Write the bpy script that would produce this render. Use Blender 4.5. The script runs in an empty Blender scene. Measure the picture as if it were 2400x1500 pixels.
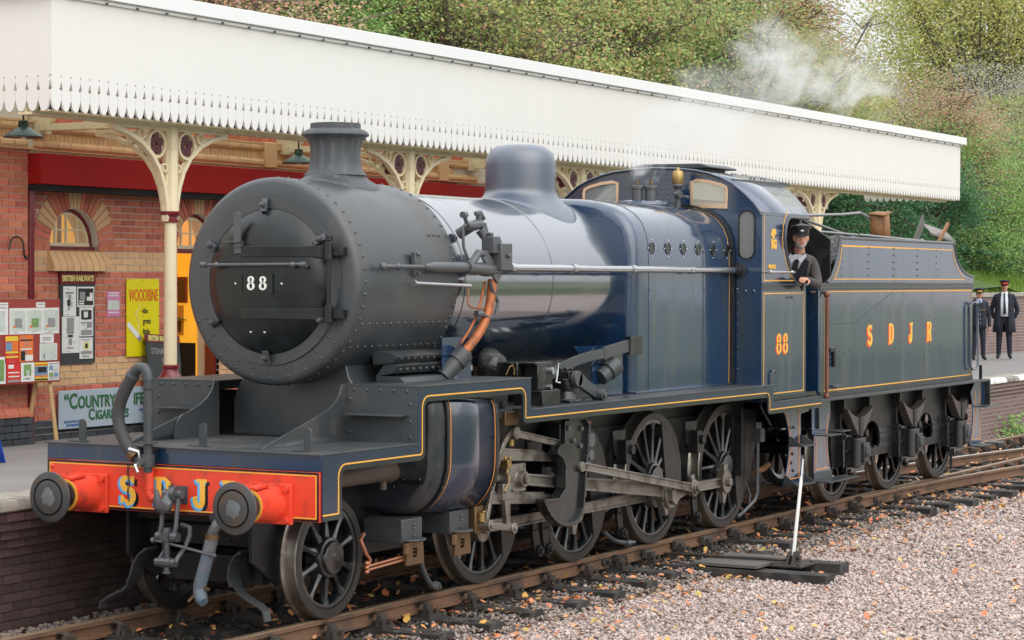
import bpy, math, random
import numpy as np
from mathutils import Vector, Matrix, Quaternion
from mathutils.geometry import tessellate_polygon
SC = bpy.context.scene
COL = SC.collection
random.seed(7)
RNG = np.random.default_rng(7)
PI = math.pi
sin, cos = math.sin, math.cos

# ------------------------------------------------------------------ camera
CAM_POS = (-14.4353, -10.9543, 2.7253)
yaw, pit, rol = 0.505337, -0.0179147, 0.00273545
fw = Vector((cos(yaw) * cos(pit), sin(yaw) * cos(pit), sin(pit)))
rt = Vector((sin(yaw), -cos(yaw), 0.0))
up = rt.cross(fw)
r2 = cos(rol) * rt + sin(rol) * up
u2 = -sin(rol) * rt + cos(rol) * up
cam_data = bpy.data.cameras.new('camera')
cam = bpy.data.objects.new('camera', cam_data)
COL.objects.link(cam)
m = Matrix((r2, u2, -fw)).transposed().to_4x4()
m.translation = CAM_POS
cam.matrix_world = m
cam_data.lens = 80.558
cam_data.sensor_width = 36.0
cam_data.clip_start = 0.1
cam_data.clip_end = 2000.0
SC.camera = cam

# ------------------------------------------------------------------ world, sun, exposure
SUN_EL, SUN_AZ = math.radians(40), math.radians(-113)   # azimuth of the sun in the xy plane
world = bpy.data.worlds.new('World')
SC.world = world
world.use_nodes = True
nt = world.node_tree
nt.nodes.clear()
out = nt.nodes.new('ShaderNodeOutputWorld')
bg = nt.nodes.new('ShaderNodeBackground')
sky = nt.nodes.new('ShaderNodeTexSky')
sky.sky_type = 'NISHITA'
sky.sun_disc = False
sky.sun_elevation = SUN_EL
sky.sun_rotation = PI / 2 - SUN_AZ
sky.air_density = 1.0
sky.dust_density = 4.0
mixw = nt.nodes.new('ShaderNodeMix')
mixw.data_type = 'RGBA'
mixw.inputs['Factor'].default_value = 0.86
mixw.inputs['B'].default_value = (9.6, 9.8, 10.0, 1)      # the even white cloud deck
nt.links.new(sky.outputs['Color'], mixw.inputs['A'])
# an overcast sky is brighter overhead than at the horizon
tcw = nt.nodes.new('ShaderNodeTexCoord')
sep = nt.nodes.new('ShaderNodeSeparateXYZ')
nt.links.new(tcw.outputs['Generated'], sep.inputs[0])
grd = nt.nodes.new('ShaderNodeMapRange')
grd.inputs['From Min'].default_value = 0.0
grd.inputs['From Max'].default_value = 1.0
grd.inputs['To Min'].default_value = 0.60
grd.inputs['To Max'].default_value = 1.55
nt.links.new(sep.outputs['Z'], grd.inputs['Value'])
mul = nt.nodes.new('ShaderNodeVectorMath')
mul.operation = 'SCALE'
nt.links.new(mixw.outputs['Result'], mul.inputs[0])
nt.links.new(grd.outputs[0], mul.inputs['Scale'])
nt.links.new(mul.outputs[0], bg.inputs['Color'])
bg.inputs['Strength'].default_value = 0.125
nt.links.new(bg.outputs['Background'], out.inputs['Surface'])
sun_data = bpy.data.lights.new('sun', 'SUN')
sun_data.energy = 1.1
sun_data.angle = math.radians(80)
sun_data.color = (1.0, 0.97, 0.92)
sun = bpy.data.objects.new('sun', sun_data)
COL.objects.link(sun)
sd = Vector((cos(SUN_EL) * cos(SUN_AZ), cos(SUN_EL) * sin(SUN_AZ), sin(SUN_EL)))
sun.rotation_euler = sd.to_track_quat('Z', 'Y').to_euler()
sun.location = (0, 0, 40)
vs = SC.view_settings
SC.display_settings.display_device = 'sRGB'
vs.view_transform = 'Standard'
vs.look = 'None'
vs.exposure = 0.35
vs.gamma = 1.0
vs.use_curve_mapping = False
SC.render.engine = 'CYCLES'
SC.cycles.max_bounces = 6
SC.cycles.transparent_max_bounces = 12
SC.cycles.volume_bounces = 2
SC.cycles.use_denoising = True

# ------------------------------------------------------------------ materials
MATS = {}


def M(name, col, rough=0.5, metal=0.0, coat=0.0, var=0.12, scale=2.5, bump=0.0, bscale=30.0, rand=0.0, dirt=None, spec=0.5, streak=False, rvar=0.1, hue=0.0, emit=0.0, coat_rough=0.04, coat_ior=1.5, tint=None):
    if name in MATS:
        return MATS[name]
    mt = bpy.data.materials.new(name)
    mt.use_nodes = True
    t = mt.node_tree
    N, L = t.nodes, t.links
    b = N['Principled BSDF']
    b.inputs['Roughness'].default_value = rough
    b.inputs['Metallic'].default_value = metal
    b.inputs['Coat Weight'].default_value = coat
    b.inputs['Coat Roughness'].default_value = coat_rough
    b.inputs['Coat IOR'].default_value = coat_ior
    b.inputs['Specular IOR Level'].default_value = spec
    tc = N.new('ShaderNodeTexCoord')
    no = N.new('ShaderNodeTexNoise')
    no.inputs['Scale'].default_value = scale
    no.inputs['Detail'].default_value = 6
    no.inputs['Roughness'].default_value = 0.6
    if streak:
        mp = N.new('ShaderNodeMapping')
        mp.inputs['Scale'].default_value = (1, 1, 0.12)
        L.new(tc.outputs['Object'], mp.inputs['Vector'])
        L.new(mp.outputs['Vector'], no.inputs['Vector'])
    else:
        L.new(tc.outputs['Object'], no.inputs['Vector'])
    mx = N.new('ShaderNodeMix')
    mx.data_type = 'RGBA'
    c = Vector(col[:3])
    mx.inputs['A'].default_value = (*(c * (1 - var)), 1)
    mx.inputs['B'].default_value = (*(c * (1 + var)), 1)
    L.new(no.outputs['Fac'], mx.inputs['Factor'])
    cur = mx.outputs['Result']
    if rand > 0 or hue > 0:
        oi = N.new('ShaderNodeObjectInfo')
        ge = N.new('ShaderNodeNewGeometry')
        ad = N.new('ShaderNodeMath')
        ad.operation = 'ADD'
        L.new(oi.outputs['Random'], ad.inputs[0])
        L.new(ge.outputs['Random Per Island'], ad.inputs[1])
        fr = N.new('ShaderNodeMath')
        fr.operation = 'FRACT'
        L.new(ad.outputs[0], fr.inputs[0])
        wn = N.new('ShaderNodeTexWhiteNoise')
        wn.noise_dimensions = '1D'
        L.new(fr.outputs[0], wn.inputs['W'])
        hs = N.new('ShaderNodeHueSaturation')
        mr = N.new('ShaderNodeMapRange')
        mr.inputs['To Min'].default_value = 1 - rand
        mr.inputs['To Max'].default_value = 1 + rand
        L.new(fr.outputs[0], mr.inputs['Value'])
        L.new(mr.outputs[0], hs.inputs['Value'])
        mh = N.new('ShaderNodeMapRange')
        mh.inputs['To Min'].default_value = 0.5 - hue
        mh.inputs['To Max'].default_value = 0.5 + hue
        L.new(wn.outputs['Value'], mh.inputs['Value'])
        L.new(mh.outputs[0], hs.inputs['Hue'])
        L.new(cur, hs.inputs['Color'])
        cur = hs.outputs['Color']
    if dirt:
        dc, da, dsc = dirt
        dmask = None
        n2 = N.new('ShaderNodeTexNoise')
        n2.inputs['Scale'].default_value = dsc
        n2.inputs['Detail'].default_value = 8
        L.new(mp.outputs['Vector'] if streak else tc.outputs['Object'], n2.inputs['Vector'])
        if streak:
            n2.inputs['Scale'].default_value = dsc * 2.2
        mr2 = N.new('ShaderNodeMapRange')
        mr2.inputs['From Min'].default_value = 0.62 - 0.3 * da
        mr2.inputs['From Max'].default_value = 0.82 - 0.2 * da
        L.new(n2.outputs['Fac'], mr2.inputs['Value'])
        m2 = N.new('ShaderNodeMix')
        m2.data_type = 'RGBA'
        m2.inputs['B'].default_value = (*dc, 1)
        L.new(mr2.outputs[0], m2.inputs['Factor'])
        L.new(cur, m2.inputs['A'])
        cur = m2.outputs['Result']
    L.new(cur, b.inputs['Base Color'])
    if rvar > 0:
        rr = N.new('ShaderNodeMapRange')
        rr.inputs['To Min'].default_value = max(0.02, rough - rvar)
        rr.inputs['To Max'].default_value = min(1, rough + rvar)
        L.new(no.outputs['Fac'], rr.inputs['Value'])
        L.new(rr.outputs[0], b.inputs['Roughness'])
        if dirt:
            mxr = N.new('ShaderNodeMath')
            mxr.operation = 'MULTIPLY_ADD'
            L.new(mr2.outputs[0], mxr.inputs[0])
            mxr.inputs[1].default_value = 0.18
            L.new(rr.outputs[0], mxr.inputs[2])
            L.new(mxr.outputs[0], b.inputs['Roughness'])
            if coat > 0:
                cr = N.new('ShaderNodeMath')
                cr.operation = 'MULTIPLY_ADD'
                L.new(mr2.outputs[0], cr.inputs[0])
                cr.inputs[1].default_value = 0.14
                cr.inputs[2].default_value = coat_rough
                L.new(cr.outputs[0], b.inputs['Coat Roughness'])
    if bump > 0:
        nb = N.new('ShaderNodeTexNoise')
        nb.inputs['Scale'].default_value = bscale
        nb.inputs['Detail'].default_value = 4
        L.new(tc.outputs['Object'], nb.inputs['Vector'])
        bp = N.new('ShaderNodeBump')
        bp.inputs['Strength'].default_value = bump
        bp.inputs['Distance'].default_value = 0.01
        L.new(nb.outputs['Fac'], bp.inputs['Height'])
        L.new(bp.outputs['Normal'], b.inputs['Normal'])
        if coat > 0:
            L.new(bp.outputs['Normal'], b.inputs['Coat Normal'])
    if emit > 0:
        L.new(cur, b.inputs['Emission Color'])
        b.inputs['Emission Strength'].default_value = emit
    MATS[name] = mt
    return mt


BLUE = M('loco blue paint', (0.006, 0.029, 0.078), 0.20, coat=1.0, coat_ior=1.72, var=0.30, scale=1.3, streak=True, bump=0.12, bscale=2.2, rvar=0.10, coat_rough=0.07, dirt=((0.022, 0.034, 0.045), .38, 2.5))
BLUEB = M('boiler blue paint', (0.007, 0.022, 0.050), 0.22, coat=1.0, coat_ior=3.5, var=0.2, scale=1.5, bump=0.06, bscale=2.5, rvar=0.06, coat_rough=0.09, dirt=((0.02, 0.028, 0.04), .3, 2.0))
DOMEM = M('dull dome paint', (0.022, 0.042, 0.085), 0.42, coat=1.0, coat_ior=1.9, coat_rough=.34, var=.2, scale=3, dirt=((.05, .055, .065), .3, 6))
BLUED = M('valance blue black paint', (0.012, 0.025, 0.055), 0.22, coat=0.6, var=0.3, scale=1.5, streak=True, coat_rough=0.12)
DGREEN = M('dark border paint', (0.016, 0.022, 0.022), 0.25, coat=0.3, var=0.2)
BLK = M('gloss black paint', (0.010, 0.011, 0.012), 0.24, coat=0.3, var=0.3, scale=4, dirt=((0.03, 0.033, 0.035), 0.35, 5))
FRM = M('frame black', (0.011, 0.011, 0.0115), 0.40, var=0.3, scale=5, dirt=((0.024, 0.021, 0.019), 0.4, 6), bump=0.1, bscale=40)
SMOKE = M('smokebox black', (0.036, 0.043, 0.050), 0.42, coat=.35, coat_rough=.35, coat_ior=1.8, var=0.30, scale=2.2, dirt=((0.062, 0.058, 0.052), 0.42, 2.2), bump=0.10, bscale=18, rvar=0.14)
CHIM = M('chimney black', (0.055, 0.062, 0.070), 0.5, var=0.25, scale=5, streak=True, dirt=((0.13, 0.13, 0.135), 0.3, 7), bump=0.12, bscale=30)
GREYBLK = M('footplate grey black', (0.044, 0.051, 0.057), 0.38, var=0.28, scale=3, dirt=((0.075, 0.07, 0.064), 0.38, 4), bump=0.05, bscale=18)
DOORBLK = M('smokebox door black', (0.004, 0.006, 0.007), 0.30, coat=0.1, var=0.4, scale=3, dirt=((0.012, 0.018, 0.021), 0.36, 4), bump=0.08, bscale=14)
RED = M('buffer beam red', (0.74, 0.060, 0.026), 0.36, coat=0.2, coat_rough=.2, var=0.10, scale=3, dirt=((0.34, 0.045, 0.03), 0.26, 7), bump=.05, bscale=12)
YEL = M('lining yellow', (0.80, 0.40, 0.055), 0.4, var=0.05)
GOLD = M('letter yellow', (0.84, 0.47, 0.06), 0.38, var=0.06)
LBLUE = M('letter light blue', (0.10, 0.42, 0.80), 0.4, var=0.1)
MBLUE = M('letter deep blue', (0.015, 0.09, 0.42), 0.4, var=0.1)
ORED = M('letter red shade', (0.75, 0.09, 0.02), 0.4, var=0.08)
WHITE = M('white paint', (0.80, 0.80, 0.77), 0.45, var=0.05)
STEEL = M('bright steel', (0.52, 0.53, 0.55), 0.24, metal=0.95, var=0.12, scale=6)
MOTION = M('oily motion steel', (0.30, 0.275, 0.25), 0.40, metal=0.85, var=0.2, scale=5, dirt=((0.10, 0.08, 0.065), 0.45, 6), streak=False)
GREYST = M('grey painted steel', (0.10, 0.105, 0.115), 0.35, metal=0.35, var=0.2, scale=8)
WHEELM = M('wheel black', (0.007, 0.009, 0.011), 0.30, coat=0.7, coat_ior=1.7, coat_rough=.15, var=0.3, scale=6, dirt=((0.022, 0.023, 0.024), 0.35, 6))
TYREM = M('tyre face', (0.042, 0.041, 0.040), 0.33, metal=0.45, var=0.2, scale=6, dirt=((0.05, 0.04, 0.032), 0.3, 8))
TREADM = M('tyre tread', (0.30, 0.28, 0.255), 0.33, metal=0.9, var=0.2, scale=5, dirt=((0.10, 0.075, 0.055), 0.4, 5))
COPPER = M('copper pipe', (0.45, 0.20, 0.12), 0.42, metal=0.8, var=0.15, scale=8)
OCHRE = M('copper brown lagging', (0.40, 0.125, 0.04), 0.45, metal=0.3, var=0.15, scale=6, dirt=((0.12, 0.05, 0.03), 0.25, 7))
BRASS = M('brass', (0.42, 0.29, 0.12), 0.42, metal=0.95, var=0.15, scale=9)
BRONZ = M('dull bronze', (0.20, 0.125, 0.07), 0.48, metal=0.8, var=0.2, scale=8, dirt=((0.10, 0.06, 0.03), 0.3, 8))
RUBBER = M('hose rubber', (0.045, 0.045, 0.046), 0.62, var=0.2, scale=8)
CREAM = M('cream paint', (0.76, 0.66, 0.44), 0.42, var=0.05, scale=3, dirt=((0.55, 0.45, 0.28), 0.12, 5))
FASC = M('fascia cream paint', (0.735, 0.724, 0.695), 0.5, var=0.025, scale=2, rand=0.006, streak=True, dirt=((0.62, 0.59, 0.53), .22, 1.5))
CAPM = M('fascia capping white', (0.76, 0.77, 0.77), 0.4, var=0.02)
MAROON = M('maroon paint', (0.17, 0.014, 0.020), 0.3, coat=0.3, var=0.12, scale=4)
REDBEAM = M('crimson signboard paint', (0.34, 0.016, 0.016), 0.55, var=0.1, scale=2, spec=.1)
BRICK = M('red brick', (0.56, 0.170, 0.105), 0.8, var=0.18, scale=12, rand=0.20, hue=0.010, bump=0.15, bscale=60)
BUFF = M('buff brick', (0.70, 0.43, 0.23), 0.75, var=0.10, scale=10, rand=0.08, hue=0.006, bump=0.1, bscale=60)
BLUEBR = M('blue brick', (0.050, 0.058, 0.068), 0.55, var=0.2, scale=10, rand=0.25, bump=0.12, bscale=50)
PLUMBR = M('plum platform brick', (0.085, 0.052, 0.052), 0.6, var=0.25, scale=9, rand=0.25, hue=0.012, dirt=((0.17, 0.155, 0.15), 0.30, 2.2), bump=0.2, bscale=40)
MORTAR = M('mortar', (0.64, 0.60, 0.53), 0.9, var=0.12, scale=10)
DMORT = M('dark mortar', (0.075, 0.068, 0.066), 0.9, var=0.2, scale=10)
ASPH = M('platform asphalt', (0.215, 0.205, 0.20), 0.85, var=0.12, scale=1.2, dirt=((0.27, 0.255, 0.24), 0.4, 1.0), bump=0.25, bscale=120)
COPE = M('coping stone', (0.34, 0.31, 0.27), 0.85, var=0.18, scale=4, dirt=((0.12, 0.11, 0.095), 0.4, 3), bump=0.2, bscale=40, rand=0.06)
COPEW = M('white coping paint', (0.78, 0.78, 0.76), 0.6, var=0.08, scale=5, dirt=((0.4, 0.38, 0.35), 0.15, 5))
WOODD = M('tarred sleeper wood', (0.030, 0.028, 0.027), 0.8, var=0.45, scale=6, rand=0.45, dirt=((0.11, 0.10, 0.09), 0.42, 6), bump=0.5, bscale=25)
WOODG = M('weathered board', (0.105, 0.098, 0.09), 0.8, var=0.25, scale=7, rand=0.2, bump=0.4, bscale=30)
PINE = M('bare pine', (0.62, 0.40, 0.19), 0.6, var=0.12, scale=9)
RAILS = M('rusty rail side', (0.165, 0.088, 0.050), 0.7, var=0.25, scale=4, dirt=((0.055, 0.04, 0.032), 0.45, 3), bump=0.1)
RAILT = M('worn rail top', (0.34, 0.25, 0.165), 0.38, metal=0.6, var=0.25, scale=3, dirt=((0.10, 0.06, 0.035), 0.35, 4))
RAILB = M('polished rail top', (0.62, 0.60, 0.57), 0.25, metal=0.9, var=0.1)
IRONR = M('rail chair iron', (0.045, 0.036, 0.031), 0.65, var=0.3, scale=8, dirt=((0.10, 0.065, 0.04), 0.3, 7))
KEYW = M('oak key', (0.075, 0.066, 0.055), 0.75, var=0.3, scale=9, rand=0.25)
LAMPG = M('lamp green enamel', (0.008, 0.040, 0.030), 0.3, coat=0.15, var=0.1)
GREYW = M('dark window grey', (0.02, 0.02, 0.022), 0.1)
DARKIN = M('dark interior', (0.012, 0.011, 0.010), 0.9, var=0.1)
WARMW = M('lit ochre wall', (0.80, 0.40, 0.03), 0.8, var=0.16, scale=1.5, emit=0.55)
COALM = M('coal', (0.018, 0.018, 0.019), 0.3, var=0.3, scale=9, rand=0.3)
RUSTY = M('rusty iron', (0.25, 0.115, 0.045), 0.7, var=0.25, scale=6, dirt=((0.10, 0.07, 0.05), 0.3, 6))
LEADER = M('black leather', (0.02, 0.022, 0.024), 0.35, var=0.2)


def glass_mat():
    mt = bpy.data.materials.new('window glass')
    mt.use_nodes = True
    b = mt.node_tree.nodes['Principled BSDF']
    b.inputs['Base Color'].default_value = (0.8, 0.85, 0.83, 1)
    b.inputs['Roughness'].default_value = 0.03
    b.inputs['Alpha'].default_value = 0.13
    b.inputs['Specular IOR Level'].default_value = 0.5
    return mt


GLASS = glass_mat()

# ------------------------------------------------------------------ object bookkeeping
OFF = {}


def off(o):
    return OFF.get(o.name, Vector((0, 0, 0))) if o is not None else Vector((0, 0, 0))


def tag(o, label=None, cat=None, group=None, kind=None):
    if label:
        o['label'] = label
    if cat:
        o['category'] = cat
    if group:
        o['group'] = group
    if kind:
        o['kind'] = kind
    return o


def thing(name, label, cat, loc=(0, 0, 0), group=None):
    o = bpy.data.objects.new(name, None)
    o.empty_display_size = 0.3
    COL.objects.link(o)
    o.location = loc
    OFF[o.name] = Vector(loc)
    return tag(o, label, cat, group)


def obj(name, mesh, parent=None, loc=None, label=None):
    """link a mesh object; loc is in world space"""
    o = bpy.data.objects.new(name, mesh)
    COL.objects.link(o)
    w = Vector(loc) if loc is not None else off(parent)
    if parent is not None:
        o.parent = parent
        o.location = w - off(parent)
    else:
        o.location = w
    OFF[o.name] = w
    if label:
        o['label'] = label
    return o


def children_of(o):
    return [c for c in bpy.data.objects if c.parent == o]


def copy_tree(o, loc=None, parent=None, label=None, kids=None):
    if kids is None:
        kids = {}
        for c in bpy.data.objects:
            if c.parent:
                kids.setdefault(c.parent.name, []).append(c)
    c = o.copy()
    COL.objects.link(c)
    c.parent = parent
    if loc is not None:
        c.location = loc
    OFF[c.name] = Vector(c.location) + off(parent)
    if label:
        c['label'] = label
    for k in kids.get(o.name, []):
        copy_tree(k, None, c, None, kids)
    return c


SPLIT = {'band', 'bolt', 'step_tread', 'stud', 'screw', 'button', 'lamp_iron', 'white_rag', 'handrail_stay', 'bench_slat', 'knobbed_post', 'horn', 'side_plate', 'inside_plate', 'axle'}


# ------------------------------------------------------------------ mesh building
class G:
    def __init__(s):
        s.v, s.f, s.m = [], [], []

    def add(s, vs_, fs, mi=0):
        n = len(s.v)
        s.v.extend([tuple(p) for p in vs_])
        s.f.extend([tuple(i + n for i in f) for f in fs])
        s.m.extend([mi] * len(fs))
        return s

    def box(s, a, b, mi=0):
        x0, y0, z0 = (min(a[i], b[i]) for i in range(3))
        x1, y1, z1 = (max(a[i], b[i]) for i in range(3))
        return s.add([(x0, y0, z0), (x1, y0, z0), (x1, y1, z0), (x0, y1, z0), (x0, y0, z1), (x1, y0, z1), (x1, y1, z1), (x0, y1, z1)],
                     [(0, 3, 2, 1), (4, 5, 6, 7), (0, 1, 5, 4), (1, 2, 6, 5), (2, 3, 7, 6), (3, 0, 4, 7)], mi)

    def bar(s, p0, p1, w, h, side=(0, 1, 0), mi=0, w1=None, h1=None):
        """box along p0-p1; w = size along 'side', h = size across both"""
        p0, p1 = Vector(p0), Vector(p1)
        d = (p1 - p0).normalized()
        sd_ = Vector(side)
        sd_ = (sd_ - d * sd_.dot(d)).normalized()
        t = d.cross(sd_)
        w1 = w if w1 is None else w1
        h1 = h if h1 is None else h1
        vs_ = []
        for p, ww, hh in ((p0, w, h), (p1, w1, h1)):
            for a, b in ((-1, -1), (1, -1), (1, 1), (-1, 1)):
                vs_.append(p + sd_ * (a * ww / 2) + t * (b * hh / 2))
        return s.add(vs_, [(0, 3, 2, 1), (4, 5, 6, 7), (0, 1, 5, 4), (1, 2, 6, 5), (2, 3, 7, 6), (3, 0, 4, 7)], mi)

    def ibar(s, p0, p1, t, h0, h1=None, side=(0, 1, 0), mi=0):
        """fluted rod: two flanges and a thinner web"""
        h1 = h0 if h1 is None else h1
        p0, p1 = Vector(p0), Vector(p1)
        d = (p1 - p0).normalized()
        n = d.cross(Vector(side)).normalized()
        fl0, fl1 = h0 * 0.2, h1 * 0.2
        s.bar(p0, p1, t * 0.4, h0 * 0.7, side, mi, t * 0.4, h1 * 0.7)
        for sg in (-1, 1):
            s.bar(p0 + n * sg * (h0 - fl0) / 2, p1 + n * sg * (h1 - fl1) / 2, t, fl0, side, mi, t, fl1)
        return s

    def prism(s, loops, axis, lo, hi, mi=0):
        """loops: one outline or [outline, hole, ...]; axis x: (y,z), y: (x,z), z: (x,y)"""
        if isinstance(loops[0][0], (int, float)):
            loops = [loops]
        fl = [p for l in loops for p in l]
        tris = tessellate_polygon([[Vector((p[0], p[1], 0)) for p in l] for l in loops])
        n = len(fl)

        def P3(p, t):
            return {'x': (t, p[0], p[1]), 'y': (p[0], t, p[1]), 'z': (p[0], p[1], t)}[axis]
        vs_ = [P3(p, lo) for p in fl] + [P3(p, hi) for p in fl]
        fs = []
        sgn = -1 if axis == 'y' else 1
        for a, b, c in tris:
            ar = (fl[b][0] - fl[a][0]) * (fl[c][1] - fl[a][1]) - (fl[b][1] - fl[a][1]) * (fl[c][0] - fl[a][0])
            if ar * sgn < 0:
                b, c = c, b
            fs.append((a, c, b))
            fs.append((a + n, b + n, c + n))
        k = 0
        for li, l in enumerate(loops):
            ar = sum(l[i][0] * l[(i + 1) % len(l)][1] - l[(i + 1) % len(l)][0] * l[i][1] for i in range(len(l))) * sgn
            ccw = (ar > 0) if li == 0 else (ar < 0)
            m_ = len(l)
            for i in range(m_):
                a, b = k + i, k + (i + 1) % m_
                fs.append((a, b, b + n, a + n) if ccw else (b, a, a + n, b + n))
            k += m_
        return s.add(vs_, fs, mi)

    def lathe(s, prof, org, axis='z', n=24, mi=0, a0=0.0, a1=2 * PI, closed=False, flip=False):
        """prof: (along, radius)"""
        org = Vector(org)
        if isinstance(axis, str):
            ax = {'x': Vector((1, 0, 0)), 'y': Vector((0, 1, 0)), 'z': Vector((0, 0, 1))}[axis]
        else:
            ax = Vector(axis).normalized()
        h = Vector((0, 0, 1)) if abs(ax.z) < 0.9 else Vector((1, 0, 0))
        e1 = (h - ax * h.dot(ax)).normalized()
        e2 = ax.cross(e1)
        full = abs(a1 - a0 - 2 * PI) < 1e-6
        k = n if full else n + 1
        vs_ = []
        for (t, r) in prof:
            for i in range(k):
                a = a0 + (a1 - a0) * i / n
                vs_.append(org + ax * t + e1 * (r * cos(a)) + e2 * (r * sin(a)))
        fs = []
        P_ = len(prof)
        for j in range(P_ if closed else P_ - 1):
            j2 = (j + 1) % P_
            for i in range(n if not full else k):
                i2 = (i + 1) % k
                q = (j * k + i, j * k + i2, j2 * k + i2, j2 * k + i)
                fs.append(q[::-1] if flip else q)
        if not closed and full:
            if prof[0][1] > 1e-5:
                fs.append(tuple(range(k))[::-1] if not flip else tuple(range(k)))
            if prof[-1][1] > 1e-5:
                q = tuple((P_ - 1) * k + i for i in range(k))
                fs.append(q if not flip else q[::-1])
        return s.add(vs_, fs, mi)

    def cyl(s, p0, p1, r0, r1=None, n=16, mi=0):
        p0, p1 = Vector(p0), Vector(p1)
        return s.lathe([(0, r0), ((p1 - p0).length, r0 if r1 is None else r1)], p0, p1 - p0, n, mi)

    def tube(s, pts, r, n=10, mi=0, caps=True):
        pts = [Vector(p) for p in pts]
        rs = r if isinstance(r, (list, tuple)) else [r] * len(pts)
        T = []
        for i in range(len(pts)):
            a, b = pts[max(0, i - 1)], pts[min(len(pts) - 1, i + 1)]
            T.append((b - a).normalized())
        h = Vector((0, 0, 1)) if abs(T[0].z) < 0.9 else Vector((1, 0, 0))
        e = (h - T[0] * h.dot(T[0])).normalized()
        vs_ = []
        for p, t, rr in zip(pts, T, rs):
            e = (e - t * e.dot(t)).normalized()
            g = t.cross(e)
            for i in range(n):
                a = 2 * PI * i / n
                vs_.append(p + e * (rr * cos(a)) + g * (rr * sin(a)))
        fs = []
        for j in range(len(pts) - 1):
            for i in range(n):
                i2 = (i + 1) % n
                fs.append((j * n + i, j * n + i2, (j + 1) * n + i2, (j + 1) * n + i))
        if caps:
            fs.append(tuple(range(n))[::-1])
            fs.append(tuple((len(pts) - 1) * n + i for i in range(n)))
        return s.add(vs_, fs, mi)

    def dome(s, p, nrm, r, h=None, n=6, mi=0):
        """rivet head"""
        h = r * 0.7 if h is None else h
        return s.lathe([(0, r), (h * 0.6, r * 0.8), (h, r * 0.35), (h, 0.0001)], p, nrm, n, mi)

    def sheet(s, rows, mi=0, flip=False):
        k = len(rows[0])
        vs_ = [p for r in rows for p in r]
        fs = []
        for j in range(len(rows) - 1):
            for i in range(k - 1):
                q = (j * k + i, j * k + i + 1, (j + 1) * k + i + 1, (j + 1) * k + i)
                fs.append(q[::-1] if flip else q)
        return s.add(vs_, fs, mi)

    def ell(s, c, rad, n=12, m_=8, mi=0):
        vs_, fs = [], []
        for j in range(m_ + 1):
            t = PI * j / m_
            for i in range(n):
                a = 2 * PI * i / n
                vs_.append((c[0] + rad[0] * sin(t) * cos(a), c[1] + rad[1] * sin(t) * sin(a), c[2] + rad[2] * cos(t)))
        for j in range(m_):
            for i in range(n):
                i2 = (i + 1) % n
                fs.append((j * n + i2, j * n + i, (j + 1) * n + i, (j + 1) * n + i2))
        return s.add(vs_, fs, mi)

    def xf(s, mat):
        s.v = [tuple(mat @ Vector(p)) for p in s.v]
        return s

    def shift(s, d):
        s.v = [(p[0] + d[0], p[1] + d[1], p[2] + d[2]) for p in s.v]
        return s

    def mesh(s, name, mats, origin=(0, 0, 0), angle=35):
        me = bpy.data.meshes.new(name)
        o = origin
        me.from_pydata([(p[0] - o[0], p[1] - o[1], p[2] - o[2]) for p in s.v], [], s.f)
        if not isinstance(mats, (list, tuple)):
            mats = [mats]
        for mm in mats:
            me.materials.append(mm)
        if len(mats) > 1:
            me.polygons.foreach_set('material_index', s.m)
        if angle:
            me.shade_smooth()
            me.set_sharp_from_angle(angle=math.radians(angle))
        me.update()
        return me

    def islands(s):
        par = list(range(len(s.v)))

        def fd(a):
            while par[a] != a:
                par[a] = par[par[a]]
                a = par[a]
            return a
        for f in s.f:
            for q in f[1:]:
                par[fd(q)] = fd(f[0])
        gr = {}
        for f, mi in zip(s.f, s.m):
            gr.setdefault(fd(f[0]), []).append((f, mi))
        outl = []
        for fs in gr.values():
            g = G()
            ids = sorted({i for f, _ in fs for i in f})
            mp_ = {i: k for k, i in enumerate(ids)}
            g.v = [s.v[i] for i in ids]
            g.f = [tuple(mp_[i] for i in f) for f, _ in fs]
            g.m = [mi for _, mi in fs]
            outl.append(g)
        return outl

    def build(s, name, mats, parent=None, angle=35, bevel=0.0, label=None, origin=None, kind=None):
        if name in SPLIT and kind is None:
            isl = s.islands()
            if len(isl) > 1:
                return [q.build('\0' + name, mats, parent, angle, bevel, label, origin) for q in isl][0]
        name = name.lstrip('\0')
        w = Vector(origin) if origin is not None else off(parent)
        me = s.mesh(name, mats, w, angle)
        o = obj(name, me, parent, w, label)
        if bevel > 0:
            b = o.modifiers.new('bevel', 'BEVEL')
            b.width = bevel
            b.segments = 2
            b.limit_method = 'ANGLE'
            b.angle_limit = math.radians(40)
        if kind:
            o['kind'] = kind
        return o


def arc(cx, cy, r, a0, a1, n=10, ry=None):
    ry = r if ry is None else ry
    return [(cx + r * cos(math.radians(a0 + (a1 - a0) * i / n)), cy + ry * sin(math.radians(a0 + (a1 - a0) * i / n))) for i in range(n + 1)]


def bez(p0, p1, p2, p3, n=12):
    p0, p1, p2, p3 = (Vector(p) for p in (p0, p1, p2, p3))
    r = []
    for i in range(n + 1):
        t = i / n
        r.append(p0 * (1 - t) ** 3 + p1 * 3 * t * (1 - t) ** 2 + p2 * 3 * t * t * (1 - t) + p3 * t ** 3)
    return r


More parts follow.
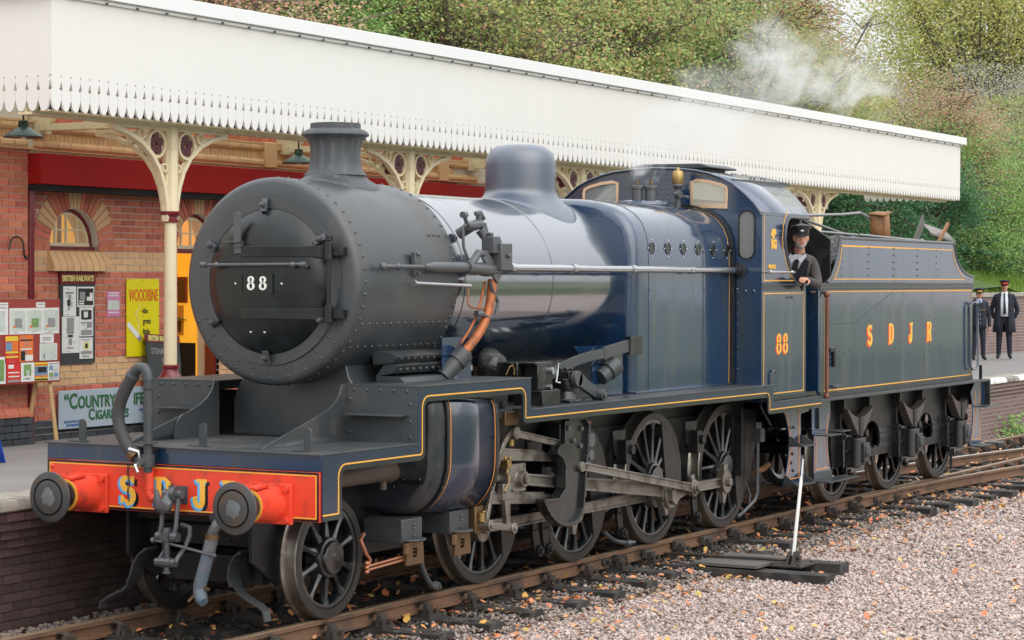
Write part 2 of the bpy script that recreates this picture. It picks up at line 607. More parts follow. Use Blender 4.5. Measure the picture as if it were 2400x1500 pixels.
def ribbon(pts, w):
    """outline polygon of a 2-D polyline of constant or varying width"""
    n = len(pts)
    ws = w if isinstance(w, (list, tuple)) else [w] * n
    L_, R_ = [], []
    for i in range(n):
        a, b = pts[max(0, i - 1)], pts[min(n - 1, i + 1)]
        dx, dy = b[0] - a[0], b[1] - a[1]
        l = math.hypot(dx, dy) or 1
        nx, ny = -dy / l, dx / l
        k = 1.0
        if 0 < i < n - 1:
            d1 = (pts[i][0] - a[0], pts[i][1] - a[1])
            l1 = math.hypot(*d1) or 1
            k = 1 / max(0.5, abs((-d1[1] / l1) * nx + (d1[0] / l1) * ny))
        L_.append((pts[i][0] + nx * ws[i] / 2 * k, pts[i][1] + ny * ws[i] / 2 * k))
        R_.append((pts[i][0] - nx * ws[i] / 2 * k, pts[i][1] - ny * ws[i] / 2 * k))
    return L_, R_


def strip(g, pts, w, axis, lo, hi, mi=0, closed=False):
    """flat strip along a polyline, in the plane perpendicular to axis, between lo and hi"""
    if closed:
        pts = list(pts) + [pts[0], pts[1]]
    L_, R_ = ribbon(pts, w)
    rng = range(1, len(pts) - 1) if closed else range(len(pts) - 1)
    if closed:
        L_[0], R_[0] = L_[-2], R_[-2]
        L_[-1], R_[-1] = L_[1], R_[1]
    rng = range(0, len(pts) - 2) if closed else range(len(pts) - 1)
    for i in rng:
        g.prism([L_[i], R_[i], R_[i + 1], L_[i + 1]], axis, lo, hi, mi)
    return g


def rrect(x0, z0, x1, z1, r, n=4):
    return arc(x1 - r, z1 - r, r, 0, 90, n) + arc(x0 + r, z1 - r, r, 90, 180, n) + arc(x0 + r, z0 + r, r, 180, 270, n) + arc(x1 - r, z0 + r, r, 270, 360, n)


def text_mesh(body, size, bold=0.0, depth=0.0015, xs=1.0, align='LEFT', space=1.0):
    cu = bpy.data.curves.new('txt', 'FONT')
    cu.body = body
    cu.size = size
    cu.offset = bold
    cu.extrude = depth
    cu.align_x = align
    cu.space_character = space
    cu.resolution_u = 4
    o = bpy.data.objects.new('txt', cu)
    COL.objects.link(o)
    dg = bpy.context.evaluated_depsgraph_get()
    me = bpy.data.meshes.new_from_object(o.evaluated_get(dg))
    bpy.data.objects.remove(o)
    bpy.data.curves.remove(cu)
    me.transform(Matrix.Diagonal((xs, 1, 1, 1)))
    me.materials.clear()
    return me


def text(name, body, size, org, xdir, mat, parent, bold=0.0, xs=1.0, align='LEFT', updir=(0, 0, 1), depth=0.0015, space=1.0, kind=None):
    """flat lettering: org = left end of the baseline (world), xdir = reading direction"""
    me = text_mesh(body, size, bold, depth, xs, align, space)
    X = Vector(xdir).normalized()
    U = Vector(updir)
    U = (U - X * U.dot(X)).normalized()
    Z = X.cross(U)
    mt = Matrix((X, U, Z)).transposed().to_4x4()
    mt.translation = Vector(org) - off(parent)
    me.transform(mt)
    me.materials.append(mat)
    me.name = name
    o = obj(name, me, parent)
    return o
# ------------------------------------------------------------------ ground, ballast, track
def in_view(x, y, z, mx=0.12, my=0.12):
    d = Vector((x, y, z)) - Vector(CAM_POS)
    zz = d.dot(fw)
    if zz < 1:
        return False
    f = 80.558 / 36.0
    a, b = f * d.dot(r2) / zz, f * d.dot(u2) / zz
    return abs(a) < 0.5 * (1 + mx) and abs(b) < 0.3125 * (1 + my)


def in_view_np(P, mx=0.12, my=0.12):
    d = P - np.array(CAM_POS)
    zz = d @ np.array(fw)
    f = 80.558 / 36.0
    a = f * (d @ np.array(r2)) / np.maximum(zz, .1)
    b = f * (d @ np.array(u2)) / np.maximum(zz, .1)
    return (zz > 1) & (np.abs(a) < 0.5 * (1 + mx)) & (np.abs(b) < 0.3125 * (1 + my)), zz


def np_mesh(name, V, F, mat):
    """F: (n,k) array of equal-size faces"""
    me = bpy.data.meshes.new(name)
    n, k = F.shape
    me.vertices.add(len(V))
    me.vertices.foreach_set('co', V.astype(np.float32).ravel())
    me.loops.add(n * k)
    me.loops.foreach_set('vertex_index', F.astype(np.int32).ravel())
    me.polygons.add(n)
    me.polygons.foreach_set('loop_start', np.arange(0, n * k, k, dtype=np.int32))
    me.polygons.foreach_set('loop_total', np.full(n, k, dtype=np.int32))
    me.update(calc_edges=True)
    me.validate()
    me.materials.append(mat)
    return me


def ramp_mat(name, cols, rough=0.85, noise=0.0, bump=0.0, trans=0.0):
    """each loose piece takes its own colour from the ramp"""
    mt = bpy.data.materials.new(name)
    mt.use_nodes = True
    N, L = mt.node_tree.nodes, mt.node_tree.links
    b = N['Principled BSDF']
    b.inputs['Roughness'].default_value = rough
    ge = N.new('ShaderNodeNewGeometry')
    rp = N.new('ShaderNodeValToRGB')
    rp.color_ramp.interpolation = 'LINEAR'
    e = rp.color_ramp.elements
    for i, c in enumerate(cols):
        if i < 2:
            q = e[i]
            q.position = i / (len(cols) - 1)
        else:
            q = e.new(i / (len(cols) - 1))
        q.color = (*c, 1)
    for i in range(len(cols)):
        e[i].position = i / (len(cols) - 1)
        e[i].color = (*cols[i], 1)
    L.new(ge.outputs['Random Per Island'], rp.inputs['Fac'])
    cur = rp.outputs['Color']
    if noise > 0:
        tc = N.new('ShaderNodeTexCoord')
        no = N.new('ShaderNodeTexNoise')
        no.inputs['Scale'].default_value = noise
        L.new(tc.outputs['Object'], no.inputs['Vector'])
        hs = N.new('ShaderNodeHueSaturation')
        mr = N.new('ShaderNodeMapRange')
        mr.inputs['To Min'].default_value = 0.72
        mr.inputs['To Max'].default_value = 1.28
        L.new(no.outputs['Fac'], mr.inputs['Value'])
        L.new(mr.outputs[0], hs.inputs['Value'])
        L.new(cur, hs.inputs['Color'])
        cur = hs.outputs['Color']
    L.new(cur, b.inputs['Base Color'])
    if trans > 0:
        b.inputs['Transmission Weight'].default_value = 0
        b.inputs['Subsurface Weight'].default_value = 0
        tr = N.new('ShaderNodeBsdfTranslucent')
        L.new(cur, tr.inputs['Color'])
        ms = N.new('ShaderNodeMixShader')
        ms.inputs['Fac'].default_value = trans
        L.new(b.outputs[0], ms.inputs[1])
        L.new(tr.outputs[0], ms.inputs[2])
        L.new(ms.outputs[0], N['Material Output'].inputs['Surface'])
    return mt


GRAVEL = ramp_mat('gravel stone', [(0.22, 0.175, 0.16), (0.52, 0.415, 0.37), (0.62, 0.53, 0.495), (0.44, 0.325, 0.275), (0.66, 0.57, 0.53), (0.34, 0.285, 0.27), (0.56, 0.455, 0.41), (0.62, 0.46, 0.375), (0.16, 0.13, 0.125), (0.48, 0.39, 0.36)], 0.85, .9)
OILSTONE = ramp_mat('oily ballast stone', [(0.022, 0.02, 0.018), (0.06, 0.052, 0.046), (0.035, 0.03, 0.028), (0.11, 0.088, 0.07), (0.04, 0.035, 0.03)], 0.6, 15)
SIDESTONE = ramp_mat('grey ballast stone', [(0.16, 0.13, 0.115), (0.27, 0.22, 0.20), (0.22, 0.18, 0.165), (0.33, 0.25, 0.20), (0.20, 0.17, 0.16)], 0.8, 15)
MIXSTONE = ramp_mat('mixed shoulder stone', [(0.10, 0.085, 0.075), (0.26, 0.21, 0.185), (0.40, 0.32, 0.28), (0.18, 0.15, 0.135), (0.50, 0.41, 0.36), (0.07, 0.06, 0.055)], 0.8, 1.2)
LEAFM = ramp_mat('fallen leaf', [(0.66, 0.20, 0.06), (0.72, 0.30, 0.14), (0.62, 0.24, 0.10), (0.50, 0.16, 0.07), (0.76, 0.44, 0.10), (0.62, 0.30, 0.18), (0.70, 0.36, 0.20), (0.55, 0.42, 0.10)], 0.6, 0)

ICO_V = []
ph = (1 + 5 ** .5) / 2
for a in (-1, 1):
    for b in (-ph, ph):
        ICO_V += [(0, a, b), (a, b, 0), (b, 0, a)]
ICO_V = np.array(ICO_V) / math.sqrt(1 + ph * ph)
ICO_F = []
for i in range(12):
    for j in range(i + 1, 12):
        for k in range(j + 1, 12):
            if all(abs(np.linalg.norm(ICO_V[p] - ICO_V[q]) - 1.0515) < .02 for p, q in ((i, j), (j, k), (i, k))):
                nrm = np.cross(ICO_V[j] - ICO_V[i], ICO_V[k] - ICO_V[i])
                ICO_F.append((i, j, k) if nrm @ ICO_V[i] > 0 else (i, k, j))
ICO_F = np.array(ICO_F)
OCT_V = np.array([(1, 0, 0), (-1, 0, 0), (0, 1, 0), (0, -1, 0), (0, 0, 1), (0, 0, -1)], float)
OCT_F = np.array([(0, 2, 4), (2, 1, 4), (1, 3, 4), (3, 0, 4), (2, 0, 5), (1, 2, 5), (3, 1, 5), (0, 3, 5)])


def rand_rot(n):
    q = RNG.normal(size=(n, 4))
    q /= np.linalg.norm(q, axis=1)[:, None]
    w, x, y, z = q.T
    return np.stack([np.stack([1 - 2 * (y * y + z * z), 2 * (x * y - z * w), 2 * (x * z + y * w)], -1),
                     np.stack([2 * (x * y + z * w), 1 - 2 * (x * x + z * z), 2 * (y * z - x * w)], -1),
                     np.stack([2 * (x * z - y * w), 2 * (y * z + x * w), 1 - 2 * (x * x + y * y)], -1)], 1)


def stones(name, P, R_, mat, label, cat='gravel'):
    n = len(P)
    V = OCT_V[None] + RNG.uniform(-.42, .42, (n, 6, 3))
    V = V * RNG.uniform(.55, 1.35, (n, 1, 3))
    V = np.einsum('nij,nkj->nki', rand_rot(n), V) * R_[:, None, None] * 1.12
    V[:, :, 2] *= 0.72
    V += P[:, None, :]
    F = (OCT_F[None] + 6 * np.arange(n)[:, None, None]).reshape(-1, 3)
    me = np_mesh(name, V.reshape(-1, 3), F, mat)
    o = obj(name, me)
    return tag(o, label, cat, kind='stuff')


GZ = -0.285
g = G()
g.sheet([[(x, y, GZ) for y in (-400, -60, -20, -8.6, -1, 1.7, 12, 60, 400)] for x in (-400, -60, -5, 20, 60, 150, 900)], flip=True)
GROUND = M('trackside ground', (0.42, 0.35, 0.32), 0.9, var=0.35, scale=22, dirt=((0.22, 0.18, 0.16), 0.4, 9), bump=0.6, bscale=45)
tag(g.build('ground', GROUND, angle=0), kind='structure')

# loose gravel field in front of the line
def scatter(n, x0, x1, y0, y1, mx=0.2, my=0.25):
    P = np.stack([RNG.uniform(x0, x1, n), RNG.uniform(y0, y1, n), np.full(n, GZ)], 1)
    ok, zz = in_view_np(P, mx, my)
    return P[ok], zz[ok]


P, zz = scatter(900000, -4, 42, -10, -1.0, 0.08, 0.10)
keep = RNG.random(len(P)) < np.clip((21.0 / zz) ** 1.7, 0, 1)
P, zz = P[keep], zz[keep]
near_track = P[:, 1] > -1.5
keep = ~near_track | (RNG.random(len(P)) < 0.8)
P, zz = P[keep], zz[keep]
R_ = 0.0125 * np.clip(np.exp(RNG.normal(0, .36, len(P))), .5, 2.0) * np.clip(zz / 21, 1, 1.45)
P[:, 2] += R_ * RNG.uniform(0.2, 1.0, len(P)) + RNG.uniform(0, .010, len(P))
print('gravel stones', len(P))
stones('gravel', P, R_, GRAVEL, 'loose pinkish grey gravel covering the ground in front of the track')
P, zz = scatter(60000, -2.5, 34, -1.45, 1.2, 0.1, 0.1)
R_ = RNG.uniform(0.012, 0.03, len(P))
P[:, 2] += R_ * RNG.uniform(0, 1, len(P)) + np.where(P[:, 1] < -.6, 0.07, 0.045) - np.clip(-1.2 - P[:, 1], 0, 1) * .18
stones('oily_ballast', P, R_, OILSTONE, 'black oily ballast and cinders lying between the rails', 'ballast')
P, zz = scatter(30000, -3, 40, -1.62, -0.86, 0.1, 0.1)
k = RNG.random(len(P)) < np.clip((-0.80 - P[:, 1]) / .6, 0, 1)
P = P[k]
R_ = RNG.uniform(0.011, 0.026, len(P))
P[:, 2] += R_ * RNG.uniform(0, 1, len(P)) + .078 - np.clip(-1.35 - P[:, 1], 0, 1) * .16
stones('shoulder_ballast', P, R_, MIXSTONE, 'mixed grey and brown ballast filling between the sleeper ends', 'ballast')
P, zz = scatter(9000, -3, 30, 0.9, 1.62, 0.1, 0.1)
R_ = RNG.uniform(0.018, 0.042, len(P))
P[:, 2] += R_ * 0.5 + 0.08 + (P[:, 1] - .9) * .05
stones('side_ballast', P, R_, SIDESTONE, 'grey ballast heaped between the far rail and the platform wall', 'ballast')

# fallen leaves
def leaves(name, P, S, mat, label):
    n = len(P)
    base = np.array([(-.5, 0, 0), (-.15, -.32, .05), (.25, -.3, .10), (.55, 0, .04), (.25, .3, .12), (-.15, .32, .02)])
    V = np.repeat(base[None], n, 0) * RNG.uniform(.7, 1.2, (n, 1, 3))
    a = RNG.uniform(0, 2 * PI, n)
    tl = RNG.normal(0, .35, (n, 2))
    ca, sa = np.cos(a), np.sin(a)
    X = V[:, :, 0] * ca[:, None] - V[:, :, 1] * sa[:, None]
    Y = V[:, :, 0] * sa[:, None] + V[:, :, 1] * ca[:, None]
    Z = V[:, :, 2] + X * tl[:, :1] + Y * tl[:, 1:]
    V = np.stack([X, Y, Z], -1) * S[:, None, None] + P[:, None, :]
    F = (np.array([[0, 1, 2, 3], [0, 3, 4, 5]])[None] + 6 * np.arange(n)[:, None, None]).reshape(-1, 4)
    o = obj(name, np_mesh(name, V.reshape(-1, 3), F, mat))
    tag(o, label, 'leaves', kind='stuff')


P1, z1 = scatter(16000, -2, 40, -9, -0.85)
k = RNG.random(len(P1)) < np.where(P1[:, 1] > -2.1, 1.0, 0.17)
P1 = P1[k]
P2, z2 = scatter(1700, -2, 30, -1.0, 1.5)
P2[:, 2] += 0.05
P1 = np.concatenate([P1, P2])
P1[:, 2] += np.where(P1[:, 1] > -1.5, 0.105, 0.045) + RNG.uniform(0, .02, len(P1))
leaves('fallen_leaves', P1, RNG.uniform(.035, .085, len(P1)), LEAFM, 'orange and yellow autumn leaves scattered over gravel and sleepers')

# ---- rails
RPROF = [(-.035, -.006), (-.029, 0), (.029, 0), (.035, -.006), (.034, -.04), (.010, -.052), (.010, -.112), (.033, -.122), (.034, -.145), (-.034, -.145), (-.033, -.122), (-.010, -.112), (-.010, -.052), (-.034, -.04)]


def rail(path, name, parent, top=RAILT):
    g = G()
    n = len(RPROF)
    vs_ = []
    for i, p in enumerate(path):
        a, b = path[max(0, i - 1)], path[min(len(path) - 1, i + 1)]
        t = Vector((b[0] - a[0], b[1] - a[1], 0)).normalized()
        s_ = Vector((-t.y, t.x, 0))
        for (yy, z) in RPROF:
            vs_.append((p[0] + s_.x * yy, p[1] + s_.y * yy, z))
    fs, ms = [], []
    for i in range(len(path) - 1):
        for k in range(n):
            k2 = (k + 1) % n
            fs.append((i * n + k, (i + 1) * n + k, (i + 1) * n + k2, i * n + k2))
            ms.append(1 if k in (0, 1, 2) else 0)
    fs.append(tuple(range(n)))
    ms.append(0)
    g.v, g.f, g.m = vs_, fs, ms
    return g.build(name, [RAILS, top], parent)


track = thing('railway_track', None, None, (5, 0, 0))
tag(track, kind='structure')
RY = 0.7525
rail([(-7 + 3.0 * i, -RY) for i in range(40)], 'rail', track)
rail([(-7 + 3.0 * i, RY) for i in range(40)], 'rail', track)


def div(x):
    return 0.085 + 0.0092 * (min(x, 27) - 12.5) ** 2 + max(0, x - 27) * 0.267


rail([(12.9 + i * .8, -RY - div(12.9 + i * .8)) for i in range(60)], 'rail', track, RAILT)
rail([(15.0 + i * .8, RY - div(15.0 + i * .8)) for i in range(58)], 'rail', track, RAILB)

slp = G().box((-.125, -2.6, -.17), (.125, 0, 0)).mesh('sleeper', WOODD)
gk = G().bar((0, 0, 0), (.16, 0, .004), .045, .085).mesh('key', KEYW)
gch = G()
gch.box((-.10, -.19, 0), (.10, .19, .03))
gch.prism([(-.075, .03), (.075, .03), (.05, .105), (-.05, .105)], 'y', -.135, -.095)
gch.prism([(-.075, .03), (.075, .03), (.05, .09), (-.05, .09)], 'y', .05, .08)
for sx in (-.06, .06):
    gch.cyl((sx, -.165, .03), (sx, -.165, .075), .02, n=8)
mch = gch.mesh('chair', IRONR)
gsp = G()
for k in range(3):
    gsp.tube([(0.02 * k - .03, .055 * cos(a), .03 + .042 * sin(a)) for a in np.linspace(0, 5.2, 9)], .012, 6)
msp = gsp.mesh('spring key', IRONR)
ST = -.165
x, i = -3.57, 0
while x < 48:
    jit = random.uniform(-.05, .05)
    e = -1.50 + random.uniform(-.09, .05)
    if x > 9.6:
        e = -1.42 - max(0, x - 11) * .055 + random.uniform(-.1, .06)
        if x > 17:
            e = -1.6 - div(x) * .9 + random.uniform(-.08, .08)
    lever_t = 6.6 < x < 7.6
    if lever_t:
        e = -2.80 if x < 7.0 else -2.68
    yl = 1.32 - e
    s_ = obj('sleeper', slp, track, (x + jit, e + yl, ST + random.uniform(-.008, .004)))
    s_.scale = (1, yl / 2.6, 1)
    s_.rotation_euler = (random.uniform(-.004, .004), 0, random.uniform(-.015, .015))
    for yy in (-RY, RY):
        if yy > 0 and not in_view(x, yy, 0, 0, .2):
            continue
        if yy > 0 and 2.5 < x < 19:
            continue
        sub = [(mch, 'chair', (x + jit, yy, ST), None)]
        sub.append((gk, 'key', (x + jit - .08, yy - .065, ST + .085), None) if x > 6.3 else (msp, 'spring_key', (x + jit, yy - .065, ST + .055), None))
        for (me_, nm, lc, _) in sub:
            c = bpy.data.objects.new(nm, me_)
            COL.objects.link(c)
            c.parent = s_
            c.matrix_parent_inverse = Matrix.Translation(-Vector((0, 0, 0)))
            c.location = (lc[0] - (x + jit), (lc[1] - (e + yl)) / (yl / 2.6), lc[2] - ST)
            c.scale = (1, 2.6 / yl, 1)
    x += 0.74
    i += 1
# fishplate at the rail joint
gf = G()
gf.prism([(5.83, -.055), (6.35, -.055), (6.35, -.105), (5.83, -.105)], 'y', -RY - .034, -RY - .010)
gf.prism([(5.83, -.105), (6.35, -.105), (6.35, -.125), (5.83, -.125)], 'y', -RY - .05, -RY - .010)
for k in range(4):
    gf.cyl((5.9 + k * .127, -RY - .075, -.08), (5.9 + k * .127, -RY - .03, -.08), .018, n=6)
gf.build('fishplate', IRONR, track, bevel=.003)

# ---- point lever with its boards
pl = thing('point_lever', 'white hand lever on long timbers beside the track', 'lever', (7.12, -2.27, ST))
g = G()
g.bar((7.14, -2.27, ST + .10), (7.35, -2.27, .82 - .1), .022, .05, h1=.038)
g.build('lever_arm', WHITE, pl, bevel=.004)
G().tube([(7.345, -2.27, .70), (7.39, -2.27, .90)], [.018, .014], 8).build('lever_grip', STEEL, pl)
g = G()
g.box((6.95, -2.42, ST + .002), (7.38, -2.08, ST + .022))
g.prism([(7.02, ST + .02), (7.28, ST + .02), (7.2, ST + .15), (7.1, ST + .15)], 'y', -2.31, -2.285)
g.prism([(7.02, ST + .02), (7.28, ST + .02), (7.2, ST + .15), (7.1, ST + .15)], 'y', -2.255, -2.23)
g.cyl((7.15, -2.34, ST + .09), (7.15, -2.20, ST + .09), .03, n=10)
for dx in (0, .36):
    for dy in (0, .28):
        g.cyl((6.98 + dx, -2.39 + dy, ST + .02), (6.98 + dx, -2.39 + dy, ST + .045), .018, n=6)
g.build('lever_base', IRONR, pl, bevel=.003)
g = G()
g.box((6.70, -2.06, ST + .006), (7.66, -1.35, ST + .034))
o = g.build('walkway_board', WOODG)
tag(o, 'grey weathered board lying across the timbers by the point lever', 'board')
g = G()
g.tube([(7.1, -2.2, ST + .06), (7.1, -.85, ST + .05)], .016, 8)
g.build('pull_rod', IRONR, pl)

# ------------------------------------------------------------------ platform
PZ = 0.94
pf = thing('platform', None, None, (20, 3, PZ))
tag(pf, kind='structure')
g = G()
g.box((-12, 1.93, PZ - .3), (95, 6.0, PZ))
g.build('surface', ASPH, pf, angle=0)
g = G()
g.box((-12, 1.64, -.8), (95, 1.93, PZ - .10))
BRK = bpy.data.materials.new('platform brick courses')
BRK.use_nodes = True
N, L = BRK.node_tree.nodes, BRK.node_tree.links
tc = N.new('ShaderNodeTexCoord')
mp = N.new('ShaderNodeMapping')
mp.inputs['Rotation'].default_value = (PI / 2, 0, 0)
bt = N.new('ShaderNodeTexBrick')
bt.inputs['Scale'].default_value = 1.0
bt.inputs['Brick Width'].default_value = .225
bt.inputs['Row Height'].default_value = .075
bt.inputs['Mortar Size'].default_value = .009
bt.inputs['Color1'].default_value = (.16, .095, .09, 1)
bt.inputs['Color2'].default_value = (.22, .135, .125, 1)
bt.inputs['Mortar'].default_value = (.27, .235, .22, 1)
L.new(tc.outputs['Object'], mp.inputs['Vector'])
L.new(mp.outputs['Vector'], bt.inputs['Vector'])
L.new(bt.outputs['Color'], N['Principled BSDF'].inputs['Base Color'])
N['Principled BSDF'].inputs['Roughness'].default_value = .8
g.build('core', DMORT, pf, angle=0)
g = G()
g.box((9, 1.60, -.8), (95, 1.64, PZ - .17))
g.build('brick_face', BRK, pf, angle=0)
for k, dy in enumerate((.03, .06, .10)):
    G().box((9, 1.47 + dy, PZ - .10 - .075 * (k + 1)), (95, 1.6 + .02, PZ - .104 - .075 * k)).build('corbel_course', BRK, pf, angle=0)
brk = G().box((-.1065, 0, 0), (.1065, .06, .066)).mesh('brick', PLUMBR)
for k in range(14):
    z = PZ - .105 - .0745 * (k + 1)
    yb = (1.475, 1.50, 1.53, 1.56, 1.59)[k] if k < 5 else 1.60
    xx = -1.35 + (.1125 if k % 2 else 0)
    while xx < 2.75:
        b = obj('brick', brk, pf, (xx, yb + random.uniform(-.003, .004), z))
        b.rotation_euler = (random.uniform(-.01, .01), random.uniform(-.006, .006), random.uniform(-.008, .008))
        xx += .2235
    G().box((-12, yb + .02, z), (9, 1.66, z + .0745)).build('bed_joint', DMORT, pf, angle=0)
# coping stones
cs = G().prism([(1.45, PZ - .045), (1.475, PZ - .008), (1.51, PZ), (1.93, PZ), (1.93, PZ - .1), (1.47, PZ - .1), (1.45, PZ - .085)], 'x', 0, .744)
mcs = cs.mesh('coping stone', COPE, (0, 0, 0))
nose = G().prism([(1.447, PZ - .05), (1.472, PZ - .006), (1.51, PZ + .002), (1.60, PZ + .002), (1.60, PZ - .05)], 'x', .02, .72)
nose.prism([(1.447, PZ - .05), (1.50, PZ - .05), (1.50, PZ - .098), (1.447, PZ - .088)], 'x', .02, .72)
mns = nose.mesh('white edge', COPEW)
for i in range(100):
    xx = -3.2 + .75 * i
    c = obj('coping_stone', mcs, pf, (xx, random.uniform(-.004, .004), random.uniform(-.004, .003)))
    if xx > 19 and (i % 3) != 1:
        n_ = obj('white_edge', mns, c, (xx, off(c).y, off(c).z))

# the grassy rise opposite, where the picture was taken from
rows = [[(x, y, z) for y, z in ((-8.9, -.32), (-9.8, .1), (-10.6, .95), (-13, 1.0), (-20, .7), (-35, .4), (-60, 1.5), (-90, 4))] for x in (-150, -60, -20, 0, 20, 60, 150)]
g = G()
g.sheet(rows)
tag(g.build('grass_bank', M('mown grass', (.13, .155, .07), .9, var=.35, scale=2.5, dirt=((.20, .18, .12), .5, .8), bump=.4, bscale=30)), kind='structure')
# ------------------------------------------------------------------ station building
WY, PY = 5.68, 5.45           # window wall plane, pier plane
bld = thing('station_building', 'red brick station building with buff bands and arched windows under the canopy', 'building', (9, 6, PZ))


def wall_box(x0, x1, y0, y1, z0, z1, name='wall'):
    return G().box((x0, y0, z0), (x1, y1, z1)).build(name, MORTAR, bld, angle=0)


D0 = .012
wall_box(4.3, 5.14, WY + D0, WY + .35, PZ, 4.75)
wall_box(5.14, 5.98, WY + D0, WY + .35, PZ, 3.02)
wall_box(5.98, 7.43, WY + D0, WY + .35, PZ, 4.75)
wall_box(8.27, 28.3, WY + D0, WY + .35, PZ, 4.75)
# walls above the two arches
for xc in (5.56, 7.85):
    g = G()
    g.prism([(xc - .42, 3.08)] + [(xc + .42 * cos(a), 3.08 + .42 * sin(a)) for a in np.linspace(PI, 0, 13)][1:-1] + [(xc + .42, 3.08), (xc + .42, 4.75), (xc - .42, 4.75)], 'y', WY + D0, WY + .35)
    g.build('wall', MORTAR, bld, angle=0)
wall_box(-8, 4.52, PY + D0, WY + .35, PZ, 4.75)
wall_box(4.3, 28.3, PY + .10, WY + D0 - .002, 4.12, 4.75)      # upper wall carried over the recess
G().box((-8, WY + .37, PZ), (7.39, 12, 5.75)).box((8.31, WY + .37, PZ), (28.3, 12, 5.75)).box((7.39, WY + .37, 3.62), (8.31, 12, 5.75)).box((7.39, 9.2, PZ), (8.31, 12, 3.62)).build('building_core', MORTAR, bld, angle=0)
# course kinds
def kind_at(z):
    k = int((z - PZ + .01) / .0745)
    if k < 3:
        return 'blue'
    if 8 <= k <= 11 or 25 <= k <= 27:
        return 'buff'
    return 'red'


bmesh_ = {}
for kn, mt in (('red', BRICK), ('buff', BUFF), ('blue', BLUEBR)):
    bmesh_[kn] = G().box((-.5, 0, 0), (.5, .05, .0625)).mesh(kn + ' brick', mt, angle=0)
places = []      # (priority, kind, x, y, z, length)


def blocked(x0, x1, z, holes):
    segs = [(x0, x1)]
    for h in holes:
        n_ = []
        lo, hi = h(z + .032)
        for a, b in segs:
            if hi <= a or lo >= b:
                n_.append((a, b))
            else:
                if lo - a > .02:
                    n_.append((a, lo))
                if b - hi > .02:
                    n_.append((hi, b))
        segs = n_
    return segs


def rect_hole(x0, x1, z0, z1):
    return lambda z: (x0, x1) if z0 < z < z1 else (1e9, 1e9)


def arch_hole(xc, r, z0, zb=None):
    def f(z):
        if zb is not None and zb < z <= z0:
            return (xc - .42, xc + .42)
        if z0 < z < z0 + r:
            w = math.sqrt(r * r - (z - z0) ** 2)
            return (xc - w, xc + w)
        return (1e9, 1e9)
    return f


def lay(x0, x1, y, z0, nc, holes=(), kindf=kind_at, pri=0.0):
    for k in range(nc):
        z = z0 + .0745 * k
        x = x0 - (.112 if k % 2 else 0)
        while x < x1 - .01:
            a, b = max(x, x0), min(x + .212, x1)
            if b - a > .03:
                for s0, s1 in blocked(a, b, z, holes):
                    places.append((pri + .01 * abs(s0 - 5.8), kindf(z), (s0 + s1) / 2, y, z, s1 - s0))
            x += .2245


lay(4.60, 8.9, WY, PZ, 43, [arch_hole(5.56, .70, 3.08, 3.02), arch_hole(7.85, .70, 3.08, PZ)])
lay(-.5, 4.515, PY, PZ + .38, 38, [], lambda z: 'red', 1.0)
lay(-.5, 4.56, PY - .05, PZ, 4, [], lambda z: 'blue', 1.1)
lay(-.5, 14.5, PY + .088, 4.40, 4, [], lambda z: 'red', 0.5)
lay(8.9, 14, WY, PZ, 43, [], kind_at, 5)
places.sort(key=lambda p: p[0])
gb = {'red': G(), 'buff': G(), 'blue': G()}
for i, (pr, kn, x, y, z, l) in enumerate(places):
    yy = y + random.uniform(-.003, .003)
    if i < 300:
        b = obj('brick', bmesh_[kn], bld, (x, yy, z))
        b.scale = (l, 1, 1)
    else:
        gb[kn].box((x - l / 2, yy, z), (x + l / 2, yy + .05, z + .0645))
for kn, mt in (('red', BRICK), ('buff', BUFF), ('blue', BLUEBR)):
    gb[kn].build({'red': 'brickwork', 'buff': 'buff_brickwork', 'blue': 'plinth_brickwork'}[kn], mt, bld, angle=0, kind='stuff')
# pier plinth cap
g = G()
x = 4.56 - .225 * 20
while x < 4.5:
    g.prism([(PY - .05, 1.24), (PY + .02, 1.24), (PY + .02, 1.335), (PY - .004, 1.335), (PY - .05, 1.275)], 'x', x, min(x + .215, 4.56))
    x += .225
g.build('plinth_cap', BRICK, bld, angle=0)
# string course: two roll mouldings with a soldier course between
sold = G().box((-.033, 0, 0), (.033, .05, .095)).mesh('soldier', BUFF, angle=0)
roll = G().lathe([(0, .05), (.215, .05)], (0, 0, 0), 'x', 10).mesh('roll', BUFF)


def string(x0, x1, y):
    n = int((x1 - x0) / .0745)
    for i in range(n):
        if x0 + i * .0745 > 13.5:
            break
        obj('soldier_brick', sold, bld, (x0 + .035 + i * .0745, y - .03 + random.uniform(-.002, .002), 4.20))
    for i in range(int((x1 - x0) / .224)):
        for z in (4.155, 4.345):
            r = obj('roll_brick', roll, bld, (x0 + i * .224, y - .03, z))
    G().box((x0, y - .01, 4.1), (x1, y + .12, 4.40)).build('string_course', MORTAR, bld, angle=0)
    G().box((x0, y - .075, 4.38), (x1, y + .1, 4.405)).build('string_course', BUFF, bld, angle=0)
    G().box((x0, y - .055, 4.095), (x1, y + .1, 4.112)).build('string_course', BUFF, bld, angle=0)


string(-.5, 4.56, PY - .02)
string(4.56, 14.4, PY + .07)
for xx in (9.0, 13.2):
    G().box((xx - .13, PY - .03, 4.09), (xx + .13, PY + .07, 4.41)).build('corbel_block', BUFF, bld, bevel=.015)

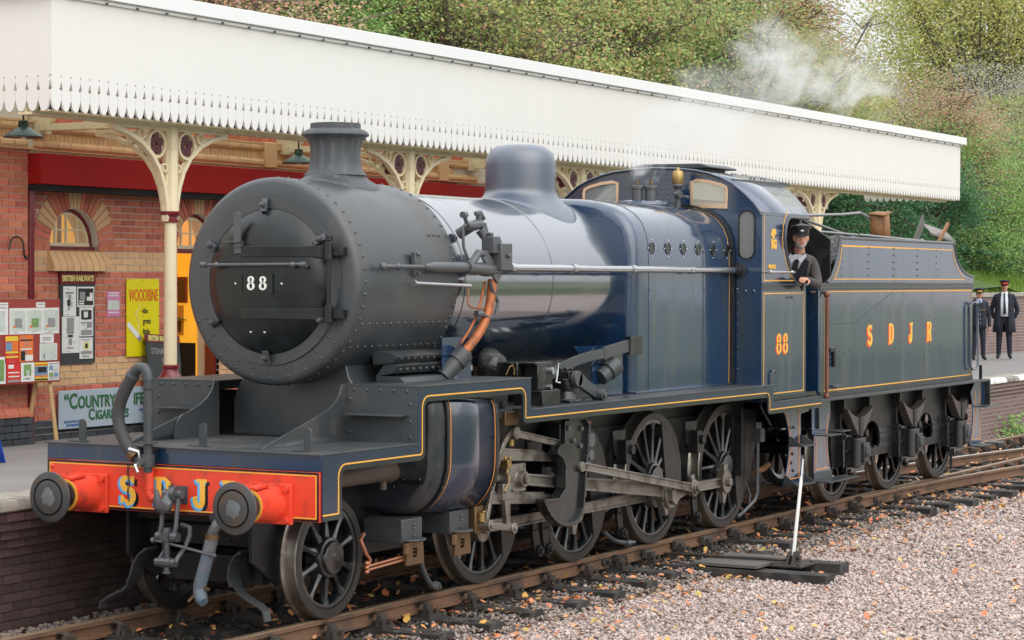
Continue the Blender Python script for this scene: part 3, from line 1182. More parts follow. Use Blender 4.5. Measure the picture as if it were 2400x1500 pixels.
# arches, windows, doorway
def arch(xc, lit, base):
    n = 23
    for i in range(n):
        a0, a1 = PI - PI * i / n - .012, PI - PI * (i + 1) / n + .012
        q = [(xc + r * cos(a), 3.08 + r * sin(a)) for r, a in ((.425, a0), (.695, a0), (.695, a1), (.425, a1))]
        mt = BUFF if i in (3, 4, 5, 10, 11, 12, 17, 18, 19) else BRICK
        G().prism(q, 'y', WY - .006 + random.uniform(-.002, .002), WY + .1).build('voussoir', mt, bld, angle=0)
    g = G()
    strip(g, [(xc + .40 * cos(a), 3.08 + .40 * sin(a)) for a in np.linspace(PI, 0, 17)], .045, 'y', WY + .10, WY + .17)
    g.box((xc - .42, WY + .06, 3.02), (xc + .42, WY + .17, 3.075))
    fr = g.build('window_frame' if base else 'fanlight_frame', MAROON, bld)
    g = G()
    strip(g, [(xc + .362 * cos(a), 3.09 + .362 * sin(a)) for a in np.linspace(PI, 0, 17)], .04, 'y', WY + .11, WY + .15)
    g.box((xc - .38, WY + .10, 3.076), (xc + .38, WY + .15, 3.115))
    for dx in (-.19, 0, .19):
        g.box((xc + dx - .011, WY + .115, 3.11), (xc + dx + .011, WY + .14, 3.08 + math.sqrt(.36 ** 2 - dx * dx)))
    g.box((xc - .34, WY + .112, 3.25), (xc + .34, WY + .138, 3.268))
    g.build('glazing_bars', CREAM, fr)
    g = G()
    g.prism([(xc + .37 * cos(a), 3.085 + .37 * sin(a)) for a in np.linspace(PI, 0, 17)], 'y', WY + .124, WY + .128)
    g.build('pane', GLASS, fr, angle=0)


arch(5.56, True, True)
arch(7.85, True, False)
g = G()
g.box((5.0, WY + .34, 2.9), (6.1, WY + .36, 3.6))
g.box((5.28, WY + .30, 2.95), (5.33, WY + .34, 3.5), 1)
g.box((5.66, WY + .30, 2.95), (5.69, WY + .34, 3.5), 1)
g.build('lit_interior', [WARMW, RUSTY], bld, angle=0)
# buff window sill of sloping blocks
for i in range(9):
    x0 = 5.10 + i * .111
    G().prism([(WY - .02, 3.015), (WY + .1, 3.04), (WY + .1, 2.80), (WY - .10, 2.80), (WY - .10, 2.87)], 'x', x0, x0 + .101).build('sill_brick', BUFF, bld, angle=0)
INK_ = M('dark picture', (.10, .05, .015), .6, var=.5, scale=12)
OCHREP = M('yellowed paper', (.72, .36, .05), .7, var=.15, scale=9)
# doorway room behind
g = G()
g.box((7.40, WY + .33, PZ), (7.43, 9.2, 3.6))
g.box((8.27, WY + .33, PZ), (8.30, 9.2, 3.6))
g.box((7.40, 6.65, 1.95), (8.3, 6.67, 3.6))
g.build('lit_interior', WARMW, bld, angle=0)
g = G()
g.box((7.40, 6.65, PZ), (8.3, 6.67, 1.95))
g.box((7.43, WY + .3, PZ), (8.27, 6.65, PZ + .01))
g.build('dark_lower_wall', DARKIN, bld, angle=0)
g = G()
for z in (1.42, 1.48, 1.62):
    g.box((7.5, 6.35, z), (8.27, 6.47, z + .025))
g.build('bench_slat', PINE, bld)
g = G()
g.box((8.24, 6.16, 2.42), (8.268, 6.44, 2.74))
g.box((8.236, 6.19, 2.45), (8.242, 6.41, 2.71), 1)
g.build('picture_frame', [MAROON, INK_], bld, angle=0)
G().box((8.262, 6.22, 2.02), (8.268, 6.42, 2.39)).build('notice', OCHREP, bld, angle=0)
G().box((8.255, 6.26, 2.06), (8.263, 6.38, 2.2)).build('notice_picture', INK_, bld, angle=0)
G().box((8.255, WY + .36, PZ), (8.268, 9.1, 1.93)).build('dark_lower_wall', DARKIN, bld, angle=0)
for xx in (7.44, 8.26):
    G().box((xx - .02, WY + .05, PZ), (xx + .02, WY + .2, 3.03)).build('door_frame', MAROON, bld)

# crimson signboard with its posts
sb = G()
sb.box((4.52, 5.27, 3.725), (12.9, PY + .02, 4.055))
sb.box((12.9, 5.31, 3.74), (14.6, PY + .02, 4.05))
sb.build('signboard', REDBEAM, bld, bevel=.008)
g = G()
g.box((4.52, 5.30, 3.66), (12.9, PY + .1, 3.722))
g.build('dark_strip', DARKIN, bld)  # dark strip along the underside of the signboard
for xx in (4.525, 12.8):
    G().box((xx, PY - .02, PZ), (xx + .075, PY + .06, 3.66)).build('post', MAROON, bld, bevel=.005)
G().box((4.6, PY + .06, 4.06), (12.9, WY, 4.115)).build('soffit', CREAM, bld, angle=0)
hk = thing('wall_hook', 'curly black iron hook on the brick pier', 'hook', (4.3, PY, 3.1))
G().tube([(4.17, 5.41, 3.02)] + [(4.29 + .11 * cos(a), 5.41, 3.06 + .10 * sin(a)) for a in np.linspace(PI, .2, 9)] + [(4.41, 5.41, 2.95), (4.44, 5.41, 2.915), (4.47, 5.42, 2.93), (4.47, 5.44, 2.96)], .009, 6).build('iron_bar', BLK, hk)

# ------------------------------------------------------------------ canopy
FY, CY = 3.55, 3.90
FB, FT = 4.33, 5.47
cano = thing('station_canopy', 'cream boarded platform canopy with a pierced saw-tooth valance', 'canopy', (16, 4.5, 4.3))
PIT = .1425
h = PIT / 2


def board_outline(zt):
    # right half then mirrored: rounded tooth, notch, slit, arrow opening, small hole
    R = [(0, 0), (.018, .003), (.034, .014), (.046, .032), (.054, .055), (.060, .078), (.067, .094), (h - .0016, .116), (h - .0016, .196),
         (h - .025, .205), (h - .016, .228), (h - .007, .262), (h - .00008, .288), (h - .00008, .316), (h - .009, .322), (h - .009, .334), (h - .00008, .340), (h - .00008, zt)]
    return R + [(-x, z) for x, z in R[::-1] if x > 0]


bm_ = G().prism(board_outline(FT - FB), 'y', 0, .024).mesh('fascia board', FASC, angle=0)
FX0, FX1 = 2.66, 30.40
n = int(round((FX1 - FX0) / PIT))
for i in range(n):
    b = obj('fascia_board', bm_, cano, (FX0 + h + i * PIT, FY + random.uniform(-.0003, .0003), FB + random.uniform(-.003, .003)))
for xe, rot in ((FX0 + .024, PI / 2), (FX1 - .024, -PI / 2)):
    for i in range(14):
        b = obj('fascia_board', bm_, cano, (xe, FY + .0245 + h + i * PIT, FB + random.uniform(-.003, .003)))
        b.rotation_euler = (0, 0, rot)
g = G()
g.prism([(FX0 - .12, FT - .01), (FX1 + .25, FT - .01), (FX1 + .25, FT + .135), (FX0 - .12, FT + .135)], 'y', FY - .07, FY + .04)
g.box((FX0 - .12, FY + .04, FT - .01), (FX0 - .01, 5.6, FT + .135))
g.box((FX1 + .02, FY + .04, FT - .01), (FX1 + .25, 5.6, FT + .135))
g.build('capping', CAPM, cano, bevel=.006)
g = G()
g.box((FX0 - .05, FY - .03, FT - .05), (FX1 + .1, FY + .0, FT - .012))
g.build('moulding', FASC, cano, bevel=.006)
for i in range(58):
    G().cyl((FX0 + .3 + i * .48, FY - .03, FT - .045), (FX0 + .3 + i * .48, FY - .055, FT - .045), .013, n=6).build('bolt', GREYST, cano)
G().box((FX0 + .03, FY + .055, FB + .10), (FX1 - .03, FY + .075, FT)).build('added_backing', CREAM, cano, angle=0)  # added behind the fascia so its cutouts look shaded
RGL = bpy.data.materials.new('translucent roof sheet')  # unseen roof, made translucent so daylight brightens the wall below
RGL.use_nodes = True
_n, _l = RGL.node_tree.nodes, RGL.node_tree.links
_t = _n.new('ShaderNodeBsdfTranslucent')
_t.inputs['Color'].default_value = (.80, .82, .80, 1)
_l.new(_t.outputs[0], _n['Material Output'].inputs['Surface'])
for i in range(28):
    G().box((FX0 + i * .99, FY + .05, FT + .06), (FX0 + i * .99 + .96, 5.9, FT + .066)).build('translucent_roof', RGL, cano, angle=0)
    G().box((FX0 + i * .99 - .025, FY + .05, FT + .02), (FX0 + i * .99 + .025, 5.9, FT + .09)).build('glazing_bar', CREAM, cano, angle=0)
g = G()
g.box((FX0 + .02, CY - .09, 4.30), (FX1 - .02, CY + .09, 4.33))
g.box((FX0 + .02, CY - .02, 4.33), (FX1 - .02, CY + .02, 4.63))
g.box((FX0 + .02, FY + .06, 4.325), (FX1 - .02, FY + .16, 4.345))
g.build('beam', CREAM, cano, bevel=.004)
G().box((FX0 + .05, FY + .10, 4.346), (FX1 - .05, FY + .2, 4.40)).build('gutter', BLK, cano)

# trusses from the wall to the column line
for xx in (4.70, 9.40, 14.05, 18.7, 23.4):
    g = G()
    g.box((xx - .05, CY, 4.30), (xx + .05, WY, 4.375))
    g.box((xx - .05, CY, 4.585), (xx + .05, WY, 4.62))
    for y0 in (4.15, 4.75):
        g.bar((xx, y0, 4.36), (xx, y0 + .3, 4.6), .06, .05, (1, 0, 0))
        g.bar((xx, y0 + .6, 4.36), (xx, y0 + .3, 4.6), .06, .05, (1, 0, 0))
    g.box((xx - .14, 5.40, 4.27), (xx + .14, WY - .13, 4.62))
    for dy in (4.4, 4.5):
        for sx in (-1,):
            g.dome((xx - .05, dy, 4.337), (-1, 0, 0), .014)
    g.build('truss', CREAM, cano, bevel=.004)

# columns
def ring(g, c, r, w, axis_pl, y0, y1, n=14):
    for i in range(n):
        a0, a1 = 2 * PI * i / n, 2 * PI * (i + 1) / n
        q = [(c[0] + rr * cos(a), c[1] + rr * sin(a)) for rr, a in ((r - w, a0), (r, a0), (r, a1), (r - w, a1))]
        g.prism(q, axis_pl, y0, y1)
    return g


def spandrel():
    """one openwork bracket in local (s along arm, z); built along +x at the origin"""
    g = G()
    pts = [(.07, -.98), (.085, -.80), (.125, -.62), (.20, -.45), (.32, -.30), (.50, -.17), (.72, -.085), (.98, -.03)]
    strip(g, pts, .045, 'y', -.035, .035)
    ring(g, (.255, -.175), .150, .026, 'y', -.03, .03, 16)
    ring(g, (.505, -.085), .065, .02, 'y', -.025, .025, 12)
    ring(g, (.115, -.42), .050, .02, 'y', -.025, .025, 12)
    g.box((.04, -.03, -.03), (.98, .03, 0))
    strip(g, [(.08, -.5), (.09, -.62), (.085, -.78)], .02, 'y', -.02, .02)
    strip(g, [(.38, -.22), (.43, -.15)], .02, 'y', -.02, .02)
    return g


def flower():
    g = G()
    for k in range(5):
        a = PI / 2 + 2 * PI * k / 5
        c = (.255 + .070 * cos(a), -.175 + .070 * sin(a))
        q = [(c[0] + .050 * cos(t), c[1] + .050 * sin(t)) for t in np.linspace(0, 2 * PI, 11)[:-1]]
        g.prism(q, 'y', -.012, .012)
    return g


DKRED = M('flower dark red', (0.09, 0.010, 0.016), 0.4, var=0.1)
col_proto = thing('canopy_column', 'cream cast iron canopy column with maroon cap, nearest to the easel', 'column', (4.97, CY, PZ), 'cast iron columns carrying the canopy')
col_proto['label'] = 'first cream column, standing before the doorway and chalkboard'
cx = 4.97
g = G()
g.lathe([(.865, .069), (1.5, .067), (2.37, .064)], (cx, CY, PZ), 'z', 20)
g.build('shaft', CREAM, col_proto)
g = G()
g.lathe([(.70, .132), (.735, .132), (.755, .112), (.79, .088), (.825, .082), (.84, .094), (.866, .094), (.872, .07)], (cx, CY, PZ), 'z', 24)
g.build('base_moulding', MAROON, col_proto)
g = G()
g.box((cx - .125, CY - .125, PZ), (cx + .125, CY + .125, PZ + .70))
g.build('pedestal', MAROON, col_proto, bevel=.01)
g = G()
g.lathe([(2.365, .066), (2.375, .088), (2.395, .09), (2.41, .076), (2.43, .076), (2.45, .104), (2.475, .112), (2.487, .112), (2.489, .08)], (cx, CY, PZ), 'z', 24)
g.build('capital', MAROON, col_proto)
g = G()
g.lathe([(2.487, .085), (2.7, .082), (3.36, .08)], (cx, CY, PZ), 'z', 8)
g.build('upper_shaft', CREAM, col_proto)
for ang in (0, PI, PI / 2):
    mtx = Matrix.Translation((cx, CY, 4.30)) @ Matrix.Rotation(ang, 4, 'Z')
    br = spandrel().xf(mtx).build('bracket', CREAM, col_proto, bevel=.003)
    flower().xf(mtx).build('flower', DKRED, br)
for i, (xx, lb) in enumerate(((9.76, 'cream column whose brackets show above the smokebox, behind the chimney'), (14.40, 'cream column showing between the steam dome and the cab front'), (19.0, 'cream column hidden behind the cab roof'), (23.50, 'cream column rising behind the tender coal, last under the canopy'))):
    if xx == 19.0:
        continue
    copy_tree(col_proto, (xx, CY, PZ), None, lb)

# pendant lamps
def lamp(x, y, z, label):
    t = thing('pendant_lamp', label, 'lamp', (x, y, z + .3), 'green enamel lamps hanging under the canopy')
    g = G()
    g.lathe([(0, .205), (.012, .203), (.035, .175), (.085, .095), (.105, .055), (.17, .050), (.175, .03), (.178, .001)], (x, y, z), 'z', 28)
    g.build('lamp_shade', LAMPG, t)
    G().lathe([(.002, .198), (.03, .17), (.08, .09), (.09, .001)], (x, y, z), 'z', 24, flip=True).build('shade_lining', WHITE, t)
    G().ell((x, y, z + .03), (.035, .035, .05)).build('bulb', WHITE, t)
    G().tube([(x, y, z + .17), (x, y, z + .50)], .010, 6).build('drop_rod', BLK, t)
    return t


lamp(3.467, 4.6, 4.14, 'green enamel lamp hanging at the canopy end above the brick pier')
lamp(8.386, 4.6, 4.10, 'green enamel lamp hanging behind the engine chimney')

# ------------------------------------------------------------------ signs on the wall
def panel(parent, name, x0, x1, z0, z1, y, mat, th=.012, bevel=0):
    return G().box((x0, y, z0), (x1, y + th, z1)).build(name, mat, parent, angle=0, bevel=bevel)


INK = M('printing ink black', (0.02, 0.02, 0.02), 0.6, var=0.1)
INKG = M('printing ink grey', (0.30, 0.30, 0.30), 0.6, var=0.3, scale=14)
PAPER = M('white paper', (0.78, 0.78, 0.76), 0.6, var=0.03)
CARDB = M('blackboard', (0.045, 0.052, 0.055), 0.75, var=0.3, scale=3)
ENAMY = M('yellow enamel', (0.83, 0.72, 0.012), 0.22, coat=0.5, var=0.05)
ENAMB = M('pale blue enamel', (0.42, 0.50, 0.58), 0.22, coat=0.5, var=0.05)
PINK = M('pink paper', (0.62, 0.22, 0.42), 0.5, var=0.1)
LYEL = M('pale yellow lettering', (0.80, 0.70, 0.25), 0.5, var=0.05)
GRN = M('sign letter green', (0.02, 0.14, 0.045), 0.4, var=0.1)
SBLUE = M('small blue print', (0.05, 0.15, 0.45), 0.5, var=0.1)
ORANGEP = M('orange poster print', (0.85, 0.20, 0.04), 0.5, var=0.25, scale=7)
REDP = M('red poster print', (0.70, 0.035, 0.03), 0.5, var=0.15, scale=8)
YELP = M('yellow poster print', (0.85, 0.62, 0.05), 0.5, var=0.1)
GREENP = M('green poster picture', (0.20, 0.34, 0.12), 0.5, var=0.5, scale=9)
PALEP = M('pale watercolour print', (0.58, 0.64, 0.58), 0.5, var=0.35, scale=11)
BLUEP = M('blue poster picture', (0.18, 0.30, 0.45), 0.5, var=0.5, scale=9)
REDBOARD = M('red display board', (0.33, 0.055, 0.04), 0.6, var=0.08)
X1 = (1, 0, 0)

# BRITISH RAILWAYS poster board
t = thing('poster_board', 'dark poster board headed BRITISH RAILWAYS below the arched window', 'poster board', (5.58, WY, 1.77))
y = WY - .03
panel(t, 'backboard', 5.283, 5.875, 1.77, 2.675, y, CARDB, .03)
panel(t, 'header', 5.278, 5.88, 2.655, 2.79, y - .004, MAROON, .034)
text('lettering', 'BRITISH RAILWAYS', .088, (5.305, y - .008, 2.690), X1, LYEL, t, .003, .72, space=1.0)


def paper(parent, x0, x1, z0, z1, y, mat, bits):
    p = panel(parent, 'poster', x0, x1, z0, z1, y, mat, .003)
    w, hh = x1 - x0, z1 - z0
    dpt = .0008
    for (a0, a1, b0, b1, mm) in bits:
        dpt += .0007
        G().box((x0 + a0 * w, y - dpt, z0 + b0 * hh), (x0 + a1 * w, y + .001, z0 + b1 * hh)).build('print', mm, p, angle=0)
    if w > .12:
        g = G()
        for k in range(int(hh / .014)):
            if random.random() < .45:
                zz = z0 + hh * .04 + k * .013
                a_ = x0 + w * random.uniform(.08, .4)
                b_ = min(x1 - w * .06, a_ + w * random.uniform(.2, .55))
                g.box((a_, y - .0007, zz), (b_, y + .001, zz + .005))
        if g.v:
            g.build('print_lines', INKG, p, angle=0, kind='stuff')
    return p


paper(t, 5.325, 5.54, 2.30, 2.63, y - .005, PAPER, [(.2, .8, .76, .80, INK), (.38, .6, .55, .72, INKG), (.3, .55, .35, .55, INK), (.35, .5, .22, .35, INKG), (.62, .68, .3, .5, INKG)])
paper(t, 5.56, 5.855, 2.40, 2.625, y - .005, PAPER, [(.06, .94, .08, .92, INK), (.15, .45, .35, .75, INKG), (.55, .9, .3, .7, PAPER), (.55, .72, .5, .75, INK), (.1, .38, .12, .2, PAPER), (.1, .4, .25, .31, PAPER)])
paper(t, 5.60, 5.835, 2.07, 2.395, y - .005, PAPER, [(.12, .88, .58, .9, INK), (.3, .6, .65, .85, PAPER), (.1, .5, .44, .5, INKG), (.55, .9, .3, .5, INKG), (.1, .9, .05, .22, INKG)])
paper(t, 5.30, 5.595, 1.89, 2.295, y - .006, PAPER, [(.28, .68, .52, .97, INKG), (.34, .62, .43, .5, INK), (.38, .56, .22, .40, INKG), (.3, .66, .12, .16, INKG)])
paper(t, 5.60, 5.83, 1.82, 2.055, y - .005, PAPER, [(.1, .8, .88, .92, INKG), (.3, .7, .45, .78, LYEL), (.4, .6, .5, .72, INK), (.1, .9, .22, .36, INKG), (.2, .7, .08, .14, INKG)])

# pink leaflet
t = thing('leaflet', 'small pink leaflet taped to the brick between poster board and yellow sign', 'leaflet', (6.23, WY, 2.28))
panel(t, 'sheet', 6.116, 6.346, 2.285, 2.575, WY - .006, PINK, .004)
G().box((6.13, WY - .009, 2.36), (6.33, WY - .005, 2.47)).build('print', PALEP, t, angle=0)
for zz in (2.545, 2.515, 2.325):
    G().box((6.14, WY - .009, zz), (6.32, WY - .005, zz + .012)).build('print', PAPER, t, angle=0)

# WOODBINE enamel sign
t = thing('enamel_sign', 'tall yellow enamel sign reading WOODBINE in red', 'sign', (6.74, WY, 1.81))
y = WY - .03
panel(t, 'enamel_plate', 6.445, 7.045, 1.815, 2.715, y, ENAMY, .02, .006)
text('lettering', 'WOODBINE', .195, (6.475, y - .003, 2.46), X1, ORED, t, .001, .505)
for wd, zz, xx in (('-the', 2.315, 6.71), ('great', 2.195, 6.735), ('little', 2.075, 6.735), ('cigarette', 1.955, 6.735)):
    text('lettering', wd, .095, (xx, y - .003, zz), X1, INK, t, .001, .74)
g = G()
g.bar((6.452, y - .004, 2.20), (6.66, y - .004, 2.035), .004, .062)
ci = g.build('cigarette_picture', WHITE, t, angle=0)
G().bar((6.645, y - .006, 2.05), (6.69, y - .006, 2.012), .004, .062).build('ash', INKG, ci, angle=0)
g = G()
strip(g, [(6.66, 2.07), (6.63, 2.13), (6.67, 2.2), (6.62, 2.27), (6.60, 2.32), (6.66, 2.36), (6.69, 2.42)], .014, 'y', y - .004, y - .001)
g.build('smoke_picture', LYEL, ci, angle=0)
for xx in (6.46, 6.74, 7.03):
    for zz in (1.83, 2.28, 2.70):
        G().dome((xx, y, zz), (0, -1, 0), .008).build('screw', GREYST, t)

# COUNTRY LIFE sign, slightly askew near the ground
t = thing('enamel_sign', 'long pale blue enamel sign reading COUNTRY LIFE CIGARETTES low on the wall', 'sign', (6.05, WY, 1.07))
y = WY - .06
panel(t, 'enamel_plate', 5.22, 6.98, 1.05, 1.475, y, ENAMB, .02, .006)
for ch, sz, xx in (('\u201cC', .235, 5.30), ('OUNTRY L', .185, 5.535), ('IFE\u201d', .185, 6.52)):
    text('lettering', ch, sz, (xx, y - .004, 1.275), X1, GRN, t, .004, .86)
    text('lettering', ch, sz, (xx + .012, y - .002, 1.267), X1, INKG, t, .004, .86)
for ch, sz, xx in (('C', .175, 5.72), ('IGARETTES', .14, 5.84)):
    text('lettering', ch, sz, (xx, y - .004, 1.135), X1, GRN, t, .004, .86)
text('lettering', 'JOHN PLAYER & SONS', .042, (5.30, y - .004, 1.115), X1, SBLUE, t, 0, .75)
text('lettering', 'NOTTINGHAM', .042, (5.34, y - .004, 1.075), X1, SBLUE, t, 0, .75)
text('lettering', 'PURE VIRGINIA', .042, (6.62, y - .004, 1.19), X1, SBLUE, t, 0, .75)
text('lettering', 'TOBACCO', .042, (6.68, y - .004, 1.15), X1, SBLUE, t, 0, .75)

# chalkboard
t = thing('chalkboard', 'leaning chalkboard headed BRITISH RAILWAYS beside the doorway', 'chalkboard', (6.95, 5.45, PZ))
mt_ = Matrix.Translation((6.95, 5.45, PZ)) @ Matrix.Rotation(math.radians(3.2), 4, 'Y') @ Matrix.Rotation(math.radians(-7), 4, 'X')


def tilted(name, a, b, mat):
    return G().box(a, b).xf(mt_).build(name, mat, t, angle=0)


tilted('board', (-.31, -.012, 0), (.31, .012, 1.04), CARDB)
tilted('header', (-.315, -.016, 1.035), (.315, .014, 1.13), MAROON)


def ttext(body, size, x, z, mat, xs=.7, bold=.001):
    me = text_mesh(body, size, bold, .001, xs)
    X, U, Z = mt_.to_3x3() @ Vector((1, 0, 0)), mt_.to_3x3() @ Vector((0, 0, 1)), mt_.to_3x3() @ Vector((0, -1, 0))
    q = Matrix((X, U, Z)).transposed().to_4x4()
    q.translation = mt_ @ Vector((x, -.0185 if z > 1.03 else -.014, z)) - off(t)
    me.transform(q)
    me.materials.append(mat)
    obj('lettering', me, t)


ttext('BRITISH RAILWAYS', .085, -.285, 1.055, LYEL, .68, .003)
ttext('STEAM', .10, -.24, .90, INKG, .8)
ttext('SAT', .09, -.05, .80, INKG, .8)

# easel with leaflets
t = thing('display_easel', 'red display board covered with railway leaflets on a pine easel', 'display board', (4.3, 5.2, PZ))
y = 5.2
bx0, bx1, bz0, bz1 = 3.02, 4.74, 1.61, 2.50
panel(t, 'board', bx0, bx1, bz0, bz1, y, REDBOARD, .02)
for (xt, xb) in ((3.15, 2.95), (4.52, 4.72)):
    G().bar((xt, y + .045, bz1 - .3), (xb, y + .03, PZ), .05, .022, (1, 0, 0)).build('leg', PINE, t, bevel=.003)
    G().bar((xt, y + .035, bz1 - .3), (xt, y + .28, PZ), .05, .022, (1, 0, 0)).build('leg', PINE, t, bevel=.003)
yb = y - .006
W1, H1 = .235, .275
# top row: pale watercolour engines
for k, mm in enumerate((PALEP, GREENP, PALEP)):
    x0 = 3.93 + k * .262
    paper(t, x0, x0 + .262, 2.13, 2.405, yb, PAPER, [(.06, .95, .12, .9, PALEP), (.3, .75, .25, .6, GREENP if k == 1 else INKG), (.2, .35, .25, .33, ORANGEP)])
paper(t, 3.42, 3.91, 2.13, 2.405, yb, PAPER, [(.1, .9, .12, .9, PALEP)])
for x0 in (3.77, 4.35):
    paper(t, x0, x0 + .14, 2.41, 2.465, yb, PAPER, [(.1, .9, .55, .7, INKG)])
# middle row
paper(t, 3.86, 4.07, 1.83, 2.12, yb, REDP, [(.03, .97, .80, .97, YELP), (.05, .5, .45, .75, BLUEP), (.5, .95, .45, .78, ORANGEP), (.05, .95, .36, .43, YELP), (.05, .95, .2, .26, YELP)])
paper(t, 4.085, 4.30, 1.84, 2.12, yb, ORANGEP, [(.05, .95, .78, .84, INK), (.1, .9, .45, .5, PAPER), (.1, .4, .05, .4, INK), (.4, .97, .03, .25, PAPER)])
paper(t, 4.41, 4.63, 2.03, 2.125, yb, PAPER, [(.2, .8, .55, .65, INKG), (.2, .8, .3, .4, INKG)])
paper(t, 4.40, 4.68, 1.845, 2.025, yb - .004, PAPER, [(.05, .95, .05, .95, PALEP), (.2, .3, .1, .4, INKG)])
# bottom row
paper(t, 3.89, 4.10, 1.625, 1.825, yb, REDP, [(.1, .5, .75, .95, PAPER), (.1, .9, .5, .56, PAPER), (.1, .9, .3, .36, PAPER), (.05, .95, .03, .15, INKG)])
paper(t, 4.11, 4.32, 1.63, 1.83, yb, PAPER, [(.2, .75, .3, .9, GREENP), (.4, .6, .3, .6, PALEP), (.3, .7, .15, .2, INKG)])
paper(t, 4.33, 4.53, 1.63, 1.825, yb, YELP, [(.0, 1, .3, .8, BLUEP), (.2, .9, .45, .75, INK), (.0, 1, .22, .30, ORANGEP), (.0, 1, .04, .12, INK), (0, 1, .86, .9, REDP)])
paper(t, 4.535, 4.72, 1.63, 1.825, yb, PAPER, [(.1, .45, .55, .8, BLUEP), (.55, .9, .55, .8, PALEP), (.1, .45, .2, .42, GREENP), (.55, .9, .2, .42, BLUEP), (.1, .9, .88, .93, INKG), (.1, .9, .1, .14, INKG)])
paper(t, 3.64, 3.87, 1.62, 1.9, yb, PAPER, [(.1, .9, .1, .9, GREENP)])

# blue folding board at the picture edge
BLUB = M('blue sign paint', (0.012, 0.07, 0.42), 0.4, var=0.1)
t = thing('sandwich_board', 'bright blue folding board standing on the platform', 'sandwich board', (2.2, 4.3, PZ))
for sg in (-1, 1):
    G().bar((2.20 + sg * .03, 4.3, PZ + .80), (2.20 + sg * .30, 4.3, PZ), .62, .02, (0, 1, 0)).build('panel', BLUB, t, bevel=.004)
    G().bar((2.20 + sg * .19, 3.985, PZ + .3), (2.20 + sg * .205, 4.615, PZ + .3), .03, .05, (1, 0, 0)).build('rail', BLUB, t)
# retaining wall beyond the building, with its coping and bank
rw = thing('retaining_wall', 'long low plum brick retaining wall along the back of the platform', 'wall', (50, 5.7, PZ))
o = G().box((28.5, 5.72, PZ - .3), (95, 6.1, 2.32)).build('brick_face', BRK, rw, angle=0)
G().box((28.4, 5.66, 2.32), (95, 6.16, 2.42)).build('coping', COPE, rw, bevel=.01)
# ------------------------------------------------------------------ the engine
LOCO = thing('steam_locomotive', 'dark blue and black eight-coupled steam engine numbered 88 standing at the platform', 'steam locomotive', (5, 0, 0))
HB = 1.331
ZC = 2.70


def prt(g, name, mat, parent=LOCO, bevel=0.0, angle=35, label=None, kind=None):
    return g.build(name, mat, parent, angle, bevel, label, None, kind)


# frames
g = G()
for sy in (-1, 1):
    g.prism([(.1, .52), (.45, .30), (1.5, .42), (9.9, .42), (10.1, .9), (10.1, 1.24), (.1, 1.24)], 'y', sy * .60 - .015, sy * .60 + .015)
g.box((3.1, -.585, .95), (3.3, .585, 1.25))
g.box((1.55, -.585, .75), (2.9, .585, 1.4))
g.box((5.5, -.585, .6), (8.6, .585, 1.35))
prt(g, 'frame', FRM)
# buffer beam
g = G()
g.box((-.022, -1.32, .878), (.02, 1.32, 1.258))
bb = prt(g, 'buffer_beam', RED, bevel=.004)
g = G()
for z in (.882, 1.240):
    g.box((-.0245, -1.318, z), (-.0215, 1.318, z + .016))
for yy in (-1.318, 1.302):
    g.box((-.0245, yy, .898), (-.0215, yy + .016, 1.240))
prt(g, 'border', BLK, bb, angle=0)
g = G()
for z in (.902, 1.226):
    g.box((-.0245, -1.298, z), (-.0215, 1.298, z + .010))
for yy in (-1.298, 1.288):
    g.box((-.0245, yy, .912), (-.0215, yy + .010, 1.226))
prt(g, 'lining', YEL, bb, angle=0)
g = G()
g.dome((-.022, 1.27, 1.205), (-1, 0, 0), .022)
prt(g, 'bolt', RED, bb)
g = G()
g.box((-.004, -HB, 1.262), (.008, HB, 1.385))
prt(g, 'front_plate', BLUE, bevel=.002)

# footplate and valance
g = G()
g.box((-.035, -HB - .012, 1.386), (1.385, HB + .012, 1.398))
g.box((1.37, -HB - .012, 1.847), (3.305, -.63, 1.859))
g.box((1.37, .63, 1.847), (3.305, HB + .012, 1.859))
g.box((3.29, -HB - .012, 1.567), (8.87, HB + .012, 1.579))
g.box((8.85, -HB - .012, 1.379), (10.30, HB + .012, 1.391))
prt(g, 'footplate', GREYBLK, bevel=.003)
val = [(0, .885)] + [(.262, .885)] + arc(.262 + .05, 1.205, .05, 180, 90, 5) + [(1.42, 1.255)] + arc(1.42, 1.255 + .075, .075, -90, 0, 5) \
    + arc(1.495 + .05, 1.675, .05, 180, 90, 5) + arc(3.10, 1.675, .05, 90, 0, 5) + arc(3.15 + .06, 1.52 - .0, .06, 180, 270, 5)[0:] \
    + [(8.68, 1.445)] + arc(8.66, 1.40, .045, 90, 0, 4) + arc(8.705 + .05, 1.31, .05, 180, 270, 4) + [(10.29, 1.26), (10.29, 1.378), (8.862, 1.378), (8.862, 1.566), (3.297, 1.566), (3.297, 1.846), (1.378, 1.846), (1.378, 1.385), (0, 1.385)]
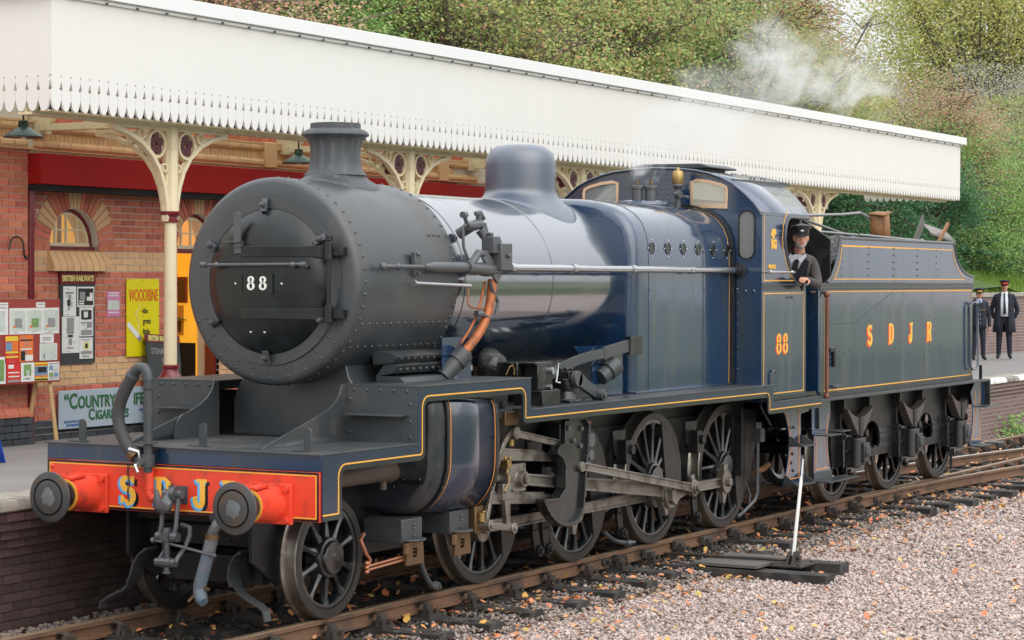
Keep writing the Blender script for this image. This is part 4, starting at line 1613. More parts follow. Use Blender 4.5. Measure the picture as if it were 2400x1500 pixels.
for sy in (-1, 1):
    g = G()
    g.prism(val, 'y', sy * HB - .006, sy * HB + .006)
    va = prt(g, 'valance', BLUED, angle=20)
    if sy < 0:
        # darker edge band below the lining
        o_ = .046
        lo = [(.0, .885), (.262, .885)] + arc(.312, 1.205, .05, 180, 90, 5) + [(1.42, 1.255)] + arc(1.42, 1.33, .075, -90, 0, 5) + arc(1.545, 1.675, .05, 180, 90, 5) + arc(3.10, 1.675, .05, 90, 0, 5) + arc(3.21, 1.52, .06, 180, 270, 5) + [(8.68, 1.445)] + arc(8.66, 1.40, .045, 90, 0, 4) + arc(8.755, 1.31, .05, 180, 270, 4) + [(10.29, 1.26)]
        hi = [(.0, .93), (.215, .93)] + arc(.312, 1.205, .097, 180, 90, 5) + [(1.42, 1.302)] + arc(1.42, 1.33, .028, -90, 0, 5) + arc(1.545, 1.675, .097, 180, 90, 5) + arc(3.10, 1.675, .097, 90, 0, 5) + arc(3.21, 1.52, .013, 180, 270, 5) + [(8.68, 1.494)] + arc(8.66, 1.40, .094, 90, 0, 4) + arc(8.755, 1.31, .003, 180, 270, 4) + [(10.29, 1.31)]
        g = G()
        for i in range(len(lo) - 1):
            g.prism([lo[i], lo[i + 1], hi[i + 1], hi[i]], 'y', -HB - .0085, -HB - .0055)
        prt(g, 'edge_band', DGREEN, va, angle=0)
        g = G()
        strip(g, hi, .011, 'y', -HB - .010, -HB - .006)
        prt(g, 'lining', YEL, va, angle=0)
# casings in front of the cylinders
for sy in (-1, 1):
    g = G()
    y0, y1 = sorted((sy * .64, sy * (HB + .002)))
    g.box((1.372, y0, 1.39), (1.384, y1, 1.848))
    ca = prt(g, 'casing_front', GREYBLK, bevel=.002)
    g = G()
    for yy in np.linspace(.73, 1.24, 5):
        g.dome((1.372, sy * yy, 1.815), (-1, 0, 0), .017)
    for zz in (1.47, 1.60, 1.74):
        g.dome((1.372, sy * .69, zz), (-1, 0, 0), .017)
        g.dome((1.372, sy * 1.27, zz - .03), (-1, 0, 0), .017)
    prt(g, 'rivets', GREYBLK, ca)
    g = G()
    ya, yb2 = sorted((sy * .72, sy * 1.25))
    g.prism([(1.372, 1.615), (1.372, 1.628), (1.24, 1.622), (1.24, 1.612)], 'y', ya, yb2)
    g.box((1.355, ya + .05 if sy < 0 else ya, 1.585), (1.37, yb2, 1.615))
    prt(g, 'footstep', GREYBLK, ca, bevel=.002)
    g = G()
    gus = [(.20, 1.398), (.235, 1.42), (.62, 1.525), (.95, 1.61), (1.12, 1.665), (1.22, 1.72), (1.285, 1.78), (1.315, 1.856), (1.384, 1.856), (1.384, 1.398)]
    ho = [(.84 + .035 * cos(a), 1.47 + .03 * sin(a)) for a in np.linspace(0, PI, 7)] + [(.805, 1.402), (.875, 1.402)]
    g.prism([gus, ho], 'y', sy * .645 - .008, sy * .645 + .008)
    prt(g, 'gusset_plate', GREYBLK, bevel=.002)
    if sy > 0:
        g = G()
        g.lathe([(0, .19), (.012, .19), (.014, .0001)], (.92, .625, 1.42), (0, -1, 0), 24)
        prt(g, 'cover_disc', GREYBLK)
# saddle under the smokebox
g = G()
rows = []
for yy, zb in ((-.645, 1.398), (0, 1.398), (.645, 1.398)):
    pass
sec = [(.64, 1.39), (.64, 1.70), (.60, 1.80), (.53, 1.90), (.50, 2.0), (.52, 2.10)]
full = [(-a, b) for a, b in sec] + [(a, b) for a, b in sec[::-1]]
g.prism(full, 'x', 1.60, 2.80)
prt(g, 'saddle', SMOKE, bevel=.01)
for sy in (-1,):
    g = G()
    g.prism([(-.66, 1.859), (-.94, 1.859), (-.90, 1.90), (-.80, 1.905), (-.66, 1.91)], 'x', 1.82, 2.72)
    g.prism([(-.64, 1.90), (-.80, 1.93), (-.86, 2.00), (-.84, 2.01), (-.72, 2.0)], 'x', 1.84, 2.70)
    g.prism([(-.62, 2.0), (-.80, 2.015), (-.865, 2.075), (-.80, 2.10), (-.60, 2.12)], 'x', 1.84, 2.74)
    fl = prt(g, 'saddle_flange', GREYBLK, bevel=.003)
    g = G()
    for xx in np.linspace(1.92, 2.66, 8):
        g.dome((xx, -.845, 2.055), (0, -.8, -.6), .02)
        g.dome((xx, -.835, 1.965), (0, -.8, .6), .02)
    prt(g, 'rivets', GREYBLK, fl)
# lamp irons
for (xx, yy) in ((.10, 1.05), (.17, -.10), (.16, -1.10)):
    g = G()
    g.box((xx - .015, yy - .035, 1.40), (xx + .0, yy + .035, 1.55))
    g.prism([(yy - .035, 1.55), (yy + .035, 1.55)] + [(yy + .035 * cos(a), 1.55 + .035 * sin(a)) for a in np.linspace(0, PI, 7)][1:-1], 'x', xx - .015, xx)
    g.box((xx - .03, yy - .04, 1.398), (xx + .03, yy + .13, 1.408))
    prt(g, 'lamp_iron', GREYBLK, bevel=.002)

# ---- smokebox
SX0, SX1, SR = 1.22, 2.83, .862
g = G()
g.lathe([(SX0 + .06, SR - .012), (SX0 + .10, SR), (SX1, SR), (SX1, SR - .06)], (0, 0, ZC), 'x', 72)
smk = prt(g, 'smokebox', SMOKE, angle=40)
g = G()
g.lathe([(SX0 + .07, SR + .004), (SX0 + .035, SR + .002), (SX0 + .010, SR - .02), (SX0, SR - .05), (SX0, .70), (SX0 - .018, .695), (SX0 - .018, .585), (SX0 + .03, .58)], (0, 0, ZC), 'x', 72, flip=True)
fr_ = prt(g, 'smokebox_front', SMOKE, smk, angle=40)
g = G()
for k in range(52):
    a = 2 * PI * k / 52
    g.dome((SX0 + .115, SR * cos(a), ZC + SR * sin(a)), (0, cos(a), sin(a)), .016)
    g.dome((SX1 - .04, SR * cos(a), ZC + SR * sin(a)), (0, cos(a), sin(a)), .016)
for a in (math.radians(204), math.radians(219)):
    for xx in np.linspace(1.40, 2.74, 13):
        g.dome((xx, SR * cos(a), ZC + SR * sin(a)), (0, cos(a), sin(a)), .015)
for a in np.radians(np.arange(205, 336, 13)):
    g.dome((SX0, .80 * cos(a), ZC + .80 * sin(a)), (-1, 0, 0), .014)
    g.dome((SX0, .735 * cos(a), ZC + .735 * sin(a)), (-1, 0, 0), .014)
for xx in (2.5, 2.58, 2.66):
    a = math.radians(155 + 0)
    g.dome((xx, -SR * cos(math.radians(28)), ZC + SR * sin(math.radians(28))), (0, -cos(.49), sin(.49)), .022)
prt(g, 'rivets', SMOKE, smk, kind='stuff')
# door
g = G()
prof = [(SX0 - .02, .605), (SX0 - .03, .60)]
for i in range(9):
    t_ = i / 8
    prof.append((SX0 - .04 - .14 * math.sqrt(max(0, 1 - (1 - t_) ** 2)) * (1 if t_ > 0 else 0), .59 * (1 - t_) + .0001))
g.lathe(prof, (0, 0, ZC), 'x', 64, flip=True)
door = prt(g, 'smokebox_door', DOORBLK, smk, angle=40)


def door_x(y, z):
    r = math.hypot(y, z - ZC)
    t_ = 1 - min(.59, r) / .59
    return SX0 - .04 - .14 * math.sqrt(max(0, 1 - (1 - t_) ** 2))


# handrail on door
g = G()
g.tube([(1.02, .53, 2.835), (1.02, -.47, 2.840)], .014, 10)
for yy in (.40, -.36):
    g.ell((1.02, yy, 2.836), (.026, .026, .026))
    g.cyl((1.02, yy, 2.836), (1.12, yy, 2.836), .013, n=8)
for yy in (.53, -.47):
    g.cyl((1.02, yy + .03, 2.836), (1.02, yy - .03, 2.836), .024, n=12)
prt(g, 'door_handrail', GREYST, smk)
# hinges
g = G()
for z in (2.945, 2.435):
    q = []
    for k in range(15):
        yy = .17 - .80 * k / 14
        q.append((min(door_x(yy, z - .045), door_x(yy, z + .045)) - .010, yy))
    hw = [.044 + (.012 * ((k - 11) / 3) if k > 11 else 0) for k in range(15)]
    fr_t = [(x_, yy, z + w_) for (x_, yy), w_ in zip(q, hw)]
    fr_b = [(x_, yy, z - w_) for (x_, yy), w_ in zip(q, hw)]
    bk = lambda r_: [(p[0] + .05, p[1], p[2]) for p in r_]
    g.sheet([bk(fr_t), fr_t, fr_b, bk(fr_b)])
    g.box((1.125, -.76, z - .035), (1.215, -.60, z + .035))
    g.cyl((1.125, -.645, z - .07), (1.125, -.645, z + .07), .038, n=14)
    g.box((q[0][0], q[0][1] - .002, z - .044), (q[0][0] + .05, q[0][1] + .004, z + .044))
g.cyl((1.125, -.645, 2.30), (1.125, -.645, 3.08), .016, n=10)
g.cyl((1.125, -.645, 3.03), (1.125, -.645, 3.075), .03, n=10)
prt(g, 'door_hinge', DOORBLK, smk, bevel=.003)
# dogs round the door
for a in (92, 33, 152, 213, 270, 330):
    ar = math.radians(a)
    yy, zz = .635 * cos(ar) * -1, ZC + .635 * sin(ar)
    g = G()
    dr = Vector((0, cos(ar) * -1, sin(ar)))
    p = Vector((SX0 - .02, yy, zz))
    g.bar(p + dr * .05 + Vector((-.012, 0, 0)), p - dr * .06 + Vector((-.05, 0, 0)), .05, .03, (0, -dr.z, dr.y))
    g.cyl(p + Vector((0, 0, 0)), p + Vector((-.10, 0, 0)), .013, n=8)
    g.cyl(p + Vector((-.045, 0, 0)), p + Vector((-.085, 0, 0)), .028, .022, n=6)
    prt(g, 'door_clamp', GREYST, smk, bevel=.003)
# lamp iron on the door
g = G()
g.box((1.03, .165, 2.98), (1.045, .235, 3.24))
g.prism([(.165, 3.24), (.235, 3.24), (.23, 3.265), (.2, 3.277), (.17, 3.265)], 'x', 1.03, 1.045)
g.box((1.0, .155, 3.02), (1.10, .32, 3.032))
g.box((1.045, .16, 2.93), (1.075, .24, 3.03))
prt(g, 'door_lamp_iron', RUSTY if False else GREYST, smk, bevel=.002)
# number plate 88
g = G()
g.box((1.035, -.155, 2.605), (1.06, .155, 2.765))
npl = prt(g, 'number_plate', DOORBLK, smk, bevel=.004)
g = G()
for z in (2.605, 2.757):
    g.box((1.030, -.155, z), (1.036, .155, z + .008))
for yy in (-.155, .147):
    g.box((1.030, yy, 2.613), (1.036, yy + .008, 2.757))
prt(g, 'plate_rim', DOORBLK, npl, angle=0)


def ell_ring(g, cy, cz, ry, rz, wy, wz, axis, lo, hi, n=20, mi=0):
    for i in range(n):
        a0, a1 = 2 * PI * i / n, 2 * PI * (i + 1) / n
        g.prism([(cy + ry * cos(a0), cz + rz * sin(a0)), (cy + ry * cos(a1), cz + rz * sin(a1)), (cy + (ry - wy) * cos(a1), cz + (rz - wz) * sin(a1)), (cy + (ry - wy) * cos(a0), cz + (rz - wz) * sin(a0))], axis, lo, hi, mi)
    return g


def eight(g, cy, cz, hgt, axis, lo, hi, mi=0):
    w = hgt * .30
    ell_ring(g, cy, cz + hgt * .245, w * .92, hgt * .255, w * .56, hgt * .10, axis, lo, hi, mi=mi)
    ell_ring(g, cy, cz - hgt * .215, w * 1.08, hgt * .285, w * .60, hgt * .10, axis, lo, hi, mi=mi)


for cy in (.06, -.06):
    g = G()
    eight(g, cy, 2.685, .115, 'x', 1.026, 1.036)
    prt(g, 'numeral', WHITE, npl, angle=0)
g = G()
for (yy, zz) in ((.23, 2.68), (-.23, 2.68), (.10, 2.28), (-.04, 2.28)):
    g.dome((door_x(yy, zz) + .0, yy, zz), (-1, 0, 0), .013)
prt(g, 'stud', STEEL, smk)

# ---- chimney
g = G()
CX = 2.20
g.lathe([(3.615, .275), (3.66, .235), (3.72, .222), (3.80, .216), (3.88, .222), (3.925, .24), (3.945, .262), (3.955, .285), (3.965, .292), (3.985, .286), (4.01, .25), (4.02, .22), (4.065, .218), (4.068, .19), (3.9, .185)], (CX, 0, 0), 'z', 48)
ch = prt(g, 'chimney', CHIM, angle=50)
g = G()
n = 48
rows = []
for fr in np.linspace(0, 1, 9):
    row = []
    for i in range(n + 1):
        a = 2 * PI * i / n
        r = .275 + (.40 - .275) * fr ** 1.6
        x, yv = r * cos(a), r * sin(a) * .93
        zs = ZC + math.sqrt(max(0, (SR + .012) ** 2 - yv * yv))
        zt = 3.625
        k = fr ** .75
        row.append((CX + x, yv, zt * (1 - k) + zs * k if fr < 1 else zs))
    rows.append(row)
rows.append([(p[0] * 1.0 + (p[0] - CX) * .03, p[1] * 1.03, ZC + math.sqrt(max(0, (SR - .005) ** 2 - (p[1] * 1.03) ** 2))) for p in rows[-1]])
g.sheet(rows, flip=True)
prt(g, 'chimney_skirt', CHIM, ch, angle=60)

# ---- boiler
BR_, BX0, BX1 = .80, 2.83, 6.35
g = G()
g.lathe([(BX0, BR_), (BX1 + .1, BR_)], (0, 0, ZC), 'x', 96)
boi = prt(g, 'boiler', BLUEB, angle=60)
for xx in (2.86, 3.06, 4.72, 6.30):
    g = G()
    g.lathe([(xx, BR_ + .001), (xx + .002, BR_ + .006), (xx + .038, BR_ + .006), (xx + .04, BR_ + .001)], (0, 0, ZC), 'x', 96)
    prt(g, 'boiler_band', BLUEB, boi)
g = G()
g.lathe([(2.900, BR_ + .006), (2.900, BR_ + .0085), (2.906, BR_ + .0085), (2.906, BR_ + .006)], (0, 0, ZC), 'x', 96)
prt(g, 'lining', OCHRE, boi)
# dome
DX = 5.53
g = G()
g.lathe([(3.62, .352), (3.70, .350), (3.85, .350), (3.91, .343), (3.965, .322), (4.01, .285), (4.04, .235), (4.052, .17), (4.056, .10), (4.056, .0001)], (DX, 0, 0), 'z', 56)
dm = prt(g, 'dome', DOMEM, angle=60)
g = G()
rows = []
n = 56
for fr in np.linspace(0, 1, 12):
    row = []
    for i in range(n + 1):
        a = 2 * PI * i / n
        r = .352 + .20 * fr ** 2.2
        x, yv = r * cos(a), r * sin(a)
        zs = ZC + math.sqrt(max(0, (BR_ + .008) ** 2 - yv * yv))
        k = fr ** .8
        row.append((DX + x, yv, 3.625 * (1 - k) + zs * k))
    rows.append(row)
rows.append([(DX + (p[0] - DX) * 1.02, p[1] * 1.02, ZC + math.sqrt(max(0, (BR_ - .004) ** 2 - (p[1] * 1.02) ** 2))) for p in rows[-1]])
g.sheet(rows, flip=True)
prt(g, 'dome_skirt', DOMEM, dm, angle=70)

# ---- firebox (Belpaire)
half = [(.0, 3.545), (.30, 3.535), (.52, 3.505), (.68, 3.455), (.80, 3.385), (.88, 3.29), (.93, 3.17), (.952, 3.02), (.957, 2.8), (.957, 1.60)]
sec = [(-a, b) for a, b in half[::-1]] + half[1:]
FX_0, FX_1 = 6.16, 8.58


def inset(sec, d):
    r = []
    for i, (a, b) in enumerate(sec):
        p, q = sec[max(0, i - 1)], sec[min(len(sec) - 1, i + 1)]
        dx, dz = q[0] - p[0], q[1] - p[1]
        l = math.hypot(dx, dz)
        r.append((a + dz / l * d, b - dx / l * d if b > 1.7 else b))
    return r


rows = []
for k in range(7):
    t_ = k / 6
    d = .11 * (1 - math.sin(t_ * PI / 2))
    x = FX_0 + .11 * (1 - math.cos(t_ * PI / 2))
    rows.append([(x, a, b) for a, b in inset(sec, d)])
g = G()
for x in (6.6, 7.1, 7.6, 8.1, FX_1):
    rows.append([(x, a, b) for a, b in sec])
g.sheet(rows)
cap = rows[0]
g.add(cap, [tuple(range(len(cap)))[::-1]])
fb = prt(g, 'firebox', BLUE, angle=50)
for xx in (6.48, 7.82):
    g = G()
    rows = [[(x_, a, b) for a, b in inset(sec, -dd)] for x_, dd in ((xx, .001), (xx + .002, .006), (xx + .035, .006), (xx + .037, .001))]
    g.sheet(rows)
    prt(g, 'cladding_band', BLUE, fb, angle=20)
g = G()
for xx in (6.51, 7.84):
    for zz in (3.02, 2.62, 2.25, 1.95, 1.70):
        g.dome((xx, -.963, zz), (0, -1, 0), .012)
prt(g, 'screw', GREYST, fb)
for xx in (6.56, 6.945, 7.32, 7.70, 8.08, 8.455):
    g = G()
    g.lathe([(0.0, .062), (.006, .060), (-.02, .05), (-.05, .035), (-.05, .0001)], (xx, -.955, 3.04), (0, -1, 0), 18, 0)
    g.cyl((xx, -.905, 3.03), (xx, -.94, 3.03), .018, n=6, mi=1)
    for a in (0, 90, 180, 270):
        g.dome((xx + .085 * cos(math.radians(a)), -.957, 3.04 + .085 * sin(math.radians(a))), (0, -1, 0), .009, mi=1)
    prt(g, 'washout_hole', [BLK, STEEL], fb)
g = G()
rows = [[(x_, a, b) for a, b in inset(sec, -.0035)] for x_ in (8.50, 8.512)]
g.sheet(rows)
prt(g, 'lining', YEL, fb, angle=0)
g = G()
rows = [[(x_, a, b) for a, b in inset(sec, -dd)] for x_, dd in ((8.55, .001), (8.552, .03), (8.60, .03), (8.602, .001))]
g.sheet(rows)
prt(g, 'angle_ring', BLK, fb, angle=20)
G().box((6.17, -.975, 1.58), (8.6, .975, 1.60)).build('firebox_foot', BLUE, fb, bevel=.003)
# safety valves
for xx, yy in ((7.98, -.10), (8.04, -.235)):
    g = G()
    g.lathe([(3.50, .062), (3.70, .062), (3.705, .074), (3.735, .074), (3.74, .06), (3.74, .03)], (xx, yy, 0), 'z', 20)
    sv = prt(g, 'safety_valve', GREYST)
    g = G()
    g.cyl((xx, yy, 3.74), (xx, yy, 3.80), .017, n=10)
    prt(g, 'valve_spindle', BRONZ, sv)
g = G()
g.lathe([(3.53, .30), (3.565, .29), (3.58, .25), (3.582, .0001)], (8.02, -.16, 0), 'z', 32)
prt(g, 'valve_seat', BLUE)
# whistle in front of the cab
g = G()
g.lathe([(3.74, .05), (3.755, .062), (3.765, .058), (3.775, .04)], (8.38, -.40, 0), 'z', 20)
g.lathe([(3.70, .012), (3.715, .04), (3.745, .06), (3.755, .055)], (8.38, -.40, 0), 'z', 20)
g.cyl((8.38, -.40, 3.48), (8.38, -.40, 3.72), .034, n=12)
g.cyl((8.34, -.40, 3.65), (8.34 - .02, -.46, 3.65), .04, n=10)
g.tube([(8.38, -.44, 3.63), (8.38, -.53, 3.62)], .018, 8)
g.tube([(8.38, -.36, 3.53), (8.33, -.28, 3.53), (8.3, -.22, 3.55)], .014, 6)
wh = prt(g, 'whistle_stand', GREYST)
g = G()
g.lathe([(3.765, .055), (3.78, .064), (3.88, .064), (3.91, .05), (3.918, .02), (3.95, .012), (3.95, .0001)], (8.38, -.40, 0), 'z', 20)
prt(g, 'whistle_bell', BRONZ if False else BRASS, wh)

# ---- cab
CBX = 8.62
out_r = [(-.0, 3.955), (-.25, 3.945), (-.50, 3.92), (-.66, 3.885), (-.82, 3.83), (-.95, 3.765), (-1.09, 3.655), (-1.20, 3.55), (-1.27, 3.46), (-1.285, 3.42)]
topo = out_r[::-1] + [(-a, b) for a, b in out_r[1:]]
front = [(-1.285, 1.40)] + topo + [(1.285, 1.40)]
win_r = rrect(-.875, 3.515, -.455, 3.79, .05)
win_r = [(-.455, 3.53), (-.455, 3.80), (-.52, 3.815), (-.66, 3.80), (-.80, 3.765), (-.865, 3.735), (-.875, 3.70), (-.875, 3.53)]
win_l = [(-a, b) for a, b in win_r]
oval = [(-1.115 + .095 * cos(a), 3.215 + (.17 if sin(a) >= 0 else -.17) + .095 * sin(a)) for a in np.linspace(0, 2 * PI, 25)[:-1]]
ovl = [(-a, b) for a, b in oval]
g = G()
g.prism([front, win_r, win_l, oval, ovl], 'x', CBX, CBX + .012)
cabf = prt(g, 'cab_front', BLUE, angle=20)
for w_ in (win_r, win_l):
    g = G()
    strip(g, w_, .034, 'x', CBX - .012, CBX + .004, closed=True)
    wf = prt(g, 'window_frame', M('polished copper rim', (.74, .53, .36), .35, metal=.7, var=.1), cabf, bevel=.003)
    g = G()
    g.prism(w_, 'x', CBX + .004, CBX + .008)
    prt(g, 'pane', GLASS, wf, angle=0)
for w_ in (oval, ovl):
    g = G()
    strip(g, w_, .016, 'x', CBX - .008, CBX + .004, closed=True)
    prt(g, 'oval_rim', BLK, cabf)
    g = G()
    g.prism(w_, 'x', CBX + .005, CBX + .008)
    prt(g, 'pane', GLASS, cabf, angle=0)
g = G()
for k in range(3):
    for j in range(6):
        g.dome((CBX, -.12 - .06 * (j % 2) + .0 - .09 * k + .12, 3.62 + .055 * j), (-1, 0, 0), .013)
for yy in (-.7, -.78):
    g.dome((CBX, yy, 3.90 - .0 + (.0 if yy > -.75 else -.02)), (-1, 0, 0), .009)
for a in np.linspace(0, 2 * PI, 13)[:-1]:
    g.dome((CBX, -1.115 + .135 * cos(a), 3.215 + .27 * sin(a)), (-1, 0, 0), .009)
for zz in np.arange(1.75, 2.9, .12):
    g.dome((CBX, -1.01, zz), (-1, 0, 0), .012)
for zz, yy in ((2.62, -1.0), (2.60, -1.1), (2.60, -1.2)):
    g.dome((CBX, yy, zz), (-1, 0, 0), .02)
prt(g, 'rivets', BLUE, cabf, kind='stuff')
# handrail bracket on the cab front
g = G()
g.lathe([(0, .085), (.02, .085), (.025, .055), (.10, .05), (.12, .045)], (CBX, -1.03, 2.825), (-1, 0, 0), 20)
prt(g, 'handrail_flange', BLK, cabf)
# cab sides
side = [(CBX + .002, 1.40), (9.90, 1.40), (9.90, 2.665), (9.72, 2.665)] + [(p.x, p.y) for p in bez((9.72, 2.665, 0), (9.50, 2.68, 0), (9.32, 2.92, 0), (9.27, 3.17, 0), 10)][1:] + [(9.29, 3.30), (9.34, 3.39), (9.42, 3.43), (9.52, 3.435), (9.98, 3.43), (9.98, 3.46), (CBX + .002, 3.46)]
for sy in (-1, 1):
    g = G()
    g.prism(side, 'y', sy * 1.285 - .006, sy * 1.285 + .006)
    cs_ = prt(g, 'cab_side', BLUE, angle=20)
    if sy > 0:
        continue
    y = -1.293
    # opening rim
    rim = [(9.93, 2.668), (9.72, 2.668)] + [(p.x, p.y) for p in bez((9.72, 2.668, 0), (9.50, 2.69, 0), (9.33, 2.92, 0), (9.285, 3.17, 0), 10)][1:] + [(9.305, 3.295), (9.35, 3.378), (9.43, 3.418), (9.52, 3.422), (9.99, 3.418)]
    g = G()
    g.tube([(p[0], y, p[1]) for p in rim], .015, 8)
    prt(g, 'opening_beading', GREYST, cs_)
    # lining: upper panel following the opening, lower panel
    up_l = [(8.685, 2.715), (8.685, 3.44)]
    ln = G()
    strip(ln, [(8.685, 3.43), (8.685, 2.715), (9.56, 2.715)] + [(p.x, p.y) for p in bez((9.56, 2.715, 0), (9.38, 2.80, 0), (9.24, 2.97, 0), (9.205, 3.17, 0), 8)][1:] + [(9.225, 3.31), (9.28, 3.42), (9.36, 3.475)], .011, 'y', y - .001, y + .003)
    strip(ln, [(8.685, 1.475), (8.685, 2.575), (9.845, 2.575), (9.845, 1.475)], .011, 'y', y - .001, y + .003, closed=True)
    prt(ln, 'lining', YEL, cs_, angle=0)
    g = G()
    g.box((8.635, y, 2.60), (9.89, y + .003, 2.69))
    g.box((8.635, y, 1.405), (9.89, y + .003, 1.445))
    prt(g, 'band', DGREEN, cs_, angle=0)
    g = G()
    g.box((8.63, y - .006, 2.665), (9.90, y + .004, 2.680))
    prt(g, 'beading', GREYST, cs_, angle=0)
    # cut-out numerals and letters
    g = G()
    for k, (dx, dz, mi, dy) in enumerate(((0, 0, 1, 0), (-.022, -.022, 0, .002))):
        pass
    for cxn in (9.115, 9.305):
        g = G()
        eight(g, cxn - .022, 2.005, .225, 'y', y, y + .0018, 0)
        eight(g, cxn, 2.02, .225, 'y', y - .0025, y - .0005, 1)
        prt(g, 'numeral', [ORED, GOLD], cs_, angle=0)
    text('lettering', '4P', .13, (8.88, y - .001, 3.185), X1, GOLD, cs_, .009, .95)
    text('lettering', '5G', .13, (8.88, y - .001, 3.07), X1, GOLD, cs_, .009, .95)
    text('lettering', 'WANSFORD', .062, (8.80, y - .001, 2.845), X1, GOLD, cs_, .003, .62)
    g = G()
    g.tube([(8.71, y - .05, 2.812), (9.44, y - .05, 2.806)], .014, 8)
    for xx in (8.74, 9.36):
        g.cyl((xx, y, 2.81), (xx, y - .05, 2.81), .016, n=8)
        g.ell((xx, y - .05, 2.81), (.022, .022, .022))
    prt(g, 'handrail', STEEL, cs_)
    g = G()
    for xx in (9.29, 9.37, 9.45):
        g.dome((xx + .05, y, 2.53), (0, -1, 0), .015)
    g.tube([(8.86, y - .01, 1.55), (8.87, y - .02, 1.70), (8.92, y - .03, 1.73), (8.98, y - .01, 1.70)], .012, 6)
    g.dome((8.87, y, 1.5), (0, -1, 0), .018)
    g.dome((9.0, y, 1.5), (0, -1, 0), .018)
    prt(g, 'fittings', GREYST, cs_)
# roof in two tones: side slopes blue, top grey
rows = []
for x_ in (CBX + .002, 9.2, 9.75, 9.98):
    rows.append([(x_, a, b) for a, b in out_r[::-1][:6]])
def slope(sgn):
    g = G()
    q = [(a, b) for a, b in out_r[3:]][::-1]
    xr = [(9.98, 0), (10.06, 0), (10.12, 0), (10.16, 0), (10.12, 0), (10.06, 0), (10.08, 0)]
    rows = []
    for i, (a, b) in enumerate(q):
        xe = (9.985, 10.02, 10.06, 10.11, 10.17, 10.13, 10.10)[min(i, 6)]
        rows.append([(CBX + .002, sgn * -a * -1 if False else a * (1 if sgn > 0 else -1) * 1.0, b), (9.3, a * (1 if sgn > 0 else -1), b), (xe, a * (1 if sgn > 0 else -1), b)])
    g.sheet(rows, flip=(sgn > 0))
    o_ = prt(g, 'roof_slope', BLUE, angle=60)
    s_ = o_.modifiers.new('solid', 'SOLIDIFY')
    s_.thickness = .008
    return o_


slope(1)
slope(-1)
g = G()
tops = [(a, b + .006) for a, b in out_r[:5]]
tops = tops[::-1] + [(-a, b) for a, b in tops[1:]]
g.sheet([[(x_, a, b) for a, b in tops] for x_ in (CBX - .02, 9.3, 10.5)], flip=True)
rf = prt(g, 'cab_roof', GREYBLK, angle=60)
s_ = rf.modifiers.new('solid', 'SOLIDIFY')
s_.thickness = .02
g = G()
g.tube([(CBX - .015, a, b) for a, b in [(p[0], p[1] + .004) for p in topo]], .012, 8)
prt(g, 'roof_beading', BLUE)
g = G()
g.bar((8.80, -.86, 3.815), (10.44, -.86, 3.825), .03, .035, (0, 1, 0))
g.bar((10.44, -.86, 3.83), (10.48, 0, 3.96), .03, .03, (1, 0, 0))
prt(g, 'rain_strip', BLK, rf)
g = G()
for xx in (9.75, 9.85, 10.05, 10.15):
    for yy in (-.2, -.45, -.68):
        zz = np.interp(-yy, [-p[0] for p in out_r], [p[1] for p in out_r])
        g.dome((xx, yy, zz + .008), (0, -.25, 1), .014)
for yy in (-.2, -.4, -.6):
    zz = np.interp(-yy, [-p[0] for p in out_r], [p[1] for p in out_r])
    g.dome((8.75, yy, zz + .008), (0, -.25, 1), .014)
    g.dome((9.2, yy, zz + .008), (0, -.25, 1), .014)
prt(g, 'rivets', GREYBLK, rf)
g = G()
g.prism([(-.52, 3.985), (-.40, 4.02), (.3, 4.025), (.42, 4.0), (.42, 3.97), (-.52, 3.965)], 'x', 8.95, 9.72)
g.box((9.0, -.40, 3.94), (9.68, .3, 3.985))
prt(g, 'roof_ventilator', GREYBLK, bevel=.02)
# cab inside
g = G()
g.box((8.64, -1.27, 1.40), (10.3, 1.27, 1.45))
g.box((8.64, -.9, 1.45), (8.75, .9, 3.5))
g.lathe([(8.64, .55), (8.95, .55), (8.97, .0001)], (0, 0, 2.3), 'x', 20)
for (yy, zz) in ((-.3, 2.9), (.3, 2.95), (0, 3.1), (-.5, 3.2)):
    g.cyl((8.75, yy, zz), (8.82, yy, zz), .08, n=14)
g.tube([(8.75, -.6, 1.6), (9.1, -.62, 2.2), (9.0, -.7, 3.1)], .03, 8)
prt(g, 'backhead', BLK)
G().box((9.2, -1.27, 1.45), (9.9, -1.0, 2.3)).build('cab_seat_box', BLK, LOCO)
G().tube([(9.93, -1.27, 1.44), (9.93, -1.27, 2.66), (9.90, -1.28, 2.95)], .016, 8).build('cab_pillar', GREYST, LOCO)
G().box((9.87, -1.30, 2.655), (9.98, -1.24, 2.69)).build('pillar_bracket', GREYST, LOCO, bevel=.004)

# ---- long handrail and ejector pipe
g = G()
g.tube([(3.42, -.99, 2.825), (8.55, -1.03, 2.825)], .034, 12)
hr = prt(g, 'ejector_pipe', STEEL)
g = G()
for xx in (3.55, 4.75, 6.0, 7.36):
    g.cyl((xx - .035, -.995 - .006 * (xx - 3.5), 2.825), (xx + .035, -.995 - .006 * (xx - 3.5), 2.825), .045, n=14)
prt(g, 'pipe_joint', STEEL, hr)
G().tube([(8.45, -1.03, 2.825), (8.62, -1.03, 2.825)], .042, 12).build('pipe_end', BLK, hr)
for xx in (3.9, 5.2, 6.2):
    G().cyl((xx, -.78, 2.80), (xx, -.97, 2.815), .014, n=8).build('pipe_stay', BLK, hr)
g = G()
g.tube([(1.50, -.93, 2.825), (2.15, -.95, 2.825)], .018, 10)
g.ell((1.50, -.93, 2.825), (.034, .034, .034))
g.ell((1.72, -.94, 2.825), (.028, .028, .028))
g.cyl((1.72, -.94, 2.825), (1.72, -.85, 2.825), .014, n=8)
prt(g, 'smokebox_handrail', GREYST)
g = G()
g.ell((1.50, .93, 2.825), (.034, .034, .034))
